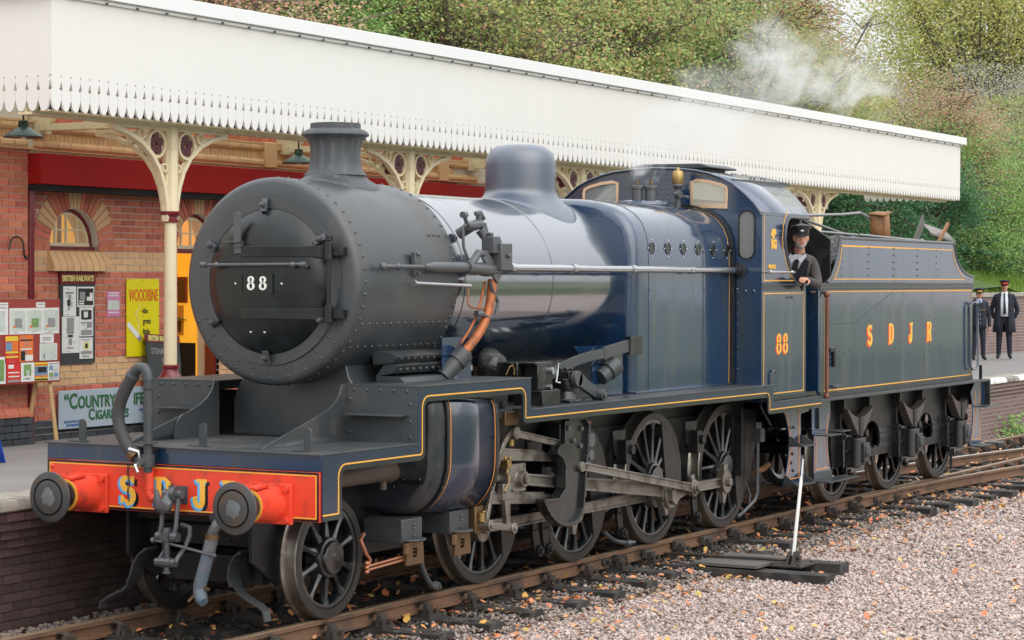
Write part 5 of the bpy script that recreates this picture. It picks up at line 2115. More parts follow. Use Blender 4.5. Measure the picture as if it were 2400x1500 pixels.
g.tube([(1.50, .93, 2.825), (2.9, .95, 2.825)], .018, 10)
prt(g, 'smokebox_handrail', GREYST)
# ejector assembly
g = G()
g.tube([(2.12, -.95, 2.825), (2.22, -.95, 2.825), (2.28, -.95, 2.825), (2.82, -.96, 2.825)], [.024, .034, .044, .046], 12)
g.tube([(2.80, -.96, 2.825), (2.86, -.96, 2.825)], .062, 14)
g.tube([(2.84, -.97, 2.82), (3.1, -.98, 2.81), (3.32, -.99, 2.80)], [.045, .065, .05], 12)
g.tube([(2.88, -.97, 2.86), (2.98, -.98, 2.95), (3.12, -.98, 2.94)], .035, 10)
g.bar((3.05, -1.0, 2.94), (3.28, -1.02, 2.72), .02, .10, (0, 1, 0))
ej = prt(g, 'ejector', GREYST)
g = G()
g.box((3.22, -1.08, 2.80), (3.42, -.90, 3.04))
g.box((3.14, -1.05, 2.95), (3.26, -.92, 3.10))
for (xx, yy, zz) in ((3.28, -1.02, 3.04), (3.37, -.96, 3.04), (3.17, -1.0, 3.10), (3.22, -.96, 3.10)):
    g.cyl((xx, yy, zz), (xx, yy, zz + .035), .024, n=6)
g.cyl((3.33, -1.08, 2.93), (3.33, -1.11, 2.93), .022, n=8)
prt(g, 'ejector_body', GREYST, ej, bevel=.008)
g = G()
g.box((2.05, -.90, 2.75), (2.15, -.86, 2.95))
for zz in (2.77, 2.93):
    g.dome((2.10, -.905, zz), (0, -1, 0), .02)
prt(g, 'bracket', GREYST, ej, bevel=.004)
g = G()
g.tube([(1.98, -.93, 2.69), (2.88, -.96, 2.665)], .015, 8)
g.cyl((1.97, -.93, 2.69), (1.99, -.93, 2.69), .03, n=10)
prt(g, 'oil_pipe', STEEL, ej)
g = G()
g.cyl((3.08, -.72, 3.12), (3.10, -.84, 3.19), .05, n=12)
g.tube([(2.98, -.86, 3.19), (3.1, -.86, 3.195), (3.22, -.86, 3.21)], [.035, .05, .045], 10)
g.cyl((3.2, -.86, 3.19), (3.2, -.86, 3.31), .03, n=10)
g.tube([(3.14, -.86, 3.30), (3.2, -.87, 3.315), (3.28, -.86, 3.26)], .022, 8)
g.cyl((2.98, -.87, 3.2), (2.92, -.87, 3.28), .018, n=8)
g.cyl((2.89, -.87, 3.285), (2.95, -.87, 3.285), .03, n=8)
g.tube([(3.2, -.87, 3.16), (3.26, -.94, 3.02), (3.12 + .12, -.97, 2.93)], [.045, .028, .035], 10)
g.tube([(3.27, -.88, 3.22), (3.275, -.94, 3.0)], .014, 6)
prt(g, 'steam_valve', GREYST, ej)
g = G()
g.tube([(2.95, -.87, 3.20), (2.88, -.88, 3.18), (2.88, -.89, 3.0), (2.93, -.92, 2.86)], .014, 8)
g.tube([(2.87, -.94, 2.66), (2.87, -.94, 2.50), (2.92, -.95, 2.475), (3.22, -.97, 2.46)], .009, 8, 1)
g.tube([(3.18, -.99, 2.70), (3.2, -1.0, 2.62), (3.30, -1.0, 2.52), (3.26, -1.0, 2.40), (3.15, -1.0, 2.38), (3.05, -.97, 2.42)], .017, 8)
g.cyl((2.98, -.96, 2.42), (3.07, -.97, 2.42), .03, n=8)
prt(g, 'small_pipe', [GREYST, COPPER], ej)
g = G()
g.tube(bez((3.25, -.97, 2.72), (3.22, -.98, 2.45), (3.10, -.97, 2.25), (2.80, -.93, 2.08), 14), .042, 12)
g.tube(bez((3.20, -.92, 2.70), (3.10, -.93, 2.45), (3.0, -.93, 2.3), (2.78, -.88, 2.12), 12), .012, 6)
prt(g, 'lagged_pipe', OCHRE, ej)
# blast pipe plate and washout plugs
g = G()
g.prism([(2.50, 1.86), (3.0, 1.86), (3.0, 2.14), (2.90, 2.22), (2.50, 2.22)], 'y', -.90, -.89)
prt(g, 'side_plate', BLUE)
g = G()
g.cyl((2.55, -.88, 1.88), (2.72, -.98, 2.07), .075, n=16)
g.cyl((2.66, -.945, 2.005), (2.735, -.99, 2.087), .088, n=16)
p = Vector((2.74, -.993, 2.092))
nd = Vector((.17, -.1, .19)).normalized()
for s_ in (-.025, .025):
    g.bar(p + Vector((s_, 0, -s_ * .9)) + Vector((0, .02, .03)), p + Vector((s_, 0, -s_ * .9)) - Vector((0, .02, .03)) * 1.0, .012, .02, nd, 1)
prt(g, 'plug', [GREYBLK, DARKIN])
g = G()
g.prism([(5.28, 1.59), (5.95, 1.59), (5.95, 2.05), (5.60, 2.06), (5.28, 1.90)], 'y', -.93, -.92)
g.prism([(5.04, 2.08), (5.60, 2.08), (5.9, 2.02), (5.2, 1.96)], 'y', -.86, -.85)
prt(g, 'side_plate', BLUE)
g = G()
g.cyl((5.42, -.95, 1.77), (5.58, -1.02, 1.875), .08, n=16)
g.cyl((5.50, -.99, 1.83), (5.60, -1.035, 1.895), .095, n=16)
prt(g, 'plug', GREYBLK)
# reversing rod and shaft
g = G()
pts = bez((4.20, -1.02, 1.82), (4.5, -1.02, 1.93), (4.9, -1.02, 1.985), (5.36, -1.02, 2.01), 10)
for i in range(len(pts) - 1):
    g.bar(pts[i], pts[i + 1] + (pts[i + 1] - pts[i]) * .05, .025, .095, (0, 1, 0))
g.bar((5.34, -1.02, 2.01), (5.93, -1.02, 2.075), .035, .12, (0, 1, 0))
prt(g, 'reversing_rod', GREYBLK, bevel=.004)
G().box((5.88, -1.05, 1.98), (6.15, -.99, 2.16)).build('rod_guide', BLK, LOCO)
g = G()
g.lathe([(1.58, .13), (1.60, .13), (1.61, .10), (1.68, .075), (1.76, .10), (1.80, .10)], (4.46, -1.08, 0), 'z', 16)
g.cyl((4.46, -1.18, 1.78), (4.46, .6, 1.78), .075, n=14)
g.box((4.38, -1.15, 1.78), (4.54, -1.02, 1.87))
for dx in (-.05, .05):
    for dy in (-.12, -.06):
        g.cyl((4.46 + dx, -1.08 + dy + .09, 1.87), (4.46 + dx, -1.08 + dy + .09, 1.90), .018, n=6)
g.box((4.30, -1.20, 1.579), (4.62, -.95, 1.61))
rs = prt(g, 'reversing_shaft', BLK, bevel=.005)
g = G()
g.bar((4.47, -1.19, 1.80), (4.86, -1.19, 1.635), .05, .13, (0, 1, 0), h1=.085)
g.cyl((4.46, -1.165, 1.80), (4.46, -1.215, 1.80), .075, n=16)
g.cyl((4.87, -1.15, 1.635), (4.87, -1.27, 1.635), .052, n=14)
g.cyl((4.87, -1.26, 1.635), (4.87, -1.29, 1.635), .03, n=8)
prt(g, 'lifting_arm', GREYBLK, rs, bevel=.005)
# mechanical lubricator
g = G()
g.box((3.76, -1.16, 1.72), (4.04, -1.02, 1.96))
g.box((3.70, -.98, 1.80), (4.0, -.70, 1.97))
g.box((3.72, -1.16, 1.945), (4.06, -.70, 1.975))
lu = prt(g, 'lubricator', BLK, bevel=.01)
g = G()
g.box((3.73, -1.22, 1.579), (4.08, -.92, 1.72))
prt(g, 'lubricator_bracket', BLK, lu, bevel=.006)
g = G()
g.cyl((3.99, -1.16, 1.89), (3.99, -1.20, 1.89), .035, n=12)
g.tube([(4.05, -1.2, 1.96), (4.03, -1.22, 1.96), (4.02, -1.22, 1.88), (3.99, -1.22, 1.79), (4.03, -1.24, 1.78)], .010, 6)
g.cyl((3.97, -1.16, 1.745), (3.97, -1.185, 1.745), .022, n=8)
prt(g, 'crank_handle', STEEL, lu)
g = G()
g.lathe([(0, .12), (.08, .17), (.16, .16), (.24, .10), (.25, .001)], (3.75, -.55, 1.93), (0, -1, 0), 24)
prt(g, 'blower_drum', BLK)
g = G()
g.tube([(3.63, -.9, 1.86), (3.64, -.93, 1.93), (3.66, -.95, 1.95), (3.69, -.95, 1.91), (3.69, -.95, 1.86)], .008, 6)
prt(g, 'brass_loop', BRASS)
G().box((4.2, -.93, 1.58), (5.28, -.60, 1.70)).build('box_ledge', BLK, LOCO, bevel=.006)
g = G()
g.box((5.0, -.92, 1.70), (5.12, -.8, 1.735))
g.box((4.8, -.90, 1.70), (4.9, -.8, 1.73))
g.build('white_rag', PAPER, LOCO, bevel=.01)

# ---- cylinders
def shear(g, k=.078, x0=2.3):
    g.v = [(p[0], p[1], p[2] - (p[0] - x0) * k) for p in g.v]
    return g


for sy in (-1, 1):
    prof = [(.60, 1.72), (1.19, 1.72), (1.25, 1.70), (1.275, 1.64), (1.285, 1.5), (1.285, 1.22), (1.275, 1.10), (1.24, .98), (1.18, .88), (1.09, .79), (.98, .735), (.85, .715), (.60, .72)]
    pp = [prof[0]]
    for i in range(len(prof) - 1):
        p0, p1, p2, p3 = (Vector(prof[max(0, i - 1)]), Vector(prof[i]), Vector(prof[i + 1]), Vector(prof[min(len(prof) - 1, i + 2)]))
        for t_ in (.25, .5, .75, 1.0):
            q_ = .5 * ((2 * p1) + (p2 - p0) * t_ + (2 * p0 - 5 * p1 + 4 * p2 - p3) * t_ ** 2 + (3 * p1 - p0 - 3 * p2 + p3) * t_ ** 3)
            pp.append((q_.x, q_.y))
    prof = pp
    rows = []
    for x_, d in ((1.72, .06), (1.74, .02), (1.79, 0), (2.80, 0), (2.86, .02), (2.89, .07)):
        rows.append([(x_, sy * (a - d if a > .7 else a), (b + d if b < 1.0 else b - d * .4)) for a, b in prof])
    g = G()
    g.sheet(rows, flip=sy > 0)
    g.add(rows[0], [tuple(range(len(rows[0])))[::(1 if sy > 0 else -1)]])
    g.add(rows[-1], [tuple(range(len(rows[0])))[::(-1 if sy > 0 else 1)]])
    cy = prt(shear(g), 'cylinder', BLK if sy > 0 else M('cylinder cladding', (.018, .023, .030), .30, coat=.35, var=.3, scale=3, dirt=((.06, .055, .055), .4, 4), bump=.06, bscale=6), angle=50)
    if sy > 0:
        continue
    pan = [(sy * (a + .005), b) for a, b in prof if (b > .9 or a > .9) and a > 1.0]
    g = G()
    g.sheet([[(x_, a * (1.004), b) for a, b in pan] for x_ in (1.96, 2.74)], flip=False)
    pnl = prt(shear(g), 'cladding_panel', M('cylinder panel paint', (.010, .022, .050), .24, coat=.8, coat_ior=1.8, var=.3, scale=2, bump=.05, bscale=3, coat_rough=.12), cy, angle=60)
    s_ = pnl.modifiers.new('solid', 'SOLIDIFY')
    s_.thickness = .006
    s_.offset = 1
    g = G()
    for x_ in (1.90, 2.72):
        g.sheet([[(xx, a * 1.009 - .001, b) for a, b in pan] for xx in (x_, x_ + .045)])
    bd_ = prt(shear(g), 'strap', FRM, cy, angle=60)
    s_ = bd_.modifiers.new('solid', 'SOLIDIFY')
    s_.thickness = .008
    s_.offset = 1
    g = G()
    for x_ in (1.952, 2.70):
        g.sheet([[(xx, a * 1.013 - .002, b) for a, b in pan[1:-1]] for xx in (x_, x_ + .010)])
    prt(shear(g), 'lining', M('orange lining', (.80, .30, .04), .4, var=.05), cy, angle=0)
    g = G()
    for x_ in (1.92, 2.742):
        for (a, b) in ((-1.30, 1.62), (-1.302, 1.40), (-1.302, 1.14), (-1.255, .96)):
            g.dome((x_, a, b), (0, -1, 0), .013)
    prt(shear(g), 'screw', GREYST, cy)
    # front cover plate
    g = G()
    g.box((1.70, -1.2, 1.03), (1.715, -.70, 1.06))
    for yy, zz in ((-.9, 1.10), (-.9, 1.0), (-1.0, 1.06), (-1.15, 1.07), (-.93, 1.15)):
        g.dome((1.712, yy, zz), (-1, 0, 0), .016)
    prt(g, 'front_cover', BLK, cy)
# steam / exhaust pipe ahead of the cylinder
g = G()
g.tube([(.75, -.86, 1.13), (1.60, -.86, 1.13), (1.74, -.86, 1.12)], [.085, .085, .10], 16)
g.cyl((1.60, -.87, 1.05), (1.60, -.87, .98), .03, n=8)
prt(g, 'pipe', BRONZ if False else M('warm grey pipe', (.10, .075, .065), .6, var=.25, scale=5))
# rail-level front drain covers
for x0_ in (1.58, 2.36):
    g = G()
    g.prism([(-1.08, .55), (-1.08, .745), (-.70, .745), (-.70, .55)], 'x', x0_ - .02, x0_ + .30)
    g.lathe([(0, .16), (.02, .16)], (x0_ + .14, -1.03, .56), 'z', 18)
    g.v = [(p[0], p[1], p[2]) for p in g.v]
    dr = prt(g, 'relief_valve_cover', GREYBLK, bevel=.01)
    g = G()
    hole = [(x0_ + .12, .42), (x0_ + .12, .50), (x0_ + .19, .50), (x0_ + .19, .42)]
    g.prism([[(x0_ + .02, .36), (x0_ + .30, .36), (x0_ + .28, .56), (x0_ + .04, .56)], hole], 'y', -1.10, -1.07)
    g.cyl((x0_ + .02, -1.09, .46), (x0_ + .02, -1.09, .55), .035, n=8)
    for zz in (.44, .47):
        g.box((x0_ + .12, -1.085, zz), (x0_ + .19, -1.075, zz + .012))
    prt(g, 'drain_cock', BRONZ, dr, bevel=.003)
    g = G()
    for zz in (.60, .66, .69):
        g.dome((x0_ + .16, -1.085, zz), (0, -1, 0), .013)
    prt(g, 'stud', GREYST, dr)
g = G()
g.tube([(1.18, -.95, .66), (1.10, -.97, .62), (1.14, -1.0, .5), (1.20, -1.0, .45), (1.16, -1.0, .40)], .016, 8)
g.tube([(1.14, -1.0, .40), (1.62, -1.06, .44)], .012, 8)
g.tube([(1.14, -1.0, .37), (1.62, -1.06, .41)], .012, 8)
for k in range(3):
    g.ell((1.13, -1.01, .36 + .035 * k), (.024, .024, .02))
prt(g, 'drain_pipe', COPPER)
g = G()
g.tube(bez((1.95, -1.0, .42), (2.1, -1.0, .1), (2.3, -.95, .08), (2.55, -.85, .06), 10), .022, 8)
g.tube([(2.34, -.93, .11), (2.46, -.88, .09)], .035, 8)
prt(g, 'hose_pipe', GREYST)
# ---- motion
MOT = [
    ('connecting_rod', lambda g: (g.ibar((3.52, -1.10, .935), (6.52, -1.10, .60), .075, .105, .15), g.cyl((6.60, -1.05, .545), (6.60, -1.17, .545), .135, n=24), g.bar((6.45, -1.10, .61), (6.70, -1.10, .59), .09, .20), g.bar((6.52, -1.10, .50), (6.58, -1.10, .34), .06, .12, h1=.05), g.cyl((3.43, -1.05, .945), (3.43, -1.16, .945), .085, n=18))),
] + [('coupling_rod', lambda g, a=a, b=b: g.ibar((a + .12, -.93, .53), (b - .12, -.93, .53), .06, .105)) for a, b in ((3.08, 4.90), (4.90, 6.635), (6.635, 8.43))] + [
] + [('rod_boss', lambda g, x_=x_: (g.cyl((x_, -.89, .53), (x_, -.985, .53), .125, n=20), g.cyl((x_, -.985, .53), (x_, -1.03 if x_ != 6.635 else -.99, .53), .05, n=6), g.bar((x_ - .02, -.94, .62), (x_ - .02, -.94, .72), .07, .09), g.bar((x_ - .02, -.94, .43), (x_ - .05, -.94, .30), .055, .11, h1=.05) if x_ in (4.9, 8.43) else None)) for x_ in (3.08, 4.90, 6.635, 8.43)] + [
    ('return_crank', lambda g: (g.bar((6.60, -1.19, .545), (6.96, -1.19, .595), .045, .13, h1=.09), g.cyl((6.60, -1.16, .545), (6.60, -1.22, .545), .10, n=6), g.cyl((6.94, -1.16, .595), (6.94, -1.30, .595), .06, n=14), g.cyl((6.94, -1.29, .595), (6.94, -1.325, .595), .035, n=6))),
    ('eccentric_rod', lambda g: (g.ibar((4.48, -1.25, .985), (6.86, -1.25, .605), .05, .075, .09), g.cyl((6.94, -1.22, .595), (6.94, -1.28, .595), .085, n=18), g.bar((6.86, -1.25, .68), (6.93, -1.25, .70), .05, .08), g.cyl((4.44, -1.23, .985), (4.44, -1.27, .985), .05, n=12))),
    ('radius_rod', lambda g: (g.ibar((3.34, -1.16, 1.355), (4.28, -1.16, 1.195), .045, .065), g.cyl((3.30, -1.13, 1.365), (3.30, -1.20, 1.365), .06, n=14))),
    ('combination_lever', lambda g: ([g.bar(a, b, .035, .05, (0, 1, 0)) for a, b in zip(*(lambda q: (q[:-1], q[1:]))(bez((3.27, -1.15, 1.37), (3.08, -1.15, 1.30), (3.0, -1.15, 1.1), (2.82, -1.15, .60), 8)))], g.cyl((2.81, -1.10, .59), (2.81, -1.22, .59), .05, n=14), g.cyl((2.81, -1.21, .59), (2.81, -1.235, .59), .028, n=6))),
    ('union_link', lambda g: (g.bar((2.81, -1.17, .59), (3.25, -1.17, .525), .035, .06), g.cyl((3.25, -1.13, .525), (3.25, -1.21, .525), .05, n=14), g.cyl((3.25, -1.2, .525), (3.25, -1.225, .525), .026, n=6))),
    ('drop_arm', lambda g: (g.bar((3.20, -1.14, .92), (3.20, -1.14, .78), .06, .20), g.bar((3.20, -1.14, .79), (3.215, -1.14, .54), .045, .10, h1=.055), g.cyl((3.13, -1.13, .86), (3.13, -1.19, .86), .02, n=6), g.cyl((3.27, -1.13, .86), (3.27, -1.19, .86), .02, n=6))),
    ('crosshead', lambda g: (g.box((3.22, -1.15, .83), (3.55, -1.0, 1.08)), g.cyl((3.43, -1.14, .945), (3.43, -1.21, .945), .075, n=10), g.cyl((3.43, -1.2, .945), (3.43, -1.235, .945), .045, n=6))),
    ('piston_rod', lambda g: (g.tube([(2.85, -1.06, .99), (3.35, -1.06, .955)], .045, 12),)),
]
for nm, fn in MOT:
    g = G()
    fn(g)
    prt(g, nm, MOTION, bevel=.004)
for (x0_, x1_, z0_, z1_) in ((2.95, 4.15, 1.185, 1.09), (2.95, 4.15, .80, .705)):
    g = G()
    g.bar((x0_, -1.07, z0_), (x1_, -1.07, z1_), .10, .085)
    g.bar((x0_ + .1, -1.07, z0_ + .035), (x1_ - .15, -1.07, z1_ + .05), .06, .05)
    prt(g, 'slide_bar', MOTION, bevel=.004)
g = G()
g.box((3.20, -1.16, 1.05), (3.27, -1.08, 1.13))
g.cyl((3.22, -1.12, 1.13), (3.22, -1.12, 1.16), .022, n=8)
g.cyl((3.25, -1.15, 1.13), (3.25, -1.15, 1.155), .018, n=8)
g.cyl((3.22, -1.14, 1.0), (3.22, -1.14, 1.05), .015, n=8)
g.cyl((3.36, -1.10, 1.24), (3.36, -1.10, 1.32), .03, n=10)
g.cyl((2.77, -1.14, .62), (2.77, -1.14, .70), .03, n=10)
g.cyl((2.77, -1.16, .7), (2.77, -1.16, .72), .02, n=8)
g.tube([(3.22, -1.16, 1.0), (3.18, -1.18, .92), (3.08, -1.18, .86)], .008, 6)
prt(g, 'oil_box', BRASS, bevel=.004)
g = G()
g.box((2.70, -1.12, .52), (2.86, -.9, .76))
prt(g, 'valve_gear_bracket', BRONZ, bevel=.01)
g = G()
g.box((3.05, -1.16, 1.50), (3.35, -1.0, 1.58), 1)
g.box((3.08, -1.20, 1.44), (3.32, -1.0, 1.56))
for xx in (3.13, 3.24):
    g.cyl((xx, -1.08, 1.58), (xx, -1.08, 1.64), .03, n=8, mi=1)
g.tube([(3.0, -.9, 1.75), (3.02, -1.0, 1.66), (3.1, -1.05, 1.6)], .012, 6, 1)
prt(g, 'spindle_guide', [BRONZ, GREYBLK], bevel=.005)
# motion bracket
g = G()
brk_o = [(4.16, 1.44), (4.50, 1.44), (4.58, 1.36), (4.545, 1.1), (4.46, .60)] + [(p.x, p.y) for p in bez((4.46, .60, 0), (4.42, .50, 0), (4.25, .44, 0), (4.08, .48, 0), 5)][1:] + [(p.x, p.y) for p in bez((4.08, .48, 0), (3.9, .52, 0), (3.78, .62, 0), (3.70, .73, 0), 5)][1:] + [(3.98, .72), (4.10, .80), (4.12, 1.0), (4.06, 1.10), (3.95, 1.15), (4.0, 1.2), (4.16, 1.22)]
g.prism(brk_o, 'y', -1.23, -1.19)
for i in range(len(brk_o) - 1):
    a, b = brk_o[i], brk_o[i + 1]
    g.bar((a[0], -1.22, a[1]), (b[0], -1.22, b[1]), .10, .03, (0, 1, 0))
g.box((4.14, -1.185, 1.0), (4.5, -1.0, 1.40))
g.box((4.2, -1.2, .6), (4.34, -.62, .9))
mb = prt(g, 'motion_bracket', BLK, bevel=.004)
g = G()
for (x_, z_) in ((4.46, 1.34), (4.30, 1.24), (4.44, 1.18), (4.2, 1.36)):
    g.cyl((x_, -1.23, z_), (x_, -1.255, z_), .025, n=6)
g.cyl((4.64, -1.14, 1.22), (4.64, -1.26, 1.22), .07, n=14)
g.cyl((4.66, -1.14, 1.08), (4.66, -1.25, 1.08), .055, n=14)
g.box((4.56, -1.24, .96), (4.66, -1.16, 1.03))
g.bar((4.60, -1.2, 1.40), (4.62, -1.2, .95), .06, .09)
prt(g, 'expansion_link', GREYST, mb, bevel=.003)
g = G()
g.ell((4.70, -1.15, 1.38), (.07, .06, .045))
g.cyl((4.70, -1.15, 1.40), (4.70, -1.15, 1.46), .025, n=8)
prt(g, 'oil_cup', COPPER, mb)

# ---- wheels
def wheel_meshes(R, rim, hub, ns, bw, crank=None):
    g = G()
    tp = [(-.066, R - .072), (-.068, R - .006), (-.060, R), (.02, R + .004), (.036, R + .012), (.05, R + .030), (.062, R + .028), (.07, R + .012), (.07, R - .07)]
    g.lathe(tp, (0, 0, 0), 'y', 72, closed=True)
    g.m = []
    for j in range(len(tp)):
        g.m += [0 if j in (0, 6, 7, 8) else 1] * 72
    mt_ = g.mesh('tyre', [TYREM, TREADM], angle=30)
    g = G()
    ri, ro = R - .072 - rim, R - .070
    g.lathe([(-.055, ro), (-.060, ro - .01), (-.055, ri + .012), (-.03, ri), (.04, ri), (.055, ro)], (0, 0, 0), 'y', 64, closed=True)
    g.lathe([(-.115, .0001), (-.115, hub * .8), (-.11, hub * .83), (-.085, hub * .86), (-.08, hub), (-.05, hub + .012), (.05, hub + .02), (.06, hub), (.06, .0001)], (0, 0, 0), 'y', 32)
    for k in range(ns):
        a = 2 * PI * (k + .5) / ns
        d = Vector((cos(a), 0, sin(a)))
        t = Vector((-sin(a), 0, cos(a)))
        vs_, n = [], 8
        for (r, w, th) in ((hub * .9, .050, .052), (hub + .06, .034, .042), ((hub + ri) / 2, .027, .036), (ri - .05, .028, .034), (ri + .012, .050, .042)):
            for i in range(n):
                b_ = 2 * PI * i / n
                vs_.append(d * r + t * (w * cos(b_)) + Vector((0, -.012 + th * sin(b_), 0)))
        fs = []
        for j in range(4):
            for i in range(n):
                i2 = (i + 1) % n
                fs.append((j * n + i, j * n + i2, (j + 1) * n + i2, (j + 1) * n + i))
        g.add(vs_, fs)
    g.lathe([(-.118, .0001), (-.118, .03), (-.114, .04)], (0, 0, 0), 'y', 12)
    if crank is not None:
        c = Vector((crank[0], 0, crank[1]))
        g.cyl(c + Vector((0, -.12, 0)), c + Vector((0, .03, 0)), .12, n=20)
        g.bar(Vector((0, -.06, 0)), c + Vector((0, -.06, 0)), .11, .22)
        g.cyl(c + Vector((0, -.1, 0)), c + Vector((0, -.21, 0)), .06, n=16)
    mw = g.mesh('wheel', WHEELM, angle=40)
    mb_ = None
    if bw is not None:
        a0, a1 = bw
        g = G()
        pts = [((ro + .002) * cos(a), (ro + .002) * sin(a)) for a in np.linspace(a0, a1, 17)]
        g.prism(pts, 'y', -.066, .045)
        mb_ = g.mesh('balance weight', [TYREM], angle=25)
    return mw, mt_, mb_


CR = (-.292, -.150)
WL = wheel_meshes(.491, .05, .16, 10, None)
WC = wheel_meshes(.676, .045, .155, 15, (math.radians(-52), math.radians(72)), CR)
WT = wheel_meshes(.640, .05, .15, 10, None)


def put_wheel(ms, x, R, root, sy, label=None):
    w = obj('wheel', ms[0], root, (x, sy * .745, R))
    parts = [('tyre', ms[1])] + ([('balance_weight', ms[2])] if ms[2] else [])
    for nm, me_ in parts:
        obj(nm, me_, w, (x, sy * .745, R))
    if sy > 0:
        w.rotation_euler = (0, 0, PI)
    return w


for sy in (-1, 1):
    put_wheel(WL, .891, .491, LOCO, sy)
    for x_ in (3.371, 5.192, 6.926, 8.724):
        put_wheel(WC, x_, .676, LOCO, sy)
g = G()
for x_, R in ((.891, .491), (3.371, .676), (5.192, .676), (6.926, .676), (8.724, .676)):
    g.cyl((x_, -.72, R), (x_, .72, R), .09, n=14)
prt(g, 'axle', FRM)
# springs, hangers, sand pipes between the wheels
for (x_) in (4.28, 4.47, 6.05, 7.85):
    g = G()
    g.bar((x_, -.83, .62), (x_ + .02, -.83, .38), .03, .12, h1=.09)
    g.bar((x_ + .02, -.83, .40), (x_ + .06, -.83, .17), .03, .12, h1=.10)
    g.cyl((x_ + .07, -.80, .19), (x_ + .07, -.88, .19), .055, n=6)
    g.cyl((x_ + .07, -.86, .19), (x_ + .07, -.90, .19), .03, n=6)
    prt(g, 'brake_hanger', FRM, bevel=.003)
for x_ in (4.30, 6.08, 7.80):
    g = G()
    g.prism([(x_ - .14, 1.22), (x_ + .16, 1.22), (x_ + .12, .98), (x_ + .02, .9), (x_ - .10, .98)], 'y', -.83, -.80)
    g.box((x_ - .02, -.92, .88), (x_ + .10, -.76, 1.12))
    g.cyl((x_ + .09, -.92, 1.02), (x_ + .09, -.95, 1.02), .05, n=8)
    prt(g, 'brake_block', FRM, bevel=.004)
for x_ in (5.55, ):
    g = G()
    g.tube(bez((5.85, -.78, .22), (6.0, -.80, .12), (6.1, -.82, .08), (6.45, -.82, .06), 8), .022, 8)
    g.tube([(6.25, -.82, .07), (6.36, -.82, .065)], .034, 8)
    prt(g, 'sand_pipe', GREYST)
g = G()
g.tube([(9.46, -.90, 1.0), (9.46, -.90, .33), (9.43, -.88, .24), (9.25, -.82, .12), (9.12, -.80, .08)], .022, 8)
g.box((9.40, -.96, .90), (9.52, -.84, 1.05))
g.cyl((9.46, -.9, 1.05), (9.46, -.9, 1.12), .05, n=8)
g.tube([(9.36, -.8, .45), (9.40, -.84, .3), (9.36, -.84, .18)], .009, 6)
g.tube([(9.48, -.92, 1.5), (9.42, -.95, 1.30), (9.65, -.98, 1.07)], .012, 6)
prt(g, 'sand_pipe', GREYST)
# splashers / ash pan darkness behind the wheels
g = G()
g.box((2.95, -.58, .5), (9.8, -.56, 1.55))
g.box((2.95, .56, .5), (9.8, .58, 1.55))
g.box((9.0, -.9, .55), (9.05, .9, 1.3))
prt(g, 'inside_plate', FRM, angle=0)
g = G()
g.tube([(9.5, -.85, .55), (9.75, -.85, .57), (10.0, -.8, .60)], .035, 10)
prt(g, 'injector_pipe', RUSTY)
# cab steps
g = G()
stp = [(9.42, 1.262), (10.20, 1.262), (10.20, 1.22)] + [(9.96, 1.20), (9.96, .42), (9.44, .42)] + [(p.x, p.y) for p in bez((9.44, .42, 0), (9.60, .65, 0), (9.66, .90, 0), (9.58, 1.05, 0), 6)][1:] + [(9.50, 1.20)]
g.prism(stp, 'y', -1.22, -1.208)
cst = prt(g, 'cab_step_plate', BLUE)
g = G()
strip(g, [(9.50, 1.24)] + [(p.x, p.y) for p in bez((9.58, 1.12, 0), (9.70, .90, 0), (9.66, .68, 0), (9.53, .48, 0), 8)] + [(9.90, .48), (9.90, 1.24)], .008, 'y', -1.2235, -1.2205)
prt(g, 'lining', M('orange lining', (.8, .3, .04)), cst, angle=0)
for zz in (.43, .86):
    g = G()
    g.box((9.45 if zz < .5 else 9.60, -1.40, zz - .012), (9.98, -1.20, zz))
    for x_ in (9.45 if zz < .5 else 9.60, 9.97):
        g.prism([(-1.39, zz), (-1.22, zz), (-1.22, zz + .10), (-1.25, zz + .10)], 'x', x_, x_ + .01)
    prt(g, 'step_tread', GREYBLK, cst, bevel=.003)
g = G()
for (x_, z_) in ((9.70, .76), (9.67, .66), (9.72, .57), (9.63, 1.06), (9.73, 1.06)):
    g.dome((x_, -1.222, z_), (0, -1, 0), .02)
prt(g, 'bolt', FRM, cst)

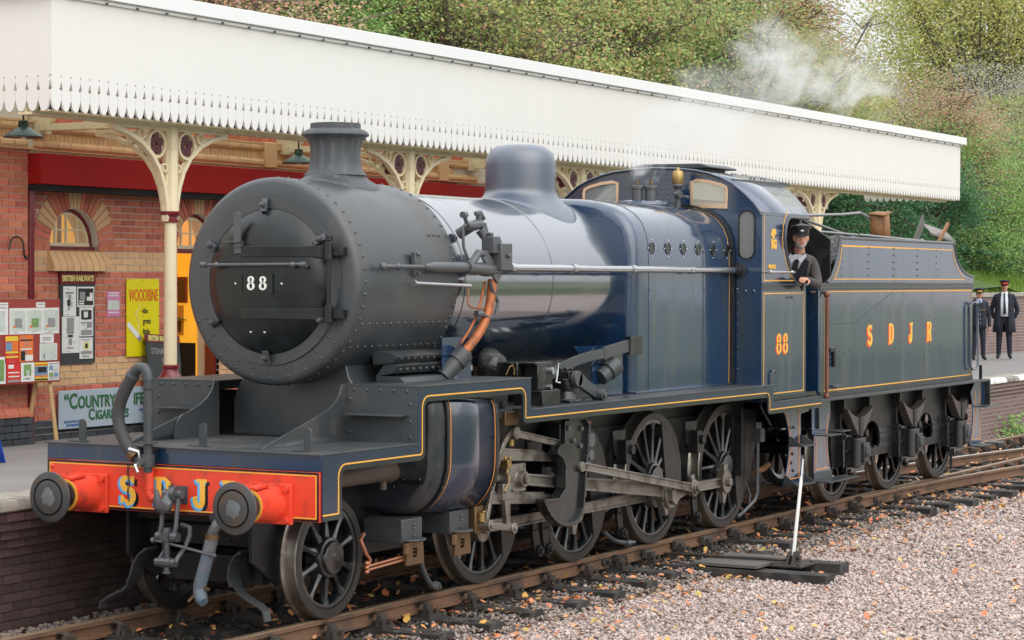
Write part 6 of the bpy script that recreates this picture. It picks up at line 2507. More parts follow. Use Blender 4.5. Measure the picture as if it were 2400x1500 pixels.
# ---- front end: buffers, coupling, pipes, guard irons
def buffer(sy):
    y, z = sy * .886, 1.007
    g = G()
    g.box((-.055, y - .20, z - .155), (-.0225, y + .20, z + .155))
    g.lathe([(-.05, .155), (-.09, .145), (-.13, .132), (-.30, .118), (-.31, .122), (-.325, .122)], (0, y, z), 'x', 28, flip=True)
    bf = prt(g, 'buffer', RED, LOCO, bevel=.005)
    g = G()
    for dy in (-.165, .165):
        for dz in (-.12, .12):
            g.cyl((-.055, y + dy, z + dz), (-.09, y + dy, z + dz), .026, n=6)
    g.bar((-.13, y, z + .145), (-.30, y, z + .13), .10, .02)
    for dx in (-.12, -.29):
        g.cyl((dx, y + .04, z + .13), (dx, y + .04, z + .165), .018, n=6)
    prt(g, 'bolt', RED, bf, bevel=.002)
    g = G()
    g.lathe([(-.322, .1235), (-.322, .1265), (-.329, .1265), (-.329, .1235)], (0, y, z), 'x', 28)
    prt(g, 'lining', YEL, bf)
    g = G()
    g.lathe([(-.325, .108), (-.36, .108), (-.365, .115), (-.38, .115), (-.385, .095), (-.43, .09), (-.45, .095)], (0, y, z), 'x', 24, flip=True)
    prt(g, 'buffer_ram', BLK, bf)
    g = G()
    g.lathe([(-.445, .08), (-.46, .12), (-.49, .195), (-.50, .2), (-.511, .197), (-.524, .15), (-.53, .08), (-.532, .0001)], (0, y, z), 'x', 40, flip=True)
    prt(g, 'buffer_head', M('worn buffer steel', (.085, .085, .088), .48, metal=.55, var=.3, scale=5, dirt=((.13, .085, .05), .35, 6), bump=.12, bscale=12), bf, angle=30)
    rr_ = random.Random(int(sy) + 5)
    g = G()
    pl_ = [((.105 + rr_.uniform(-.014, .02)) * cos(a), (.115 + rr_.uniform(-.016, .02)) * sin(a)) for a in np.linspace(0, 2 * PI, 19)[:-1]]
    g.lathe([(-.5255, .148), (-.5262, .147), (-.5262, .143), (-.5255, .142)], (0, y, z), 'x', 36)
    prt(g, 'worn_ring', FRM, bf)
    g = G()
    n_ = len(pl_)
    rows = [[(-.5335 + .010 * k_ ** 2 * .9, y + a * k_, z + b * k_) for a, b in pl_ + pl_[:1]] for k_ in (.02, .3, .6, .8, 1.0)]
    g.sheet(rows, flip=True)
    prt(g, 'grease_patch', M('grey buffer grease', (.15, .165, .175), .42, metal=.3, var=.35, scale=9, bump=.2, bscale=20), bf, angle=60)


buffer(-1)
buffer(1)
# block letters S D J R on the beam: yellow face, light and deep blue edge, black drop shade
def arc_pts(cy, cz, ry, rz, a0, a1, n=10):
    return [(cy + ry * cos(math.radians(a0 + (a1 - a0) * i / n)), cz + rz * sin(math.radians(a0 + (a1 - a0) * i / n))) for i in range(n + 1)]


def glyph(ch, h):
    """strokes (polyline, width) in a box about h tall, origin at the middle of the baseline"""
    w = h * .225
    th = h * .12
    S_ = []
    if ch == 'S':
        p = arc_pts(0, h * .73, h * .22, h * .185, 20, 180, 8) + arc_pts(0, h * .73, h * .22, h * .22, 180, 255, 4)[1:] + arc_pts(0, h * .275, h * .24, h * .24, 75, -90, 8)[0:] + arc_pts(0, h * .275, h * .24, h * .20, -90, -165, 5)[1:]
        S_.append((p, [th * 1.0] * 5 + [w] * (len(p) - 10) + [th] * 5))
        S_.append(([(h * .23, h * .98), (h * .23, h * .72)], th * .8))
        S_.append(([(-h * .25, h * .30), (-h * .25, h * .01)], th * .8))
    if ch in 'DR':
        S_.append(([(-h * .17, 0), (-h * .17, h)], w))
        for z in (h * .055, h * .945):
            S_.append(([(-h * .33, z), (0, z)], th))
    if ch == 'D':
        p = [(0, h * .945)] + arc_pts(h * .06, h * .5, h * .20, h * .445, 90, -90, 12) + [(0, h * .055)]
        S_.append((p, [th] * 4 + [w] * (len(p) - 8) + [th] * 4))
    if ch == 'R':
        p = [(0, h * .945)] + arc_pts(h * .08, h * .715, h * .17, h * .23, 90, -90, 10) + [(-.1 * h, h * .485)]
        S_.append((p, [th] * 3 + [w * .95] * (len(p) - 6) + [th] * 3))
        S_.append(([(h * .06, h * .48), (h * .20, h * .30), (h * .22, h * .08), (h * .36, h * .045)], [w, w, w * .9, th]))
    if ch == 'J':
        p = [(h * .12, h)] + [(h * .12, h * .3)] + arc_pts(-h * .03, h * .26, h * .15, h * .20, 0, -190, 9)
        S_.append((p, [w] * 6 + [w * .8] * (len(p) - 6)))
        S_.append(([(-h * .12, h * .945), (h * .30, h * .945)], th))
        S_.append((arc_pts(-h * .17, h * .30, h * .05, h * .05, 0, 330, 8), th * .9))
    return S_


def letter(parent, ch, h, place, layers, axis, t0, sgn, xs=1.0):
    """place: (horizontal, base z); layers: list of (dx, dz, material, depth)"""
    g = G()
    mats = []
    for k, (dx, dz, mm, d0, d1) in enumerate(layers):
        mats.append(mm)
        for si, (pts, w) in enumerate(glyph(ch, h)):
            q = [((place[0] + sgn * (p[0] * xs + dx)), place[1] + p[1] + dz) for p in pts]
            if not isinstance(w, (list, tuple)):
                w = [w] * len(q)
            strip(g, q, list(w), axis, t0 - d1 - si * .00022, t0 - d0, k)
    return g.build('letter', mats, parent, 0)


bx = -.0225
for ch, yy in (('S', .498), ('D', .150), ('J', -.205), ('R', -.50)):
    letter(bb, ch, .225, (yy, .935), [(.026, -.022, BLK, .0, .0012), (-.020, -.020, MBLUE, .0006, .0020), (-.024, -.008, LBLUE, .0010, .0024), (-.010, -.020, LBLUE, .0016, .0030), (0, 0, GOLD, .002, .0045)], 'x', bx, -1, 1.05)
# drawhook and screw coupling
g = G()
hk_pts = [(-.02, 1.03), (-.12, 1.03), (-.19, 1.0), (-.235, .955), (-.26, .965), (-.285, 1.02), (-.30, 1.085)]
g.tube([(a, 0.0, b) for a, b in [(-.02, 1.04), (-.10, 1.04), (-.15, 1.0), (-.19, .955), (-.235, .94), (-.275, .965), (-.295, 1.02), (-.30, 1.09)]], [.05, .05, .055, .055, .05, .042, .032, .014], 10)
g.cyl((-.13, -.12, 1.045), (-.13, .06, 1.045), .034, n=10)
g.cyl((-.13, -.07, 1.045), (-.13, -.025, 1.045), .062, n=14)
g.bar((-.03, 0, 1.03), (.0, 0, 1.03), .18, .14, (0, 1, 0))
hook = prt(g, 'drawhook', GREYST)
g = G()
for yy in (-.085, .055):
    g.tube([(-.13, yy, 1.03), (-.15, yy, .92), (-.17, yy - .004, .80), (-.18, yy + .012, .72)], .019, 8)
    g.cyl((-.18, yy - .03, .715), (-.18, yy + .03, .715), .038, n=10)
g.box((-.225, -.05, .685), (-.145, .03, .755))
g.cyl((-.185, -.01, .755), (-.185, -.01, .785), .035, n=6)
g.tube([(-.185, -.01, .74), (-.185, -.01, .44)], .024, 10)
for k in range(14):
    g.cyl((-.185, -.01, .62 - .010 * k), (-.185, -.01, .625 - .010 * k), .030, n=10)
g.cyl((-.185, -.01, .43), (-.185, -.01, .445), .036, n=10)
g.cyl((-.185, -.10, .515), (-.185, .09, .515), .034, n=10)
g.cyl((-.185, -.055, .515), (-.185, .035, .515), .042, n=10)
g.tube([(-.185, -.09, .52), (-.10, -.12, .63), (-.06, -.14, .72), (-.05, -.13, .78), (-.05, -.05, .80)], .020, 8)
g.tube([(-.185, .07, .52), (-.13, .05, .60), (-.08, .03, .68)], .018, 8)
g.tube([(-.20, .10, .685), (-.185, -.01, .668), (-.15, -.44, .59)], .012, 8)
g.tube([(-.205, .12, .686), (-.203, .09, .683)], .022, 8)
g.ell((-.15, -.44, .59), (.018, .018, .018))
prt(g, 'screw_coupling', GREYST, hook)
# vacuum standpipe and hose
g = G()
g.tube([(-.09, .245, 1.20), (-.09, .245, 1.93)], .037, 12)
g.tube([(-.09, .245, 1.86), (-.09, .245, 1.875)], .055, 12)
g.tube([(-.09, .245, 1.425), (-.09, .245, 1.44)], .075, 14)
g.cyl((-.09, .245, 1.24), (-.09, .245, 1.34), .056, n=14)
g.box((-.14, .25, 1.25), (-.05, .34, 1.32))
g.tube([(-.09, .245, 1.92), (-.09, .25, 1.975), (-.09, .28, 2.015), (-.09, .325, 2.02), (-.09, .365, 2.0), (-.09, .39, 1.96)], .044, 12)
sp = prt(g, 'vacuum_pipe', GREYBLK)
g = G()
g.tube([(-.075, .245, 1.24), (-.075, .245, 1.03), (-.07, .235, 1.0), (-.04, .20, .99), (-.01, .19, .99)], .036, 12)
g.tube([(-.075, .245, 1.075), (-.075, .245, 1.065)], .041, 12)
prt(g, 'red_pipe', RED, sp)
g = G()
pts = bez((-.09, .385, 1.97), (-.09, .50, 1.80), (-.09, .68, 1.60), (-.11, .345, 1.315), 46)
rad = [.050 + (.0035 if i % 2 else -.002) for i in range(len(pts))]
g.tube(pts, rad, 14)
prt(g, 'vacuum_hose', RUBBER, sp, angle=60)
g = G()
for q in (0, 44):
    g.tube([pts[q], pts[q + 2]], .057, 14, 0 if q == 0 else 1)
g.tube([(-.16, .38, 1.38), (-.14, .30, 1.36), (-.13, .29, 1.28), (-.14, .33, 1.25)], .016, 8, 2)
g.tube([(-.15, .33, 1.26), (-.16, .29, 1.20)], .012, 6, 2)
g.cyl((-.14, .26, 1.285), (-.17, .26, 1.285), .03, n=8)
prt(g, 'hose_clip', [GREYST, BRONZ, STEEL], sp)
g = G()
for k in range(11):
    c = Vector((-.12, .415 + .006 * sin(k), 1.24 - .026 * k))
    ring_ = [c + Vector((.008 * cos(a) * (k % 2), .008 * cos(a) * ((k + 1) % 2), .017 * sin(a))) for a in np.linspace(0, 2 * PI, 9)]
    g.tube(ring_, .0035, 5, caps=False)
prt(g, 'chain', FRM, sp)
# steam heating hose
g = G()
g.tube([(-.04, -.42, .86), (-.08, -.42, .83), (-.10, -.40, .78), (-.10, -.385, .745)], .045, 12)
g.cyl((-.02, -.42, .87), (-.06, -.42, .845), .085, n=14)
for a in (30, 200):
    g.cyl((-.05, -.42 + .075 * cos(math.radians(a)), .855 + .06 * sin(math.radians(a))), (-.08, -.42 + .075 * cos(math.radians(a)), .84 + .06 * sin(math.radians(a))), .02, n=6)
sh = prt(g, 'steam_heat_pipe', GREYST)
g = G()
hp = bez((-.10, -.385, .74), (-.11, -.36, .60), (-.12, -.30, .42), (-.12, -.275, .33), 24)
g.tube(hp, [.050 + (.002 if i % 2 else 0) for i in range(len(hp))], 12)
g.tube([(-.12, -.275, .34), (-.12, -.28, .29), (-.14, -.31, .245), (-.15, -.34, .225)], [.05, .055, .05, .04], 10)
prt(g, 'steam_heat_hose', M('worn grey hose', (.13, .14, .155), .55, var=.25, scale=6, dirt=((.06, .13, .19), .3, 4)), sh, angle=60)
g = G()
g.tube([(-.10, -.385, .75), (-.10, -.383, .71)], .056, 12)
g.tube([(-.13, -.24, .27), (-.16, -.20, .22)], .012, 6)
g.tube([(-.12, -.33, .33), (-.12, -.37, .32)], .014, 6)
prt(g, 'hose_clip', BRONZ, sh)
# pony truck beam and guard irons
g = G()
g.box((.36, -.58, .60), (.38, .62, .76))
g.prism([(.30, .60), (.42, .60), (.42, .30), (.30, .45)], 'y', .40, .42)
g.prism([(.30, .60), (.42, .60), (.42, .30), (.30, .45)], 'y', -.42, -.40)
g.box((.40, -.5, .30), (.5, .45, .52))
g.box((.2, -.6, .80), (.6, .6, .88))
pt_ = prt(g, 'pony_truck', FRM, bevel=.004)
g = G()
for yy in (.5, .3, -.3, -.5):
    g.dome((.36, yy, .72), (-1, 0, 0), .014)
g.dome((.36, -.22, .64), (-1, 0, 0), .016)
g.dome((.36, -.26, .64), (-1, 0, 0), .016)
prt(g, 'rivets', FRM, pt_)
for sy, pts_ in ((-1, [(-.46, .585), (-.40, .55), (-.35, .47), (-.335, .38), (-.36, .31), (-.42, .27), (-.52, .22), (-.63, .17), (-.675, .14), (-.69, .06)]), (1, [(.47, .56), (.55, .50), (.60, .42), (.63, .33), (.66, .27), (.74, .20), (.84, .15), (.92, .10), (.935, .05)])):
    g = G()
    for i in range(len(pts_) - 1):
        a, b = pts_[i], pts_[i + 1]
        wd = .16 if i < 4 else .09
        xo = .24 if i < 5 else .20
        g.bar((xo, a[0], a[1]), (xo, b[0] + (b[0] - a[0]) * .08, b[1] + (b[1] - a[1]) * .08), wd, .02, (1, 0, 0))
    prt(g, 'guard_iron', GREYBLK, bevel=.003)
g = G()
g.box((.95, -.62, .42), (1.2, -.48, .60))
g.tube([(.75, -.55, .95), (.75, -.55, .62), (.70, -.55, .55)], .03, 8)
g.box((.55, -.66, .44), (.72, -.52, .60))
prt(g, 'axlebox', FRM, bevel=.006)
# ------------------------------------------------------------------ tender
TEN = thing('tender', 'dark blue six-wheeled coal tender lettered SDJR coupled behind the engine cab', 'tender', (13.5, 0, 0))


def tp(g, name, mat, parent=TEN, bevel=0.0, angle=35, kind=None):
    return g.build(name, mat, parent, angle, bevel, None, None, kind)


TY = 1.20
g = G()
g.box((10.56, -TY, 1.355), (16.34, TY, 2.69))
tank = tp(g, 'tank', BLUE, bevel=.012)
# upper flared coping with the cut-away ends
up_o = [(10.60, 2.69), (10.80, 2.695)] + [(p.x, p.y) for p in bez((10.80, 2.695, 0), (11.02, 2.74, 0), (11.18, 2.95, 0), (11.22, 3.22, 0), 9)][1:] + [(15.44, 3.22), (15.50, 3.20)] + [(p.x, p.y) for p in bez((15.50, 3.2, 0), (15.56, 2.98, 0), (15.80, 2.80, 0), (16.34, 2.77, 0), 9)][1:] + [(16.34, 2.69)]
for sy in (-1, 1):
    g = G()
    g.prism(up_o, 'y', sy * TY - .008, sy * TY + .008)
    cp = tp(g, 'coping_plate', BLUE, angle=20)
    if sy > 0:
        continue
    y = -TY - .011
    g = G()
    g.tube([(p[0], -TY, p[1]) for p in up_o[1:-1]], .022, 8)
    tp(g, 'beading', GREYST, cp)
    g = G()
    strip(g, [(11.255, 3.13), (15.40, 3.13)] + [(p.x, p.y) for p in bez((15.42, 3.12, 0), (15.50, 2.95, 0), (15.70, 2.80, 0), (15.98, 2.735, 0), 8)] + [(10.98, 2.735)] + [(p.x, p.y) for p in bez((10.98, 2.735, 0), (11.14, 2.80, 0), (11.23, 2.95, 0), (11.255, 3.13, 0), 8)][1:-1], .011, 'y', y - .001, y + .003, closed=True)
    tp(g, 'lining', YEL, cp, angle=0)
    g = G()
    for xx, dbl in ((11.27, 0), (12.15, 1), (13.05, 1), (13.95, 1), (14.75, 0)):
        for zz in np.arange(2.78, 3.13, .085):
            for dx in ((0, .05) if dbl else (0,)):
                g.dome((xx + dx, -TY - .008, zz), (0, -1, 0), .012, n=5)
    tp(g, 'rivets', GREYST, cp, kind='stuff')
y = -TY
g = G()
g.box((10.56, y - .012, 2.60), (16.35, y, 2.685))
tp(g, 'band', DGREEN, tank, angle=0)
g = G()
g.box((10.56, y - .006, 1.345), (16.34, y, 1.42))
tp(g, 'band', DGREEN, tank, angle=0)
g = G()
for k in range(72):
    g.dome((10.62 + k * .0795, y - .012, 2.665), (0, -1, 0), .011, n=5)
for k in range(130):
    g.dome((10.62 + k * .044, y - .012, 2.622), (0, -1, 0), .009, n=5)
for k in range(118):
    g.dome((10.75 + k * .0475, y - .006, 1.395), (0, -1, 0), .010, n=5)
    g.dome((10.77 + k * .0475, y - .006, 1.37), (0, -1, 0), .010, n=5)
for k in range(20):
    g.dome((10.60, y, 1.47 + k * .058), (0, -1, 0), .010, n=5)
for xx in (10.92,):
    for k in range(19):
        g.dome((xx, y, 1.46 + k * .06), (0, -1, 0), .010, n=5)
for xx in (11.72, 12.10, 13.38, 14.72):
    for k in range(10 if xx > 12 else 8):
        g.dome((xx, y, 1.45 + k * .095), (0, -1, 0), .011, n=5)
for k in range(26):
    g.dome((11.05 + k * .165, y, 1.86 + (.02 if k % 2 else 0) - .0 * k), (0, -1, 0), .012, n=5)
for k in range(26):
    t_ = k / 25
    xx = 10.9 + .8 * min(1, t_ / .35) + max(0, t_ - .35) / .65 * 1.35
    zz = 2.21 + max(0, t_ - .35) / .65 * .36
    g.dome((xx, y, zz), (0, -1, 0), .012, n=5)
tp(g, 'rivets', GREYST, tank, kind='stuff')
g = G()
strip(g, [(10.72, 1.425), (16.25, 1.425), (16.25, 2.588), (10.72, 2.588)], .011, 'y', y - .0045, y - .0005, closed=True)
tp(g, 'lining', YEL, tank, angle=0)
for ch, xx in (('S', 12.25), ('D', 13.02), ('J', 13.755), ('R', 14.48)):
    letter(tank, ch, .25, (xx, 1.93), [(-.034, -.020, ORED, .0, .0015), (-.017, -.010, ORED, .0008, .002), (0, 0, GOLD, .002, .0045)], 'y', y - .001, 1, 1.0)
# soleplate, front and rear details
g = G()
g.box((10.42, -1.29, 1.315), (16.9, 1.29, 1.345))
tp(g, 'soleplate', GREYBLK, bevel=.003)
g = G()
g.box((16.86, -1.29, .98), (16.90, 1.29, 1.315))
tp(g, 'end_beam', BLK, bevel=.004)
g = G()
g.box((10.44, -1.25, 1.0), (10.47, 1.25, 1.315))
tp(g, 'end_beam', BLK, bevel=.004)
g = G()
g.tube([(10.66, y - .06, 1.36), (10.66, y - .06, 2.555), (10.66, y - .01, 2.58)], .022, 10)
g.ell((10.66, y - .055, 2.555), (.04, .04, .04))
g.ell((10.66, y - .055, 1.37), (.035, .035, .04))
tp(g, 'handrail', M('rusty handrail', (.20, .075, .05), .5, metal=.3, var=.4, scale=3))
g = G()
g.tube([(10.53, -1.1, 2.58), (10.66, -1.24, 2.585)], .02, 8)
tp(g, 'handrail_stay', FRM)
g = G()
g.tube([(16.18, y - .01, 2.40), (16.18, y - .07, 2.42), (16.32, y - .07, 2.42), (16.36, y - .07, 2.38), (16.36, y - .07, 1.55), (16.32, y - .06, 1.50), (16.18, y - .05, 1.50)], .016, 8)
g.tube([(16.18, y - .05, 1.50), (16.10, y - .04, 1.56), (16.08, y - .04, 2.36), (16.18, y - .06, 2.42)], .016, 8)
tp(g, 'rear_handrail', BLUE)
g = G()
g.box((10.86, y - .03, 1.88), (11.0, y, 1.93))
g.box((10.97, y - .035, 1.70), (11.03, y, 1.93))
g.tube([(10.9, y - .04, 1.47), (11.15, y - .04, 1.48)], .012, 6)
g.cyl((11.0, y, 1.47), (11.0, y - .05, 1.47), .02, n=8)
tp(g, 'bracket', BLK, bevel=.004)
for yy in (-1.17, .4):
    G().box((16.80, yy - .02, 1.345), (16.83, yy + .02, 1.54)).build('lamp_iron', BLK, TEN, bevel=.004)
# outside frames with the D-shaped lightening holes
def dhole(x0):
    return [(x0, .62), (x0 + .50, .62)] + arc(x0 + .50, .70, .08, -90, 0, 3) + [(x0 + .58, .72)] + arc(x0 + .29, .72, .29, 0, 180, 10, .24)


fo = [(10.55, 1.31), (10.55, 1.0), (11.45, .90), (11.5, .45), (12.38, .45), (12.45, .52), (13.48, .52), (13.52, .45), (14.42, .45), (14.5, .52), (15.46, .52), (15.5, .45), (16.40, .45), (16.45, .62), (16.60, .95), (16.85, 1.0), (16.85, 1.31)]
for sy in (-1, 1):
    g = G()
    g.prism([fo, dhole(12.60), dhole(14.66)], 'y', sy * .99 - .015, sy * .99 + .015)
    tf = tp(g, 'tender_frame', FRM, bevel=.003)
    if sy > 0:
        continue
    g = G()
    for k in range(4):
        g.dome((12.70 + k * .07, -1.005, .565), (0, -1, 0), .016)
        g.dome((12.30 + k * .08, -1.005, 1.24), (0, -1, 0), .014)
    tp(g, 'rivets', FRM, tf)
    for xa in (12.070, 14.079 - .013, 16.035):
        # leaf spring
        g = G()
        for k in range(11):
            L_ = .46 * (1 - k / 12.5)
            z0 = 1.17 - .021 * k
            pts = [(xa + L_ * s_, z0 - .13 * (1 - s_ * s_) * (L_ / .46) ** 1.2 * 1.0 - (.0 if k == 0 else 0)) for s_ in np.linspace(-1, 1, 9)]
            zoff = -.13 + .13 * (L_ / .46) ** 1.2
            strip(g, [(a, b + zoff) for a, b in pts], .0155, 'y', -1.16, -1.05)
        sg_ = tp(g, 'leaf_spring', M('spring steel brown', (.115, .095, .085), .45, metal=.3, var=.25, scale=8))
        g = G()
        g.box((xa - .055, -1.175, .82), (xa + .055, -1.02, 1.06))
        g.box((xa - .02, -1.12, .78), (xa + .02, -1.06, .83))
        tp(g, 'buckle', FRM, sg_, bevel=.004)
        for s_ in (-1, 1):
            g = G()
            g.box((xa + s_ * .44 - .025, -1.12, 1.12), (xa + s_ * .44 + .025, -1.0, 1.28))
            g.box((xa + s_ * .40 - .02, -1.06, .84), (xa + s_ * .40 + .02, -1.0, 1.15))
            g.cyl((xa + s_ * .40, -1.0, .83), (xa + s_ * .40, -1.10, .83), .05, n=10)
            tp(g, 'spring_hanger', FRM, sg_, bevel=.004)
        # axlebox and horn guides
        g = G()
        g.box((xa - .14, -1.17, .46), (xa + .16, -1.0, .80))
        g.box((xa - .02, -1.22, .50), (xa + .16, -1.15, .74))
        g.box((xa + .0, -1.24, .56), (xa + .14, -1.2, .70))
        g.cyl((xa - .13, -1.15, .44), (xa - .13, -1.15, .80), .055, n=12)
        g.cyl((xa + .06, -1.22, .60), (xa + .06, -1.25, .60), .03, n=6)
        g.cyl((xa + .12, -1.2, .48), (xa + .12, -1.24, .48), .035, n=8)
        ab = tp(g, 'axlebox', M('axlebox grey black', (.045, .046, .047), .38, metal=.2, var=.25, scale=7), bevel=.012)
        g = G()
        g.box((xa - .42, -1.06, .46), (xa - .16, -1.0, .86))
        g.box((xa - .42, -1.10, .82), (xa - .14, -1.0, .85))
        g.box((xa - .42, -1.10, .64), (xa - .14, -1.0, .66))
        g.box((xa - .44, -1.10, .46), (xa - .38, -1.0, .86))
        g.box((xa - .30, -1.09, .38), (xa + .32, -1.02, .45))
        g.cyl((xa - .20, -1.09, .40), (xa - .20, -1.12, .40), .03, n=6)
        for zz in (.52, .58, .70, .76):
            g.dome((xa - .41, -1.10, zz), (0, -1, 0), .014)
        tp(g, 'horn_guide', BLK, ab, bevel=.004)
        g = G()
        g.bar((xa + .42, -.9, .80), (xa + .40, -.9, .30), .03, .08)
        g.cyl((xa + .40, -.86, .32), (xa + .40, -.93, .32), .05, n=6)
        tp(g, 'brake_hanger', FRM)
for sy in (-1, 1):
    for x_ in (12.07, 14.066, 16.035):
        put_wheel(WT, x_, .640, TEN, sy)
g = G()
for x_ in (12.07, 14.066, 16.035):
    g.cyl((x_, -1.0, .64), (x_, 1.0, .64), .08, n=14)
g.box((10.6, -.55, .95), (16.8, .55, 1.3))
tp(g, 'underframe', FRM, angle=30)
# steps
for (o_, nm) in (([(10.28, 1.31), (10.86, 1.31), (10.88, 1.15)] + [(p.x, p.y) for p in bez((10.86, 1.1, 0), (10.76, .90, 0), (10.78, .65, 0), (10.95, .40, 0), 7)] + [(10.36, .40), (10.36, .94), (10.30, .94)], 'f'), ([(16.38, 1.31), (16.86, 1.31), (16.86, .99), (16.66, .97), (16.70, .45), (16.16, .45)] + [(p.x, p.y) for p in bez((16.16, .45, 0), (16.30, .62, 0), (16.34, .85, 0), (16.30, 1.0, 0), 6)][1:] + [(16.20, 1.18)], 'r')):
    g = G()
    g.prism(o_, 'y', -1.222, -1.21)
    st = tp(g, 'step_plate', BLUE, angle=20)
    g = G()
    if nm == 'f':
        g.box((10.36, -1.42, .385), (11.35, -1.18, .40))
        g.box((10.40, -1.40, .92), (10.80, -1.2, .935))
        g.prism([(10.78, -1.42), (11.1, -1.40), (11.12, -1.26), (10.78, -1.24)], 'z', .95, .962)
        g.box((10.36, -1.225, .40), (10.92, -1.215, .50))
    else:
        g.box((16.12, -1.40, .44), (16.72, -1.2, .455))
        g.box((16.66, -1.48, .455), (17.0, -1.28, .47))
        g.box((16.38, -1.40, .97), (17.0, -1.2, .985))
    tp(g, 'step_tread', GREYBLK, st, bevel=.003)
    g = G()
    if nm == 'f':
        strip(g, [(10.42, .90), (10.42, .53), (10.84, .53)] + [(p.x, p.y) for p in bez((10.84, .53, 0), (10.73, .70, 0), (10.72, .9, 0), (10.80, 1.15, 0), 6)][1:], .009, 'y', -1.2255, -1.2225)
    else:
        strip(g, [(16.40, 1.20), (16.44, .9), (16.28, .52), (16.62, .52), (16.62, 1.2)], .009, 'y', -1.2255, -1.2225)
    tp(g, 'lining', M('orange lining', (.8, .3, .04)), st, angle=0)
g = G()
g.tube([(15.9, -1.0, 1.0), (16.3, -1.1, .75)], .014, 6)
g.tube([(16.2, -.95, .45), (16.2, -.95, .12)], .02, 6)
tp(g, 'stay_rod', FRM)
# coal space, front plate and fire irons
g = G()
g.prism([(-1.18, 2.69), (-1.18, 3.20), (-.72, 3.52), (-.45, 3.60), (.45, 3.60), (.72, 3.52), (1.18, 3.20), (1.18, 2.69)], 'x', 10.95, 10.98)
g.box((10.6, -1.15, 1.36), (10.63, 1.15, 2.6))
g.box((10.35, -1.2, 1.36), (10.6, 1.2, 1.40))
tp(g, 'front_plate', FRM)
P = np.stack([RNG.uniform(11.2, 15.3, 900), RNG.uniform(-1.1, 1.1, 900), RNG.uniform(2.85, 3.18, 900)], 1)
P[:, 2] = 2.9 + .27 * np.exp(-((P[:, 0] - 13.9) / 1.6) ** 2) * (1 - .2 * np.abs(P[:, 1])) + RNG.uniform(-.05, .07, 900)
R_ = RNG.uniform(.05, .11, 900)
n = len(P)
V = ICO_V[None] * (1 + RNG.uniform(-.3, .3, (n, 12, 1)))
V = np.einsum('nij,nkj->nki', rand_rot(n), V) * R_[:, None, None] + P[:, None, :]
F = (ICO_F[None] + 12 * np.arange(n)[:, None, None]).reshape(-1, 3)
o = obj('coal', np_mesh('coal', V.reshape(-1, 3), F, COALM))
tag(o, 'heap of black coal lumps in the top of the tender', 'coal', kind='stuff')
fi = thing('fire_irons', 'bundle of long steel fire irons lying over the tender coal', 'fire irons', (12.5, -.7, 3.3))
g = G()
g.tube([(10.1, -.70, 3.62), (10.7, -.70, 3.50), (11.2, -.68, 3.47), (13.5, -.66, 3.22)], .018, 8)
g.tube([(10.65, -.75, 3.42), (10.75, -.75, 3.52), (11.4, -.72, 3.50), (12.6, -.70, 3.54), (13.3, -.68, 3.58), (13.85, -.66, 3.50)], .018, 8)
g.tube([(11.3, -.9, 3.30), (13.6, -.9, 3.27), (15.0, -.88, 3.24), (15.15, -.88, 3.27)], .016, 8)
g.tube([(12.4, -1.0, 3.28), (14.9, -1.0, 3.24), (15.9, -1.0, 3.16)], .018, 8)
g.build('iron_rod', M('worn iron rod', (.33, .32, .32), .42, metal=.7, var=.15), fi)
g = G()
g.tube([(10.72, -.9, 3.25), (10.72, -.9, 3.52)], .018, 8)
g.ell((10.72, -.9, 3.56), (.045, .045, .05))
g.tube([(10.0, -.9, 3.5), (10.0, -.9, 3.6)], .014, 6)
g.ell((10.0, -.9, 3.62), (.035, .035, .035))
g.build('knobbed_post', GREYST, TEN)
g = G()
bez_ = [(13.80, 3.56), (13.85, 3.62), (13.9, 3.63)]
rows = [[(13.80, -.82, 3.16), (13.74, -.82, 3.55)], [(13.95, -.85, 3.15), (13.87, -.85, 3.57)], [(14.12, -.80, 3.15), (14.01, -.80, 3.60)]]
g.sheet(rows)
g.sheet([[(13.80, -.82, 3.16), (13.74, -.82, 3.55)], [(13.77, -.66, 3.18), (13.70, -.66, 3.58)]], flip=True)
g.sheet([[(13.66, -.64, 3.585), (13.70, -.86, 3.56)], [(14.0, -.64, 3.62), (14.08, -.84, 3.615)]])
o = g.build('scoop_hood', RUSTY)
s_ = o.modifiers.new('solid', 'SOLIDIFY')
s_.thickness = .012
tag(o, 'rusty bent steel hood standing upright out of the coal', 'metal hood')
g = G()
g.bar((14.55, -.95, 3.14), (14.98, -.95, 3.54), .012, .15)
o = g.build('timber_board', WOODG)
tag(o, 'dark plank end leaning out of the coal beside the rusty hood', 'plank')
g = G()
rows = []
for k in range(7):
    a = PI * (k / 6)
    rows.append([(15.35, -.8 - .14 * cos(a), 3.35 + .0 - .05 * sin(a) + .04), (15.35 + .75, -.8 - .13 * cos(a), 3.27 - .05 * sin(a) + .03)])
g.sheet([[(15.28, -.95, 3.33), (16.28, -.95, 3.24)], [(15.30, -.93, 3.39), (16.30, -.93, 3.30)], [(15.34, -.80, 3.50), (16.33, -.80, 3.41)]])
g.tube([(15.3, -.95, 3.345), (16.28, -.95, 3.255)], .022, 6)
o = g.build('shovel_blade', M('worn shovel steel', (.22, .20, .185), .45, metal=.6, var=.3, scale=5))
s_ = o.modifiers.new('solid', 'SOLIDIFY')
s_.thickness = .01
tag(o, 'pale worn shovel blade lying on top of the coal', 'shovel')
g = G()
g.bar((15.35, -.99, 3.16), (15.95, -.97, 3.50), .03, .05)
o = g.build('wooden_stake', RUSTY)
tag(o, 'rusty brown bar leaning across the shovel blade', 'bar')
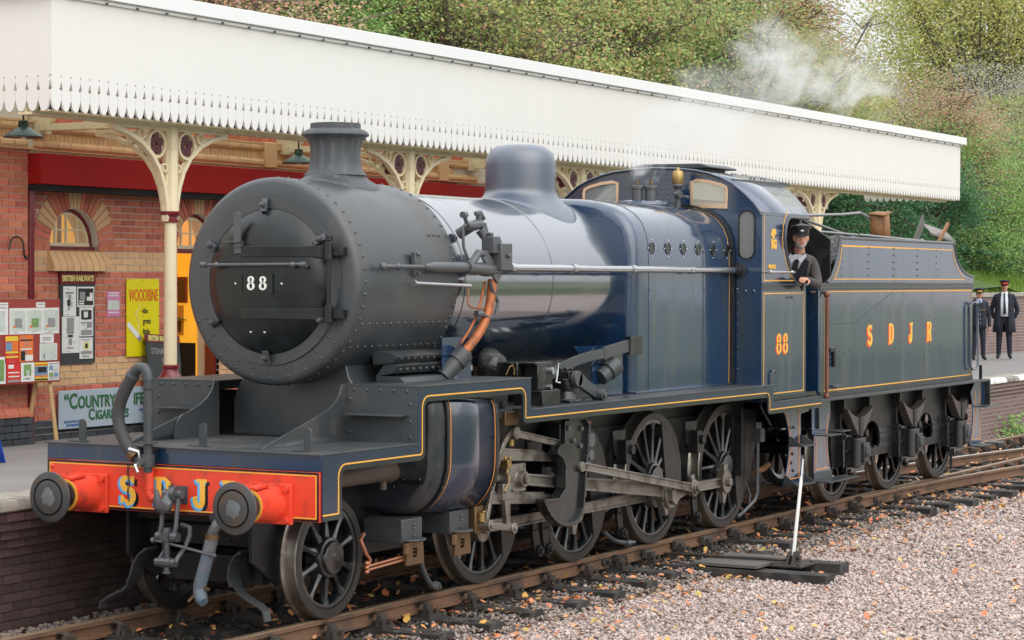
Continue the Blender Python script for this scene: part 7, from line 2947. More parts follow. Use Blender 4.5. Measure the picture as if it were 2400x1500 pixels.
# ------------------------------------------------------------------ people
SKIN = M('skin', (0.58, 0.31, 0.22), 0.5, var=0.12, scale=20, spec=.35)
LIPS = M('lips', (0.42, 0.16, 0.13), 0.5, var=0.05)
EYEW = M('eye white', (0.75, 0.73, 0.70), 0.3, var=0.02)
IRIS = M('iris', (0.03, 0.03, 0.035), 0.2, var=0.1)
BEARD = M('grey beard', (0.45, 0.42, 0.39), 0.8, var=0.25, scale=90, bump=.3, bscale=200)
HAIR = M('grey hair', (0.20, 0.18, 0.165), 0.8, var=0.3, scale=80)
NAVY = M('navy cloth', (0.014, 0.017, 0.030), 0.85, var=0.3, scale=30, bump=.2, bscale=60)
CHAR = M('charcoal jacket cloth', (0.058, 0.052, 0.050), 0.85, var=0.3, scale=14, bump=.25, bscale=40)
VEST = M('dark waistcoat cloth', (0.012, 0.016, 0.024), 0.85, var=0.3, scale=30)
SHIRT = M('white shirt cloth', (0.66, 0.68, 0.76), 0.8, var=0.08, scale=12, bump=.15, bscale=30)
BSHIRT = M('blue shirt cloth', (0.32, 0.44, 0.66), 0.8, var=0.08)
TIE = M('dark tie', (0.015, 0.018, 0.022), 0.6, var=0.2)
SHOE = M('black shoe', (0.012, 0.012, 0.012), 0.3, var=0.2)
CAPR = M('cap red panel', (0.65, 0.05, 0.03), 0.6, var=0.1)
GOLDB = M('gold braid', (0.55, 0.33, 0.08), 0.4, metal=.4, var=0.2)


def skin_body(nodes, edges, root, segmats, mats, sub=2):
    """nodes: name -> (pos, r) or (pos, rx, ry); one continuous skinned surface; faces take the colour of the nearest bone"""
    import bmesh
    me = bpy.data.meshes.new('body')
    bm = bmesh.new()
    lay_ = bm.verts.layers.skin.verify()
    vmap = {}
    for k, q in nodes.items():
        v = bm.verts.new(q[0])
        v[lay_].radius = (q[1], q[2] if len(q) > 2 else q[1])
        v[lay_].use_root = (k == root)
        vmap[k] = v
    for a, b in edges:
        bm.edges.new((vmap[a], vmap[b]))
    bm.to_mesh(me)
    bm.free()
    o = bpy.data.objects.new('body', me)
    COL.objects.link(o)
    sk = o.modifiers.new('skin', 'SKIN')
    sk.use_smooth_shade = True
    ss = o.modifiers.new('sub', 'SUBSURF')
    ss.levels = ss.render_levels = sub
    dg = bpy.context.evaluated_depsgraph_get()
    m2 = bpy.data.meshes.new_from_object(o.evaluated_get(dg))
    bpy.data.objects.remove(o)
    g = G()
    g.v = [tuple(v.co) for v in m2.vertices]
    segs = [(Vector(nodes[a][0]), Vector(nodes[b][0]), segmats.get((a, b), 0)) for a, b in edges]
    for p in m2.polygons:
        c = p.center
        best, bm_ = 1e9, 0
        for A, B, mi in segs:
            d = B - A
            t = max(0, min(1, (c - A).dot(d) / max(1e-9, d.length_squared)))
            dd = (c - A - d * t).length
            if dd < best:
                best, bm_ = dd, mi
        g.f.append(tuple(p.vertices))
        g.m.append(bm_)
    bpy.data.meshes.remove(m2)
    return g


def head(g, mtx, mi, beard=False, hair=True, s=1.0):
    """mi: dict skin, lips, eye, iris, hair, beard -> material index; face looks along local +x"""
    n, m_ = 32, 26
    vs_, fs, ms = [], [], []
    ga = lambda v, c, w: math.exp(-((v - c) / w) ** 2)
    for j in range(m_ + 1):
        t = PI * j / m_
        for i in range(n):
            a = 2 * PI * i / n
            X, Y, Z = sin(t) * cos(a), sin(t) * sin(a), cos(t)
            wy = .076 * (1 - .20 * max(0, -Z) ** 1.3)
            dx = .097 * (1 - .10 * max(0, -Z))
            x, y, z = dx * X + (.010 if Z < 0 and X > 0 else 0) * (-Z), wy * Y, .122 * Z
            if X < 0 and Z < -.2:
                x *= 1 - .30 * (-Z - .2)
            if X > .1:
                fr = X
                x += fr * (.026 * ga(Y, 0, .15) * ga(Z, -.13, .15) + .014 * ga(Y, 0, .13) * ga(Z, .03, .16))
                x -= fr * .016 * (ga(Y, .38, .18) + ga(Y, -.38, .18)) * ga(Z, .10, .10)
                x += fr * .007 * ga(Z, .26, .09) * ga(abs(Y), .3, .3)
                x += fr * .006 * ga(Z, -.40, .05) * ga(Y, 0, .3) + fr * .007 * ga(Z, -.52, .05) * ga(Y, 0, .28) - fr * .006 * ga(Z, -.46, .03) * ga(Y, 0, .35)
                x += fr * .012 * ga(Z, -.78, .14) * ga(Y, 0, .4)
                x -= fr * .006 * ga(Z, -.25, .12) * ga(abs(Y), .62, .2)
            if beard and X > -.1 and Z < -.38:
                x += .006 * X
                z -= .006
            vs_.append((x * s, y * s, z * s))
    for j in range(m_):
        for i in range(n):
            i2 = (i + 1) % n
            f = (j * n + i2, j * n + i, (j + 1) * n + i, (j + 1) * n + i2)
            t = PI * (j + .5) / m_
            a = 2 * PI * (i + .5) / n
            X, Y, Z = sin(t) * cos(a), sin(t) * sin(a), cos(t)
            k = 'skin'
            if hair and (Z > .50 or (X < -.15 and Z > -.45) or (abs(Y) > .8 and X < .1 and Z > .1)):
                k = 'hair'
            if beard and X > -.05 and Z < -.36:
                k = 'beard'
            if X > .5 and abs(Y) < .30 and -.52 < Z < -.40:
                k = 'lips'
            if beard and X > .45 and abs(Y) < .35 and -.40 < Z < -.30:
                k = 'beard'
            fs.append(f)
            ms.append(mi[k])
    base = G()
    base.v, base.f, base.m = vs_, fs, ms
    for sy in (-1, 1):
        base.ell((.070 * s, sy * .030 * s, .013 * s), (.016 * s, .015 * s, .011 * s), 10, 6, mi['eye'])
        base.ell((.083 * s, sy * .030 * s, .013 * s), (.004 * s, .006 * s, .006 * s), 8, 5, mi['iris'])
        base.ell((-.005 * s, sy * .078 * s, -.006 * s), (.020 * s, .010 * s, .034 * s), 10, 7, mi['skin'])
        base.bar((.088 * s, sy * .012 * s, .032 * s), (.080 * s, sy * .048 * s, .034 * s), .010 * s, .006 * s, (1, 0, 0), mi['hair'])
    base.xf(mtx)
    n0 = len(g.v)
    g.v += base.v
    g.f += [tuple(i + n0 for i in f) for f in base.f]
    g.m += base.m


def cap(mtx, parent, crown, band, peak, top=.118, s=1.0, badge=None, red=None):
    g = G()
    n = 28
    prof = [(.045, .094, .082), (.050, .100, .086), (.085, .102, .088), (.098, .125, .112), (.112, .128, .116), (.125, .110, .100), (.132, .06, .055), (.134, .001, .001)]
    rows = []
    for z, rx, ry in prof:
        rows.append([(rx * cos(2 * PI * i / n) - .004, ry * sin(2 * PI * i / n), z + (.018 * cos(2 * PI * i / n) if z > .09 else 0)) for i in range(n + 1)])
    g.sheet(rows, 0)
    k = (len(rows[0]) - 1)
    g.m = [1 if j // k < 2 else 0 for j in range(len(g.f))]
    pk = []
    for r in (0, .5, 1.0):
        pk.append([((.088 + .058 * r * cos(a)) * 1.0 + (0 if r else 0) - (.088 * (1 - cos(a))) * (1 - r), (.080 + .012 * r * (1 - abs(a) / 1.3)) * sin(a) * 1.0, .052 - .030 * r * (cos(a) ** .5 if cos(a) > 0 else 0) - .004) for a in np.linspace(-1.25, 1.25, 15)])
    g.sheet(pk, 2)
    g.sheet([[(p[0], p[1], p[2] - .004) for p in r] for r in pk], 2, flip=True)
    mats = [crown, band, peak]
    if badge:
        g.ell((.100, 0, .072), (.006, .020, .012), 8, 6, 3)
        mats.append(badge)
    if red:
        rows = []
        for z, e in ((.052, .002), (.085, .002)):
            rows.append([((.101 + e) * cos(a) - .004, (.087 + e) * sin(a), z) for a in np.linspace(-.9, .9, 12)])
        g.sheet(rows, len(mats))
        mats.append(red)
    g.v = [(p[0] * s, p[1] * s, p[2] * s) for p in g.v]
    g.xf(mtx)
    return g.build('cap', mats, parent, 40)


def hand(g, wrist, direction, palm_n, mi, side=1, curl=.5, s=1.0):
    """palm and five unequal bent fingers"""
    d = Vector(direction).normalized()
    nrm = Vector(palm_n)
    nrm = (nrm - d * nrm.dot(d)).normalized()
    lat = d.cross(nrm) * side
    w = Vector(wrist)
    rows = []
    pts, rad = [], []
    vs_ = []
    for t, hw, ht in ((-.02, .026, .020), (.0, .028, .019), (.03, .038, .017), (.065, .042, .015), (.088, .040, .012), (.094, .03, .006)):
        for i in range(10):
            a = 2 * PI * i / 10
            vs_.append(w + d * (t * s) + lat * (hw * cos(a) * s) + nrm * (ht * sin(a) * s))
    fs = [tuple(range(10))[::-1]]
    for j in range(5):
        for i in range(10):
            i2 = (i + 1) % 10
            fs.append((j * 10 + i, j * 10 + i2, (j + 1) * 10 + i2, (j + 1) * 10 + i))
    fs.append(tuple(50 + i for i in range(10)))
    g.add(vs_, fs, mi)
    for k, (o_, ln) in enumerate(((.030, .072), (.010, .082), (-.011, .076), (-.030, .060))):
        p = w + d * (.082 * s) + lat * (o_ * s)
        pp, ang = [p], 0
        for q in (.42, .33, .25):
            ang += curl * .8
            p = p + (d * cos(ang) + nrm * sin(ang)) * (ln * q * s)
            pp.append(p)
        g.tube(pp, [.0098 * s, .0092 * s, .0084 * s, .0068 * s], 8, mi)
    p = w + d * (.022 * s) + lat * (.030 * s)
    pp = [p, p + (d * .6 + lat * .7 + nrm * .2).normalized() * (.034 * s), p + (d * .8 + lat * .62 + nrm * .5).normalized() * (.064 * s), p + (d * .95 + lat * .5 + nrm * .7).normalized() * (.084 * s)]
    g.tube(pp, [.013 * s, .011 * s, .0098 * s, .008 * s], 8, mi)


PM = [SKIN, LIPS, EYEW, IRIS, HAIR, BEARD]
MI = dict(skin=0, lips=1, eye=2, iris=3, hair=4, beard=5)

# --- driver leaning from the cab
drv = thing('person', 'bearded engine driver in peaked cap and dark jacket leaning out of the cab', 'person', (9.75, -1.0, 1.45))
nodes = {
    'pelvis': ((10.02, -.92, 2.20), .15, .13), 'belly': ((9.95, -1.02, 2.46), .16, .135), 'chest': ((9.86, -1.14, 2.74), .17, .14), 'upper': ((9.80, -1.22, 2.92), .15, .12),
    'neck': ((9.68, -1.30, 3.055), .062, .062), 'skull': ((9.56, -1.36, 3.16), .06, .06),
    'lsh': ((10.02, -1.32, 2.93), .085), 'lel': ((9.92, -1.42, 2.72), .066), 'lel2': ((9.80, -1.47, 2.665), .062), 'lwr': ((9.52, -1.45, 2.73), .042),
    'rsh': ((9.66, -1.06, 2.93), .085), 'rel': ((9.62, -1.02, 2.68), .066), 'rwr': ((9.45, -1.10, 2.55), .042),
    'lhip': ((10.12, -.92, 2.10), .11), 'lkn': ((10.10, -.95, 1.80), .08), 'lft': ((10.12, -.9, 1.52), .06), 'ltoe': ((9.95, -.98, 1.49), .045),
    'rhip': ((9.92, -.92, 2.10), .11), 'rkn': ((9.88, -.95, 1.80), .08), 'rft': ((9.90, -.85, 1.52), .06), 'rtoe': ((9.72, -.92, 1.49), .045)}
edges = [('pelvis', 'belly'), ('belly', 'chest'), ('chest', 'upper'), ('upper', 'neck'), ('neck', 'skull'), ('upper', 'lsh'), ('lsh', 'lel'), ('lel', 'lel2'), ('lel2', 'lwr'), ('upper', 'rsh'), ('rsh', 'rel'), ('rel', 'rwr'), ('pelvis', 'lhip'), ('lhip', 'lkn'), ('lkn', 'lft'), ('lft', 'ltoe'), ('pelvis', 'rhip'), ('rhip', 'rkn'), ('rkn', 'rft'), ('rft', 'rtoe')]
sm = {e: 6 for e in edges}
sm[('neck', 'skull')] = 0
sm[('upper', 'neck')] = 6
for e in edges[-8:]:
    sm[e] = 7
for e in (('lft', 'ltoe'), ('rft', 'rtoe')):
    sm[e] = 8
g = skin_body(nodes, edges, 'pelvis', sm, None)
hd = Vector((9.545, -1.375, 3.195))
look = (Vector(CAM_POS) - hd)
hm = Matrix.Translation(hd) @ Matrix.Rotation(math.atan2(look.y, look.x) + .12, 4, 'Z') @ Matrix.Rotation(.06, 4, 'Y')
head(g, hm, MI, beard=True, s=1.03)
hand(g, (9.52, -1.45, 2.73), (-1, -.05, .10), (0, .3, -1), 0, 1, .55)
hand(g, (9.45, -1.10, 2.55), (-1, 0, -.2), (0, 0, -1), 0, -1, .5)
body_d = g.build('body', PM + [CHAR, VEST, SHOE], drv, 60)
cap(hm @ Matrix.Rotation(-.04, 4, 'Y'), drv, LEADER, LEADER, LEADER, s=1.05, badge=STEEL)
fdir = Vector((-.93, -.36, 0)).normalized()
lat = Vector((fdir.y, -fdir.x, 0))


def onbody(p, u, v, w=0.0):
    """chart on the chest: u across, v up along the breast, w outwards"""
    up_ = Vector((-.28, -.32, .9)).normalized()
    return Vector(p) + lat * u + up_ * v + fdir * w


cen = Vector((9.80, -1.19, 2.80)) + fdir * .13
for nm, poly, mt, w in (('waistcoat', [(-.14, -.22), (.15, -.22), (.145, .14), (.085, .185), (.0, -.06), (-.085, .185), (-.145, .14)], VEST, .022),
                        ('shirt_front', [(-.095, .02), (.0, -.08), (.095, .02), (.09, .20), (.03, .235), (-.03, .235), (-.09, .20)], SHIRT, .016),
                        ('tie', [(-.028, .17), (.028, .17), (.040, -.05), (.0, -.10), (-.040, -.05)], TIE, .034),
                        ('collar', [(-.085, .245), (-.01, .175), (-.055, .12), (-.10, .205)], SHIRT, .036), ('collar', [(.085, .245), (.01, .175), (.055, .12), (.10, .205)], SHIRT, .036)):
    g = G()
    bend = lambda u: -.9 * u * u
    a_ = [onbody(cen, u, v, w + bend(u) + (-.05 * max(0, v - .1) * 2)) for u, v in poly]
    b_ = [q - fdir * .012 for q in a_]
    nn = len(poly)
    tri = tessellate_polygon([[Vector((u, v, 0)) for u, v in poly]])
    fs = [t for t in tri] + [tuple(i + nn for i in t[::-1]) for t in tri] + [(i, (i + 1) % nn, (i + 1) % nn + nn, i + nn) for i in range(nn)]
    g.add(a_ + b_, fs)
    g.build(nm, mt, drv, 30)


# --- two station staff far along the platform
def staff(label, pos, ang, H, coat, redcap, spect):
    t = thing('person', label, 'person', pos, None)
    s = H / 1.80
    mtx = Matrix.Translation(pos) @ Matrix.Rotation(ang, 4, 'Z') @ Matrix.Scale(s, 4)
    w = lambda p: mtx @ Vector(p)
    sl = .085
    back = coat
    wr = (-.10, .22, .92) if back else (.02, .27, .82)
    el = (-.10, .30, 1.12) if back else (-.04, .27, 1.10)
    nd = {'pelvis': ((0, 0, .96), .15, .115), 'belly': ((0.01, 0, 1.12), .155, .12), 'chest': ((0, 0, 1.32), .175, .125), 'upper': ((-.01, 0, 1.44), .13, .10), 'neck': ((0, 0, 1.53), .058, .058), 'skull': ((.01, 0, 1.60), .055, .055)}
    ed = [('pelvis', 'belly'), ('belly', 'chest'), ('chest', 'upper'), ('upper', 'neck'), ('neck', 'skull')]
    for n_, sg in (('l', 1), ('r', -1)):
        nd[n_ + 'sh'] = ((-.01, sg * .185, 1.43), .075)
        nd[n_ + 'el'] = ((el[0], sg * el[1], el[2]), .058)
        nd[n_ + 'wr'] = ((wr[0], sg * wr[1], wr[2]), .040)
        nd[n_ + 'hip'] = ((0, sg * .09, .88), .10)
        nd[n_ + 'kn'] = ((.01, sg * .11, .50), .072)
        nd[n_ + 'an'] = ((-.01, sg * .125, .09), .055)
        nd[n_ + 'to'] = ((.15, sg * .15, .04), .042)
        ed += [('upper', n_ + 'sh'), (n_ + 'sh', n_ + 'el'), (n_ + 'el', n_ + 'wr'), ('pelvis', n_ + 'hip'), (n_ + 'hip', n_ + 'kn'), (n_ + 'kn', n_ + 'an'), (n_ + 'an', n_ + 'to')]
    nd = {k: ((w(q[0]),) + tuple(r * s for r in q[1:])) for k, q in nd.items()}
    sm = {e: 6 for e in ed}
    sm[('neck', 'skull')] = 0
    for e in ed:
        if 'to' in e[1]:
            sm[e] = 7
    g = skin_body(nd, ed, 'pelvis', sm, None)
    hp_ = w((.03, 0, 1.665))
    hm = Matrix.Translation(hp_) @ Matrix.Rotation(ang, 4, 'Z')
    head(g, hm, MI, s=s)
    R3 = mtx.to_3x3().normalized()
    for sg in (1, -1):
        q = (wr[0], sg * wr[1], wr[2])
        hand(g, w(q), R3 @ Vector((.1 if not back else .2, -.05 * sg, -1)), R3 @ Vector((0, -sg, 0)), 0, sg, .35, s)
    g.build('body', PM + [NAVY, SHOE], t, 60)
    cap(Matrix.Translation(hp_) @ Matrix.Rotation(ang, 4, 'Z'), t, NAVY, NAVY, SHOE, s=s * 1.04, red=CAPR if redcap else GOLDB)

    def cloth(name, rows, mat, parent=t):
        g = G()
        g.sheet([[w(p) for p in r] for r in rows])
        o = g.build(name, mat, parent, 60)
        q = o.modifiers.new('solid', 'SOLIDIFY')
        q.thickness = .012
        return o
    def ringrow(z, rx, ry, a0, a1, n=18, cx=0.0):
        return [(cx + rx * cos(a), ry * sin(a), z) for a in np.linspace(a0, a1, n)]
    if coat:
        o = .42
        cloth('overcoat', [ringrow(.62, .205, .265, o - .1, 2 * PI - o + .1), ringrow(.80, .19, .25, o - .05, 2 * PI - o + .05), ringrow(1.0, .17, .225, o, 2 * PI - o), ringrow(1.2, .165, .215, o, 2 * PI - o), ringrow(1.36, .155, .215, o, 2 * PI - o), ringrow(1.46, .125, .19, o, 2 * PI - o, cx=-.01), ringrow(1.52, .085, .10, o, 2 * PI - o, cx=-.015)], NAVY)
        cloth('shirt', [ringrow(.98, .165, .17, -.6, .6), ringrow(1.2, .160, .17, -.6, .6), ringrow(1.36, .150, .17, -.6, .6), ringrow(1.48, .10, .14, -.6, .6), ringrow(1.54, .072, .085, -.9, .9)], SHIRT)
        cloth('tie', [[(.178, -.025, 1.02), (.178, .04, 1.05)], [(.176, -.022, 1.2), (.176, .03, 1.22)], [(.165, -.018, 1.36), (.165, .018, 1.36)], [(.10, -.02, 1.51), (.10, .02, 1.51)]], TIE)
    else:
        cloth('tunic', [ringrow(.80, .165, .205, .1, 2 * PI + .1), ringrow(.95, .165, .20, .1, 2 * PI + .1), ringrow(1.12, .16, .195, .1, 2 * PI + .1), ringrow(1.30, .155, .205, .1, 2 * PI + .1), ringrow(1.44, .125, .19, .1, 2 * PI + .1, cx=-.01), ringrow(1.50, .085, .10, .1, 2 * PI + .1, cx=-.015)], NAVY)
        cloth('collar', [ringrow(1.45, .125, .10, -.7, .7), ringrow(1.54, .074, .085, -1.0, 1.0)], BSHIRT)
        cloth('tie', [[(.140, -.02, 1.36), (.140, .02, 1.36)], [(.11, -.015, 1.5), (.11, .015, 1.5)]], TIE)
        for k in range(4):
            G().dome(w((.172, 0, .93 + .11 * k)), R3 @ Vector((1, 0, 0)), .013).build('button', STEEL, t)
        G().box(tuple(w((.155, .08, 1.27)) - Vector((.02, .03, .008))), tuple(w((.165, .08, 1.27)) + Vector((.02, .03, .008)))).build('badge', GOLDB, t)
        if spect:
            g = G()
            for sg in (-1, 1):
                g.lathe([(0, .017), (.003, .017), (.003, .014), (0, .014)], w((.128, sg * .031, 1.678)), R3 @ Vector((1, 0, 0)), 12, closed=True)
            g.build('spectacles', SHOE, t)


fa = PI + .30
staff('tall man in a long open navy overcoat and red-banded cap on the platform', (36.27, 4.38, PZ), fa, 1.78, True, True, False)
staff('shorter man in buttoned navy uniform and gold-banded cap beside the tender', (35.14, 4.62, PZ), fa + .25, 1.60, False, False, True)
# ------------------------------------------------------------------ bank, trees, steam
BANK = M('grassy bank', (0.07, 0.12, 0.025), 0.9, var=0.4, scale=3, bump=.5, bscale=20)
xs_ = np.linspace(-30, 140, 60)
rows = []
for x in xs_:
    rows.append([(x, y, z + .25 * sin(x * .5 + y)) for y, z in ((6.15, 2.35), (7.0, 2.7), (9, 3.4), (13, 4.4), (20, 5.4), (40, 6), (120, 6))])
g = G()
g.sheet(rows, flip=True)
tag(g.build('bank', BANK), kind='structure')


def crown_mesh(name, seed, n, rx, ry, rz, clumps, leaf, mat, droop=.15, open_=.0):
    r = np.random.default_rng(seed)
    # clump centres through the outer volume of the crown, uneven outline
    d = r.normal(size=(clumps, 3))
    d /= np.linalg.norm(d, axis=1)[:, None]
    rad = r.uniform(.45, 1.0, clumps) ** .6 * r.uniform(.75, 1.12, clumps)
    c = d * rad[:, None] * np.array([rx, ry, rz])
    size = r.uniform(.07, .24, clumps) * min(rx, rz)
    k = r.integers(0, clumps, n)
    p = c[k] + r.normal(size=(n, 3)) * size[k][:, None] * np.array([1.15, 1.15, .55])
    p[:, 2] -= droop * np.hypot(p[:, 0] - c[k][:, 0], p[:, 1] - c[k][:, 1])
    s = leaf * r.uniform(.6, 1.35, n)
    u = r.normal(size=(n, 3))
    u[:, 2] *= .45
    u /= np.linalg.norm(u, axis=1)[:, None]
    w = r.normal(size=(n, 3))
    w -= u * (w * u).sum(1)[:, None]
    w /= np.linalg.norm(w, axis=1)[:, None]
    nn = np.cross(u, w)
    a = p - u * s[:, None] * .5
    b = p + w * s[:, None] * .32 + nn * s[:, None] * .08
    cc = p + u * s[:, None] * .55
    dd = p - w * s[:, None] * .32 + nn * s[:, None] * .08
    V = np.stack([a, b, cc, dd], 1).reshape(-1, 3)
    F = np.arange(4 * n).reshape(-1, 4)
    return np_mesh(name, V, F, mat), c


def leafmat(name, cols):
    return ramp_mat(name, cols, .6, .8, trans=.35)


LM = {
    'olive': leafmat('olive autumn leaf', [(0.214, 0.321, 0.122), (0.378, 0.498, 0.165), (0.278, 0.410, 0.156), (0.504, 0.556, 0.198), (0.429, 0.293, 0.177), (0.253, 0.366, 0.133), (0.655, 0.644, 0.220), (0.605, 0.264, 0.220)]),
    'rust': leafmat('rusty autumn leaf', [(0.479, 0.380, 0.220), (0.705, 0.321, 0.262), (0.352, 0.410, 0.177), (0.605, 0.498, 0.284), (0.454, 0.293, 0.284), (0.378, 0.454, 0.177), (0.831, 0.439, 0.284)]),
    'gold': leafmat('golden green leaf', [(0.444, 0.477, 0.168), (0.605, 0.585, 0.190), (0.343, 0.433, 0.160), (0.680, 0.606, 0.204), (0.444, 0.498, 0.179), (0.680, 0.520, 0.253)]),
    'brown': leafmat('dull brown leaf', [(0.404, 0.395, 0.370), (0.555, 0.498, 0.499), (0.328, 0.380, 0.241), (0.479, 0.439, 0.391), (0.605, 0.585, 0.541), (0.404, 0.498, 0.284)]),
    'green': leafmat('mid green leaf', [(0.151, 0.321, 0.112), (0.278, 0.468, 0.139), (0.201, 0.395, 0.129), (0.378, 0.541, 0.165), (0.253, 0.424, 0.133), (0.479, 0.526, 0.177)]),
    'dark': leafmat('dark green leaf', [(0.056, 0.161, 0.087), (0.101, 0.249, 0.102), (0.075, 0.205, 0.095), (0.139, 0.293, 0.122), (0.089, 0.220, 0.101)]),
}
BARK = M('bark', (0.13, 0.105, 0.085), 0.9, var=.3, scale=6, bump=.5, bscale=20)
CROWNS = {}
for i, (k, n, rx, rz, cl, lf) in enumerate((('olive', 62000, 2.9, 2.6, 260, .062), ('rust', 56000, 2.8, 2.5, 260, .060), ('gold', 42000, 3.2, 3.2, 190, .075), ('brown', 46000, 2.8, 2.5, 240, .058), ('green', 56000, 2.7, 2.4, 250, .064), ('dark', 40000, 2.2, 1.7, 190, .066))):
    CROWNS[k] = crown_mesh('crown ' + k, 20 + i, n, rx, rx * .9, rz, cl, lf, LM[k])
TWIGS = {}


def twig_mesh(k, rx, rz):
    r = random.Random(k)
    g = G()
    cs = CROWNS[k][1]
    for c in cs[::3]:
        c = Vector(c)
        mid = Vector((c.x * .4, c.y * .4, c.z * .25 - rz * .35))
        st = Vector((c.x * .08, c.y * .08, -rz * .75))
        end = c * 1.08
        pts = [st, mid, c, end + Vector((r.uniform(-.5, .5), r.uniform(-.5, .5), r.uniform(-.3, .1)))]
        g.tube(pts, [.075, .045, .022, .008], 5, caps=False)
        for _ in range(3):
            e = c + Vector((r.uniform(-.9, .9), r.uniform(-.9, .9), r.uniform(-.5, .5)))
            g.tube([c * .9, (c + e) / 2 + Vector((0, 0, .1)), e], [.018, .012, .005], 4, caps=False)
    return g.mesh('limbs ' + k, BARK)


for k, rx, rz in (('olive', 2.9, 2.6), ('rust', 2.8, 2.5), ('gold', 3.2, 3.2), ('brown', 2.8, 2.5), ('green', 2.7, 2.4), ('dark', 2.2, 1.7)):
    TWIGS[k] = (twig_mesh(k, rx, rz), rz)


def zbank(y):
    return float(np.interp(y, [6.15, 7, 9, 13, 20, 40], [2.35, 2.7, 3.4, 4.4, 5.4, 6]))


def tree(name, label, cat, k, x, y, zc, sc, rz, group, sz=1.0):
    b = zbank(y) - .1
    t = thing(name, label, cat, (x, y, b), group)
    for nm, me_ in (('crown', CROWNS[k][0]), ('limbs', TWIGS[k][0])):
        o = obj(nm, me_, t, (x, y, zc))
        o.scale = (sc, sc, sc * sz)
        o.rotation_euler = (0, 0, rz)
    zt = zc - TWIGS[k][1] * sc * sz * .7
    if zt > b:
        g = G()
        g.tube([(x, y, b - .2), (x + .06, y, (b + zt) / 2), (x, y, zt + .2)], [.17 * sc, .13 * sc, .09 * sc], 8)
        g.build('trunk', BARK, t)
    return t


GRP = 'autumn trees on the bank behind the station'
T = [
    # kind, x, y, z centre, scale, label
    ('rust', 13.5, 10.5, 6.9, 1.0, 'reddish bush showing over the canopy roof at its upper left end'),
    ('green', 17.5, 12.0, 7.6, 1.0, 'green bush above the canopy, right of the reddish bush'),
    ('olive', 21.5, 10.0, 7.3, 1.05, 'olive hawthorn with red berries above the canopy over the chimney'),
    ('olive', 25.5, 10.5, 7.8, 1.15, 'spreading olive hawthorn above the middle of the canopy'),
    ('green', 29.5, 11.5, 8.3, 1.15, 'greener hawthorn above the canopy over the dome'),
    ('olive', 32.0, 9.2, 6.9, 1.0, 'low olive bush leaning to the canopy edge over the firebox'),
    ('rust', 36.0, 11.5, 9.0, 1.2, 'tall rusty tree above the canopy over the cab'),
    ('gold', 35.0, 8.6, 6.3, .62, 'small yellow-green bush behind the white steam'),
    ('brown', 39.6, 11.0, 7.3, 1.0, 'dull brown tree behind the steam, left of the sky gap'),
    ('brown', 44.0, 11.5, 5.7, 1.0, 'dull brown tree below the sky gap'),
    ('rust', 45.0, 9.5, 6.1, .9, 'low rusty bush close behind the canopy end'),
    ('brown', 49.5, 11.0, 5.6, 1.1, 'bare-twigged brown tree right of the canopy end'),
    ('gold', 61.5, 13.0, 10.6, 1.3, 'tall golden green tree with open branches at the upper right'),
    ('gold', 65.0, 13.0, 12.0, 1.5, 'second tall golden tree at the right edge of the picture'),
    ('brown', 56.0, 10.0, 7.2, 1.05, 'dull brown and green bush below the tall golden trees'),
    ('olive', 60.0, 9.6, 6.3, 1.25, 'olive bush at the right edge above the staff'),
    ('olive', 52.0, 9.4, 5.6, 1.05, 'olive bush at the right of the canopy end'),
    ('dark', 33.5, 8.5, 4.5, 1.0, 'dark green shrub seen under the canopy behind its last bracket'),
    ('dark', 37.0, 8.6, 4.6, 1.0, 'dark green shrub behind the fire irons'),
    ('dark', 40.5, 8.6, 4.5, 1.05, 'dark green shrub behind the rusty hood on the coal'),
    ('green', 44.5, 8.8, 4.7, 1.0, 'mid green shrub behind the shovel blade'),
    ('green', 48.5, 8.9, 4.5, 1.05, 'mid green shrub above the shorter man'),
    ('dark', 53.0, 9.0, 4.3, 1.05, 'dark green shrub above the tall man'),
    ('green', 58.0, 9.4, 4.4, 1.1, 'mid green shrub at the right edge above the tall man'),
    ('rust', 28.5, 15.5, 10.5, 1.3, 'rusty tree standing high at the top edge over the dome'),
    ('olive', 22.0, 15.5, 9.9, 1.3, 'olive tree standing high at the top edge over the chimney'),
    ('green', 15.5, 15.0, 9.6, 1.3, 'green tree standing high at the top edge, leftmost of the back row'),
    ('rust', 37.0, 15.0, 10.8, 1.25, 'tall rusty tree left of the sky gap at the top edge'),
    ('green', 70.0, 11.0, 6.5, 1.5, 'far green tree low at the right edge'),
]
for i, (k, x, y, z, s_, lb) in enumerate(T):
    nm, ct = ('bush', 'bush') if ('bush' in lb or 'shrub' in lb) else ('tree', 'tree')
    tree(nm, lb, ct, k, x, y, z, s_, i * 1.7, GRP, 1.0)
# undergrowth on the slope
me_, _ = crown_mesh('undergrowth', 99, 30000, 34, 1.6, .55, 420, .10, LM['dark'])
o = obj('undergrowth', me_, None, (52, 8.1, 3.4))
tag(o, 'mixed low undergrowth covering the foot of the bank', 'undergrowth', kind='stuff')
n = 26000
P = np.stack([RNG.uniform(29, 75, n), RNG.uniform(6.15, 7.4, n), np.zeros(n)], 1)
P[:, 2] = 2.34 + (P[:, 1] - 6.15) * .42
Hh = RNG.uniform(.08, .24, n)
a = RNG.uniform(0, 2 * PI, n)
dx = np.stack([np.cos(a), np.sin(a), np.zeros(n)], 1) * .014
tp_ = P + np.stack([RNG.normal(0, .06, n), RNG.normal(0, .06, n), Hh], 1)
V = np.stack([P - dx, P + dx, tp_], 1).reshape(-1, 3)
o = obj('grass', np_mesh('grass', V, np.arange(3 * n).reshape(-1, 3), ramp_mat('grass blade', [(.14, .30, .04), (.22, .38, .06), (.30, .38, .09), (.18, .30, .05)], .7, 0, trans=.3)))
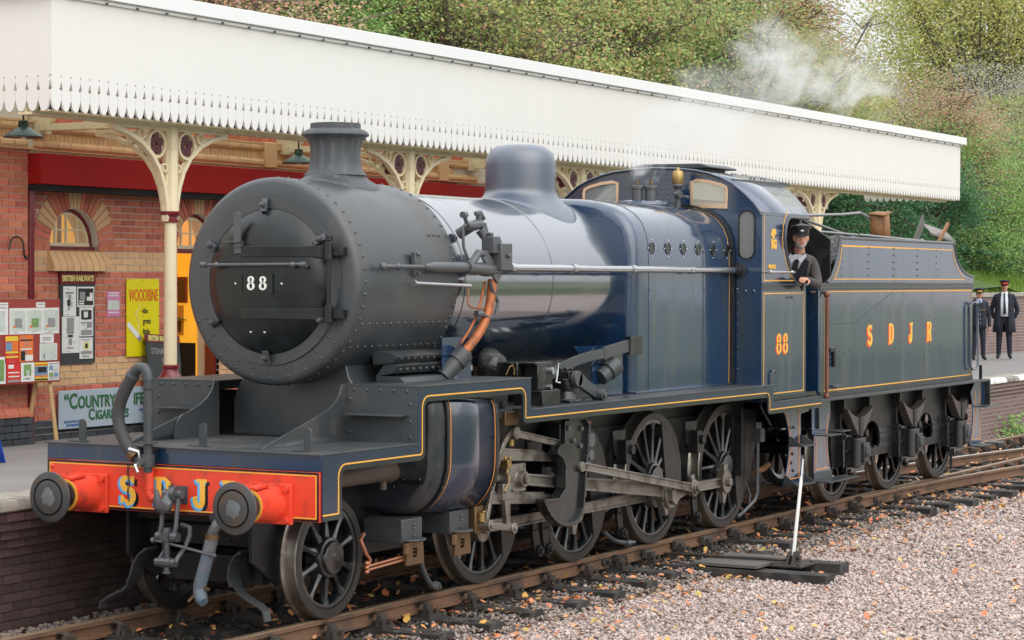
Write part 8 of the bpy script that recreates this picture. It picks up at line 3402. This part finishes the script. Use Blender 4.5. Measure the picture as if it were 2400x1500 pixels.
tag(o, 'bright green grass along the top of the retaining wall', 'grass', kind='stuff')
# weeds at the foot of the platform wall, far right
g = G()
wd = thing('weeds', 'green weeds growing at the foot of the far platform wall', 'weeds', (27.5, 1.4, GZ))
r = random.Random(4)
for k in range(260):
    c = Vector((27.2 + r.gauss(0, .45), 1.42 + r.gauss(0, .08), GZ + r.uniform(.08, .52) * (1 if r.random() < .6 else .5)))
    u = Vector((r.gauss(0, 1), r.gauss(0, 1), r.gauss(0, .6))).normalized()
    w_ = u.orthogonal().normalized()
    s_ = r.uniform(.03, .075)
    g.add([c - u * s_, c + w_ * s_ * .5, c + u * s_, c - w_ * s_ * .5], [(0, 1, 2, 3)])
g.build('leaves', LM['green'], wd, 0)
# tree line behind the camera, mirrored in the paint
me_, _ = crown_mesh('tree line', 77, 26000, 110, 4, 2.6, 600, .34, LM['brown'])
o = obj('far_tree_line', me_, None, (5, -75, 3.4))
tag(o, 'green tree line beyond the grassy rise opposite the station', 'trees', kind='stuff')


# ---- steam
def steam(name, loc, rad, dens, seed, label, scale=1.1, thr=.46):
    mt = bpy.data.materials.new('steam ' + str(seed))
    mt.use_nodes = True
    N, L = mt.node_tree.nodes, mt.node_tree.links
    N.clear()
    ou = N.new('ShaderNodeOutputMaterial')
    pv = N.new('ShaderNodeVolumePrincipled')
    pv.inputs['Color'].default_value = (.97, .97, .98, 1)
    pv.inputs['Anisotropy'].default_value = .1
    tc = N.new('ShaderNodeTexCoord')
    ln = N.new('ShaderNodeVectorMath')
    ln.operation = 'LENGTH'
    L.new(tc.outputs['Object'], ln.inputs[0])
    fall = N.new('ShaderNodeMapRange')
    fall.inputs['From Min'].default_value = .25
    fall.inputs['From Max'].default_value = .98
    fall.inputs['To Min'].default_value = 1
    fall.inputs['To Max'].default_value = 0
    fall.interpolation_type = 'SMOOTHSTEP'
    L.new(ln.outputs['Value'], fall.inputs['Value'])
    mp = N.new('ShaderNodeMapping')
    mp.inputs['Location'].default_value = (seed * 3.7, seed * 1.3, 0)
    mp.inputs['Scale'].default_value = tuple(scale * r for r in rad)
    L.new(tc.outputs['Object'], mp.inputs['Vector'])
    no = N.new('ShaderNodeTexNoise')
    no.inputs['Scale'].default_value = 1.0
    no.inputs['Detail'].default_value = 7
    no.inputs['Roughness'].default_value = .62
    no.inputs['Distortion'].default_value = 1.1
    L.new(mp.outputs['Vector'], no.inputs['Vector'])
    th = N.new('ShaderNodeMapRange')
    th.inputs['From Min'].default_value = thr
    th.inputs['From Max'].default_value = thr + .22
    L.new(no.outputs['Fac'], th.inputs['Value'])
    mu = N.new('ShaderNodeMath')
    mu.operation = 'MULTIPLY'
    L.new(fall.outputs[0], mu.inputs[0])
    L.new(th.outputs[0], mu.inputs[1])
    m2 = N.new('ShaderNodeMath')
    m2.operation = 'MULTIPLY'
    L.new(mu.outputs[0], m2.inputs[0])
    m2.inputs[1].default_value = dens
    L.new(m2.outputs[0], pv.inputs['Density'])
    L.new(pv.outputs[0], ou.inputs['Volume'])
    g = G()
    g.ell((0, 0, 0), (1, 1, 1), 20, 12)
    o = obj(name, g.mesh(name, mt), None, loc)
    o.scale = rad
    return tag(o, label, 'steam', kind='stuff')


steam('steam', (14.95, 1.3, 5.95), (.70, .7, .5), 3.6, 1, 'white steam puff hanging above the canopy', 1.9, .47)
steam('steam', (16.6, 1.6, 5.65), (1.6, 1.0, .85), 2.4, 2, 'thin drifting steam right of the puff above the canopy', 1.5, .52)
steam('steam', (19.6, 2.0, 5.75), (1.6, 1.2, .8), 3.0, 3, 'faint steam wisps drifting towards the canopy end', 1.4, .52)
steam('steam', (13.8, 1.4, 5.2), (1.6, .9, .55), 2.0, 4, 'low steam wisps along the canopy edge', 1.6, .50)
steam('steam', (11.8, .9, 4.6), (1.6, .7, .6), 1.3, 5, 'faint steam rising in front of the canopy boards', 1.3, .45)
steam('steam', (8.12, -.12, 4.02), (.36, .26, .36), 9.0, 7, 'wisps of steam rising from the safety valves', 5.0, .50)
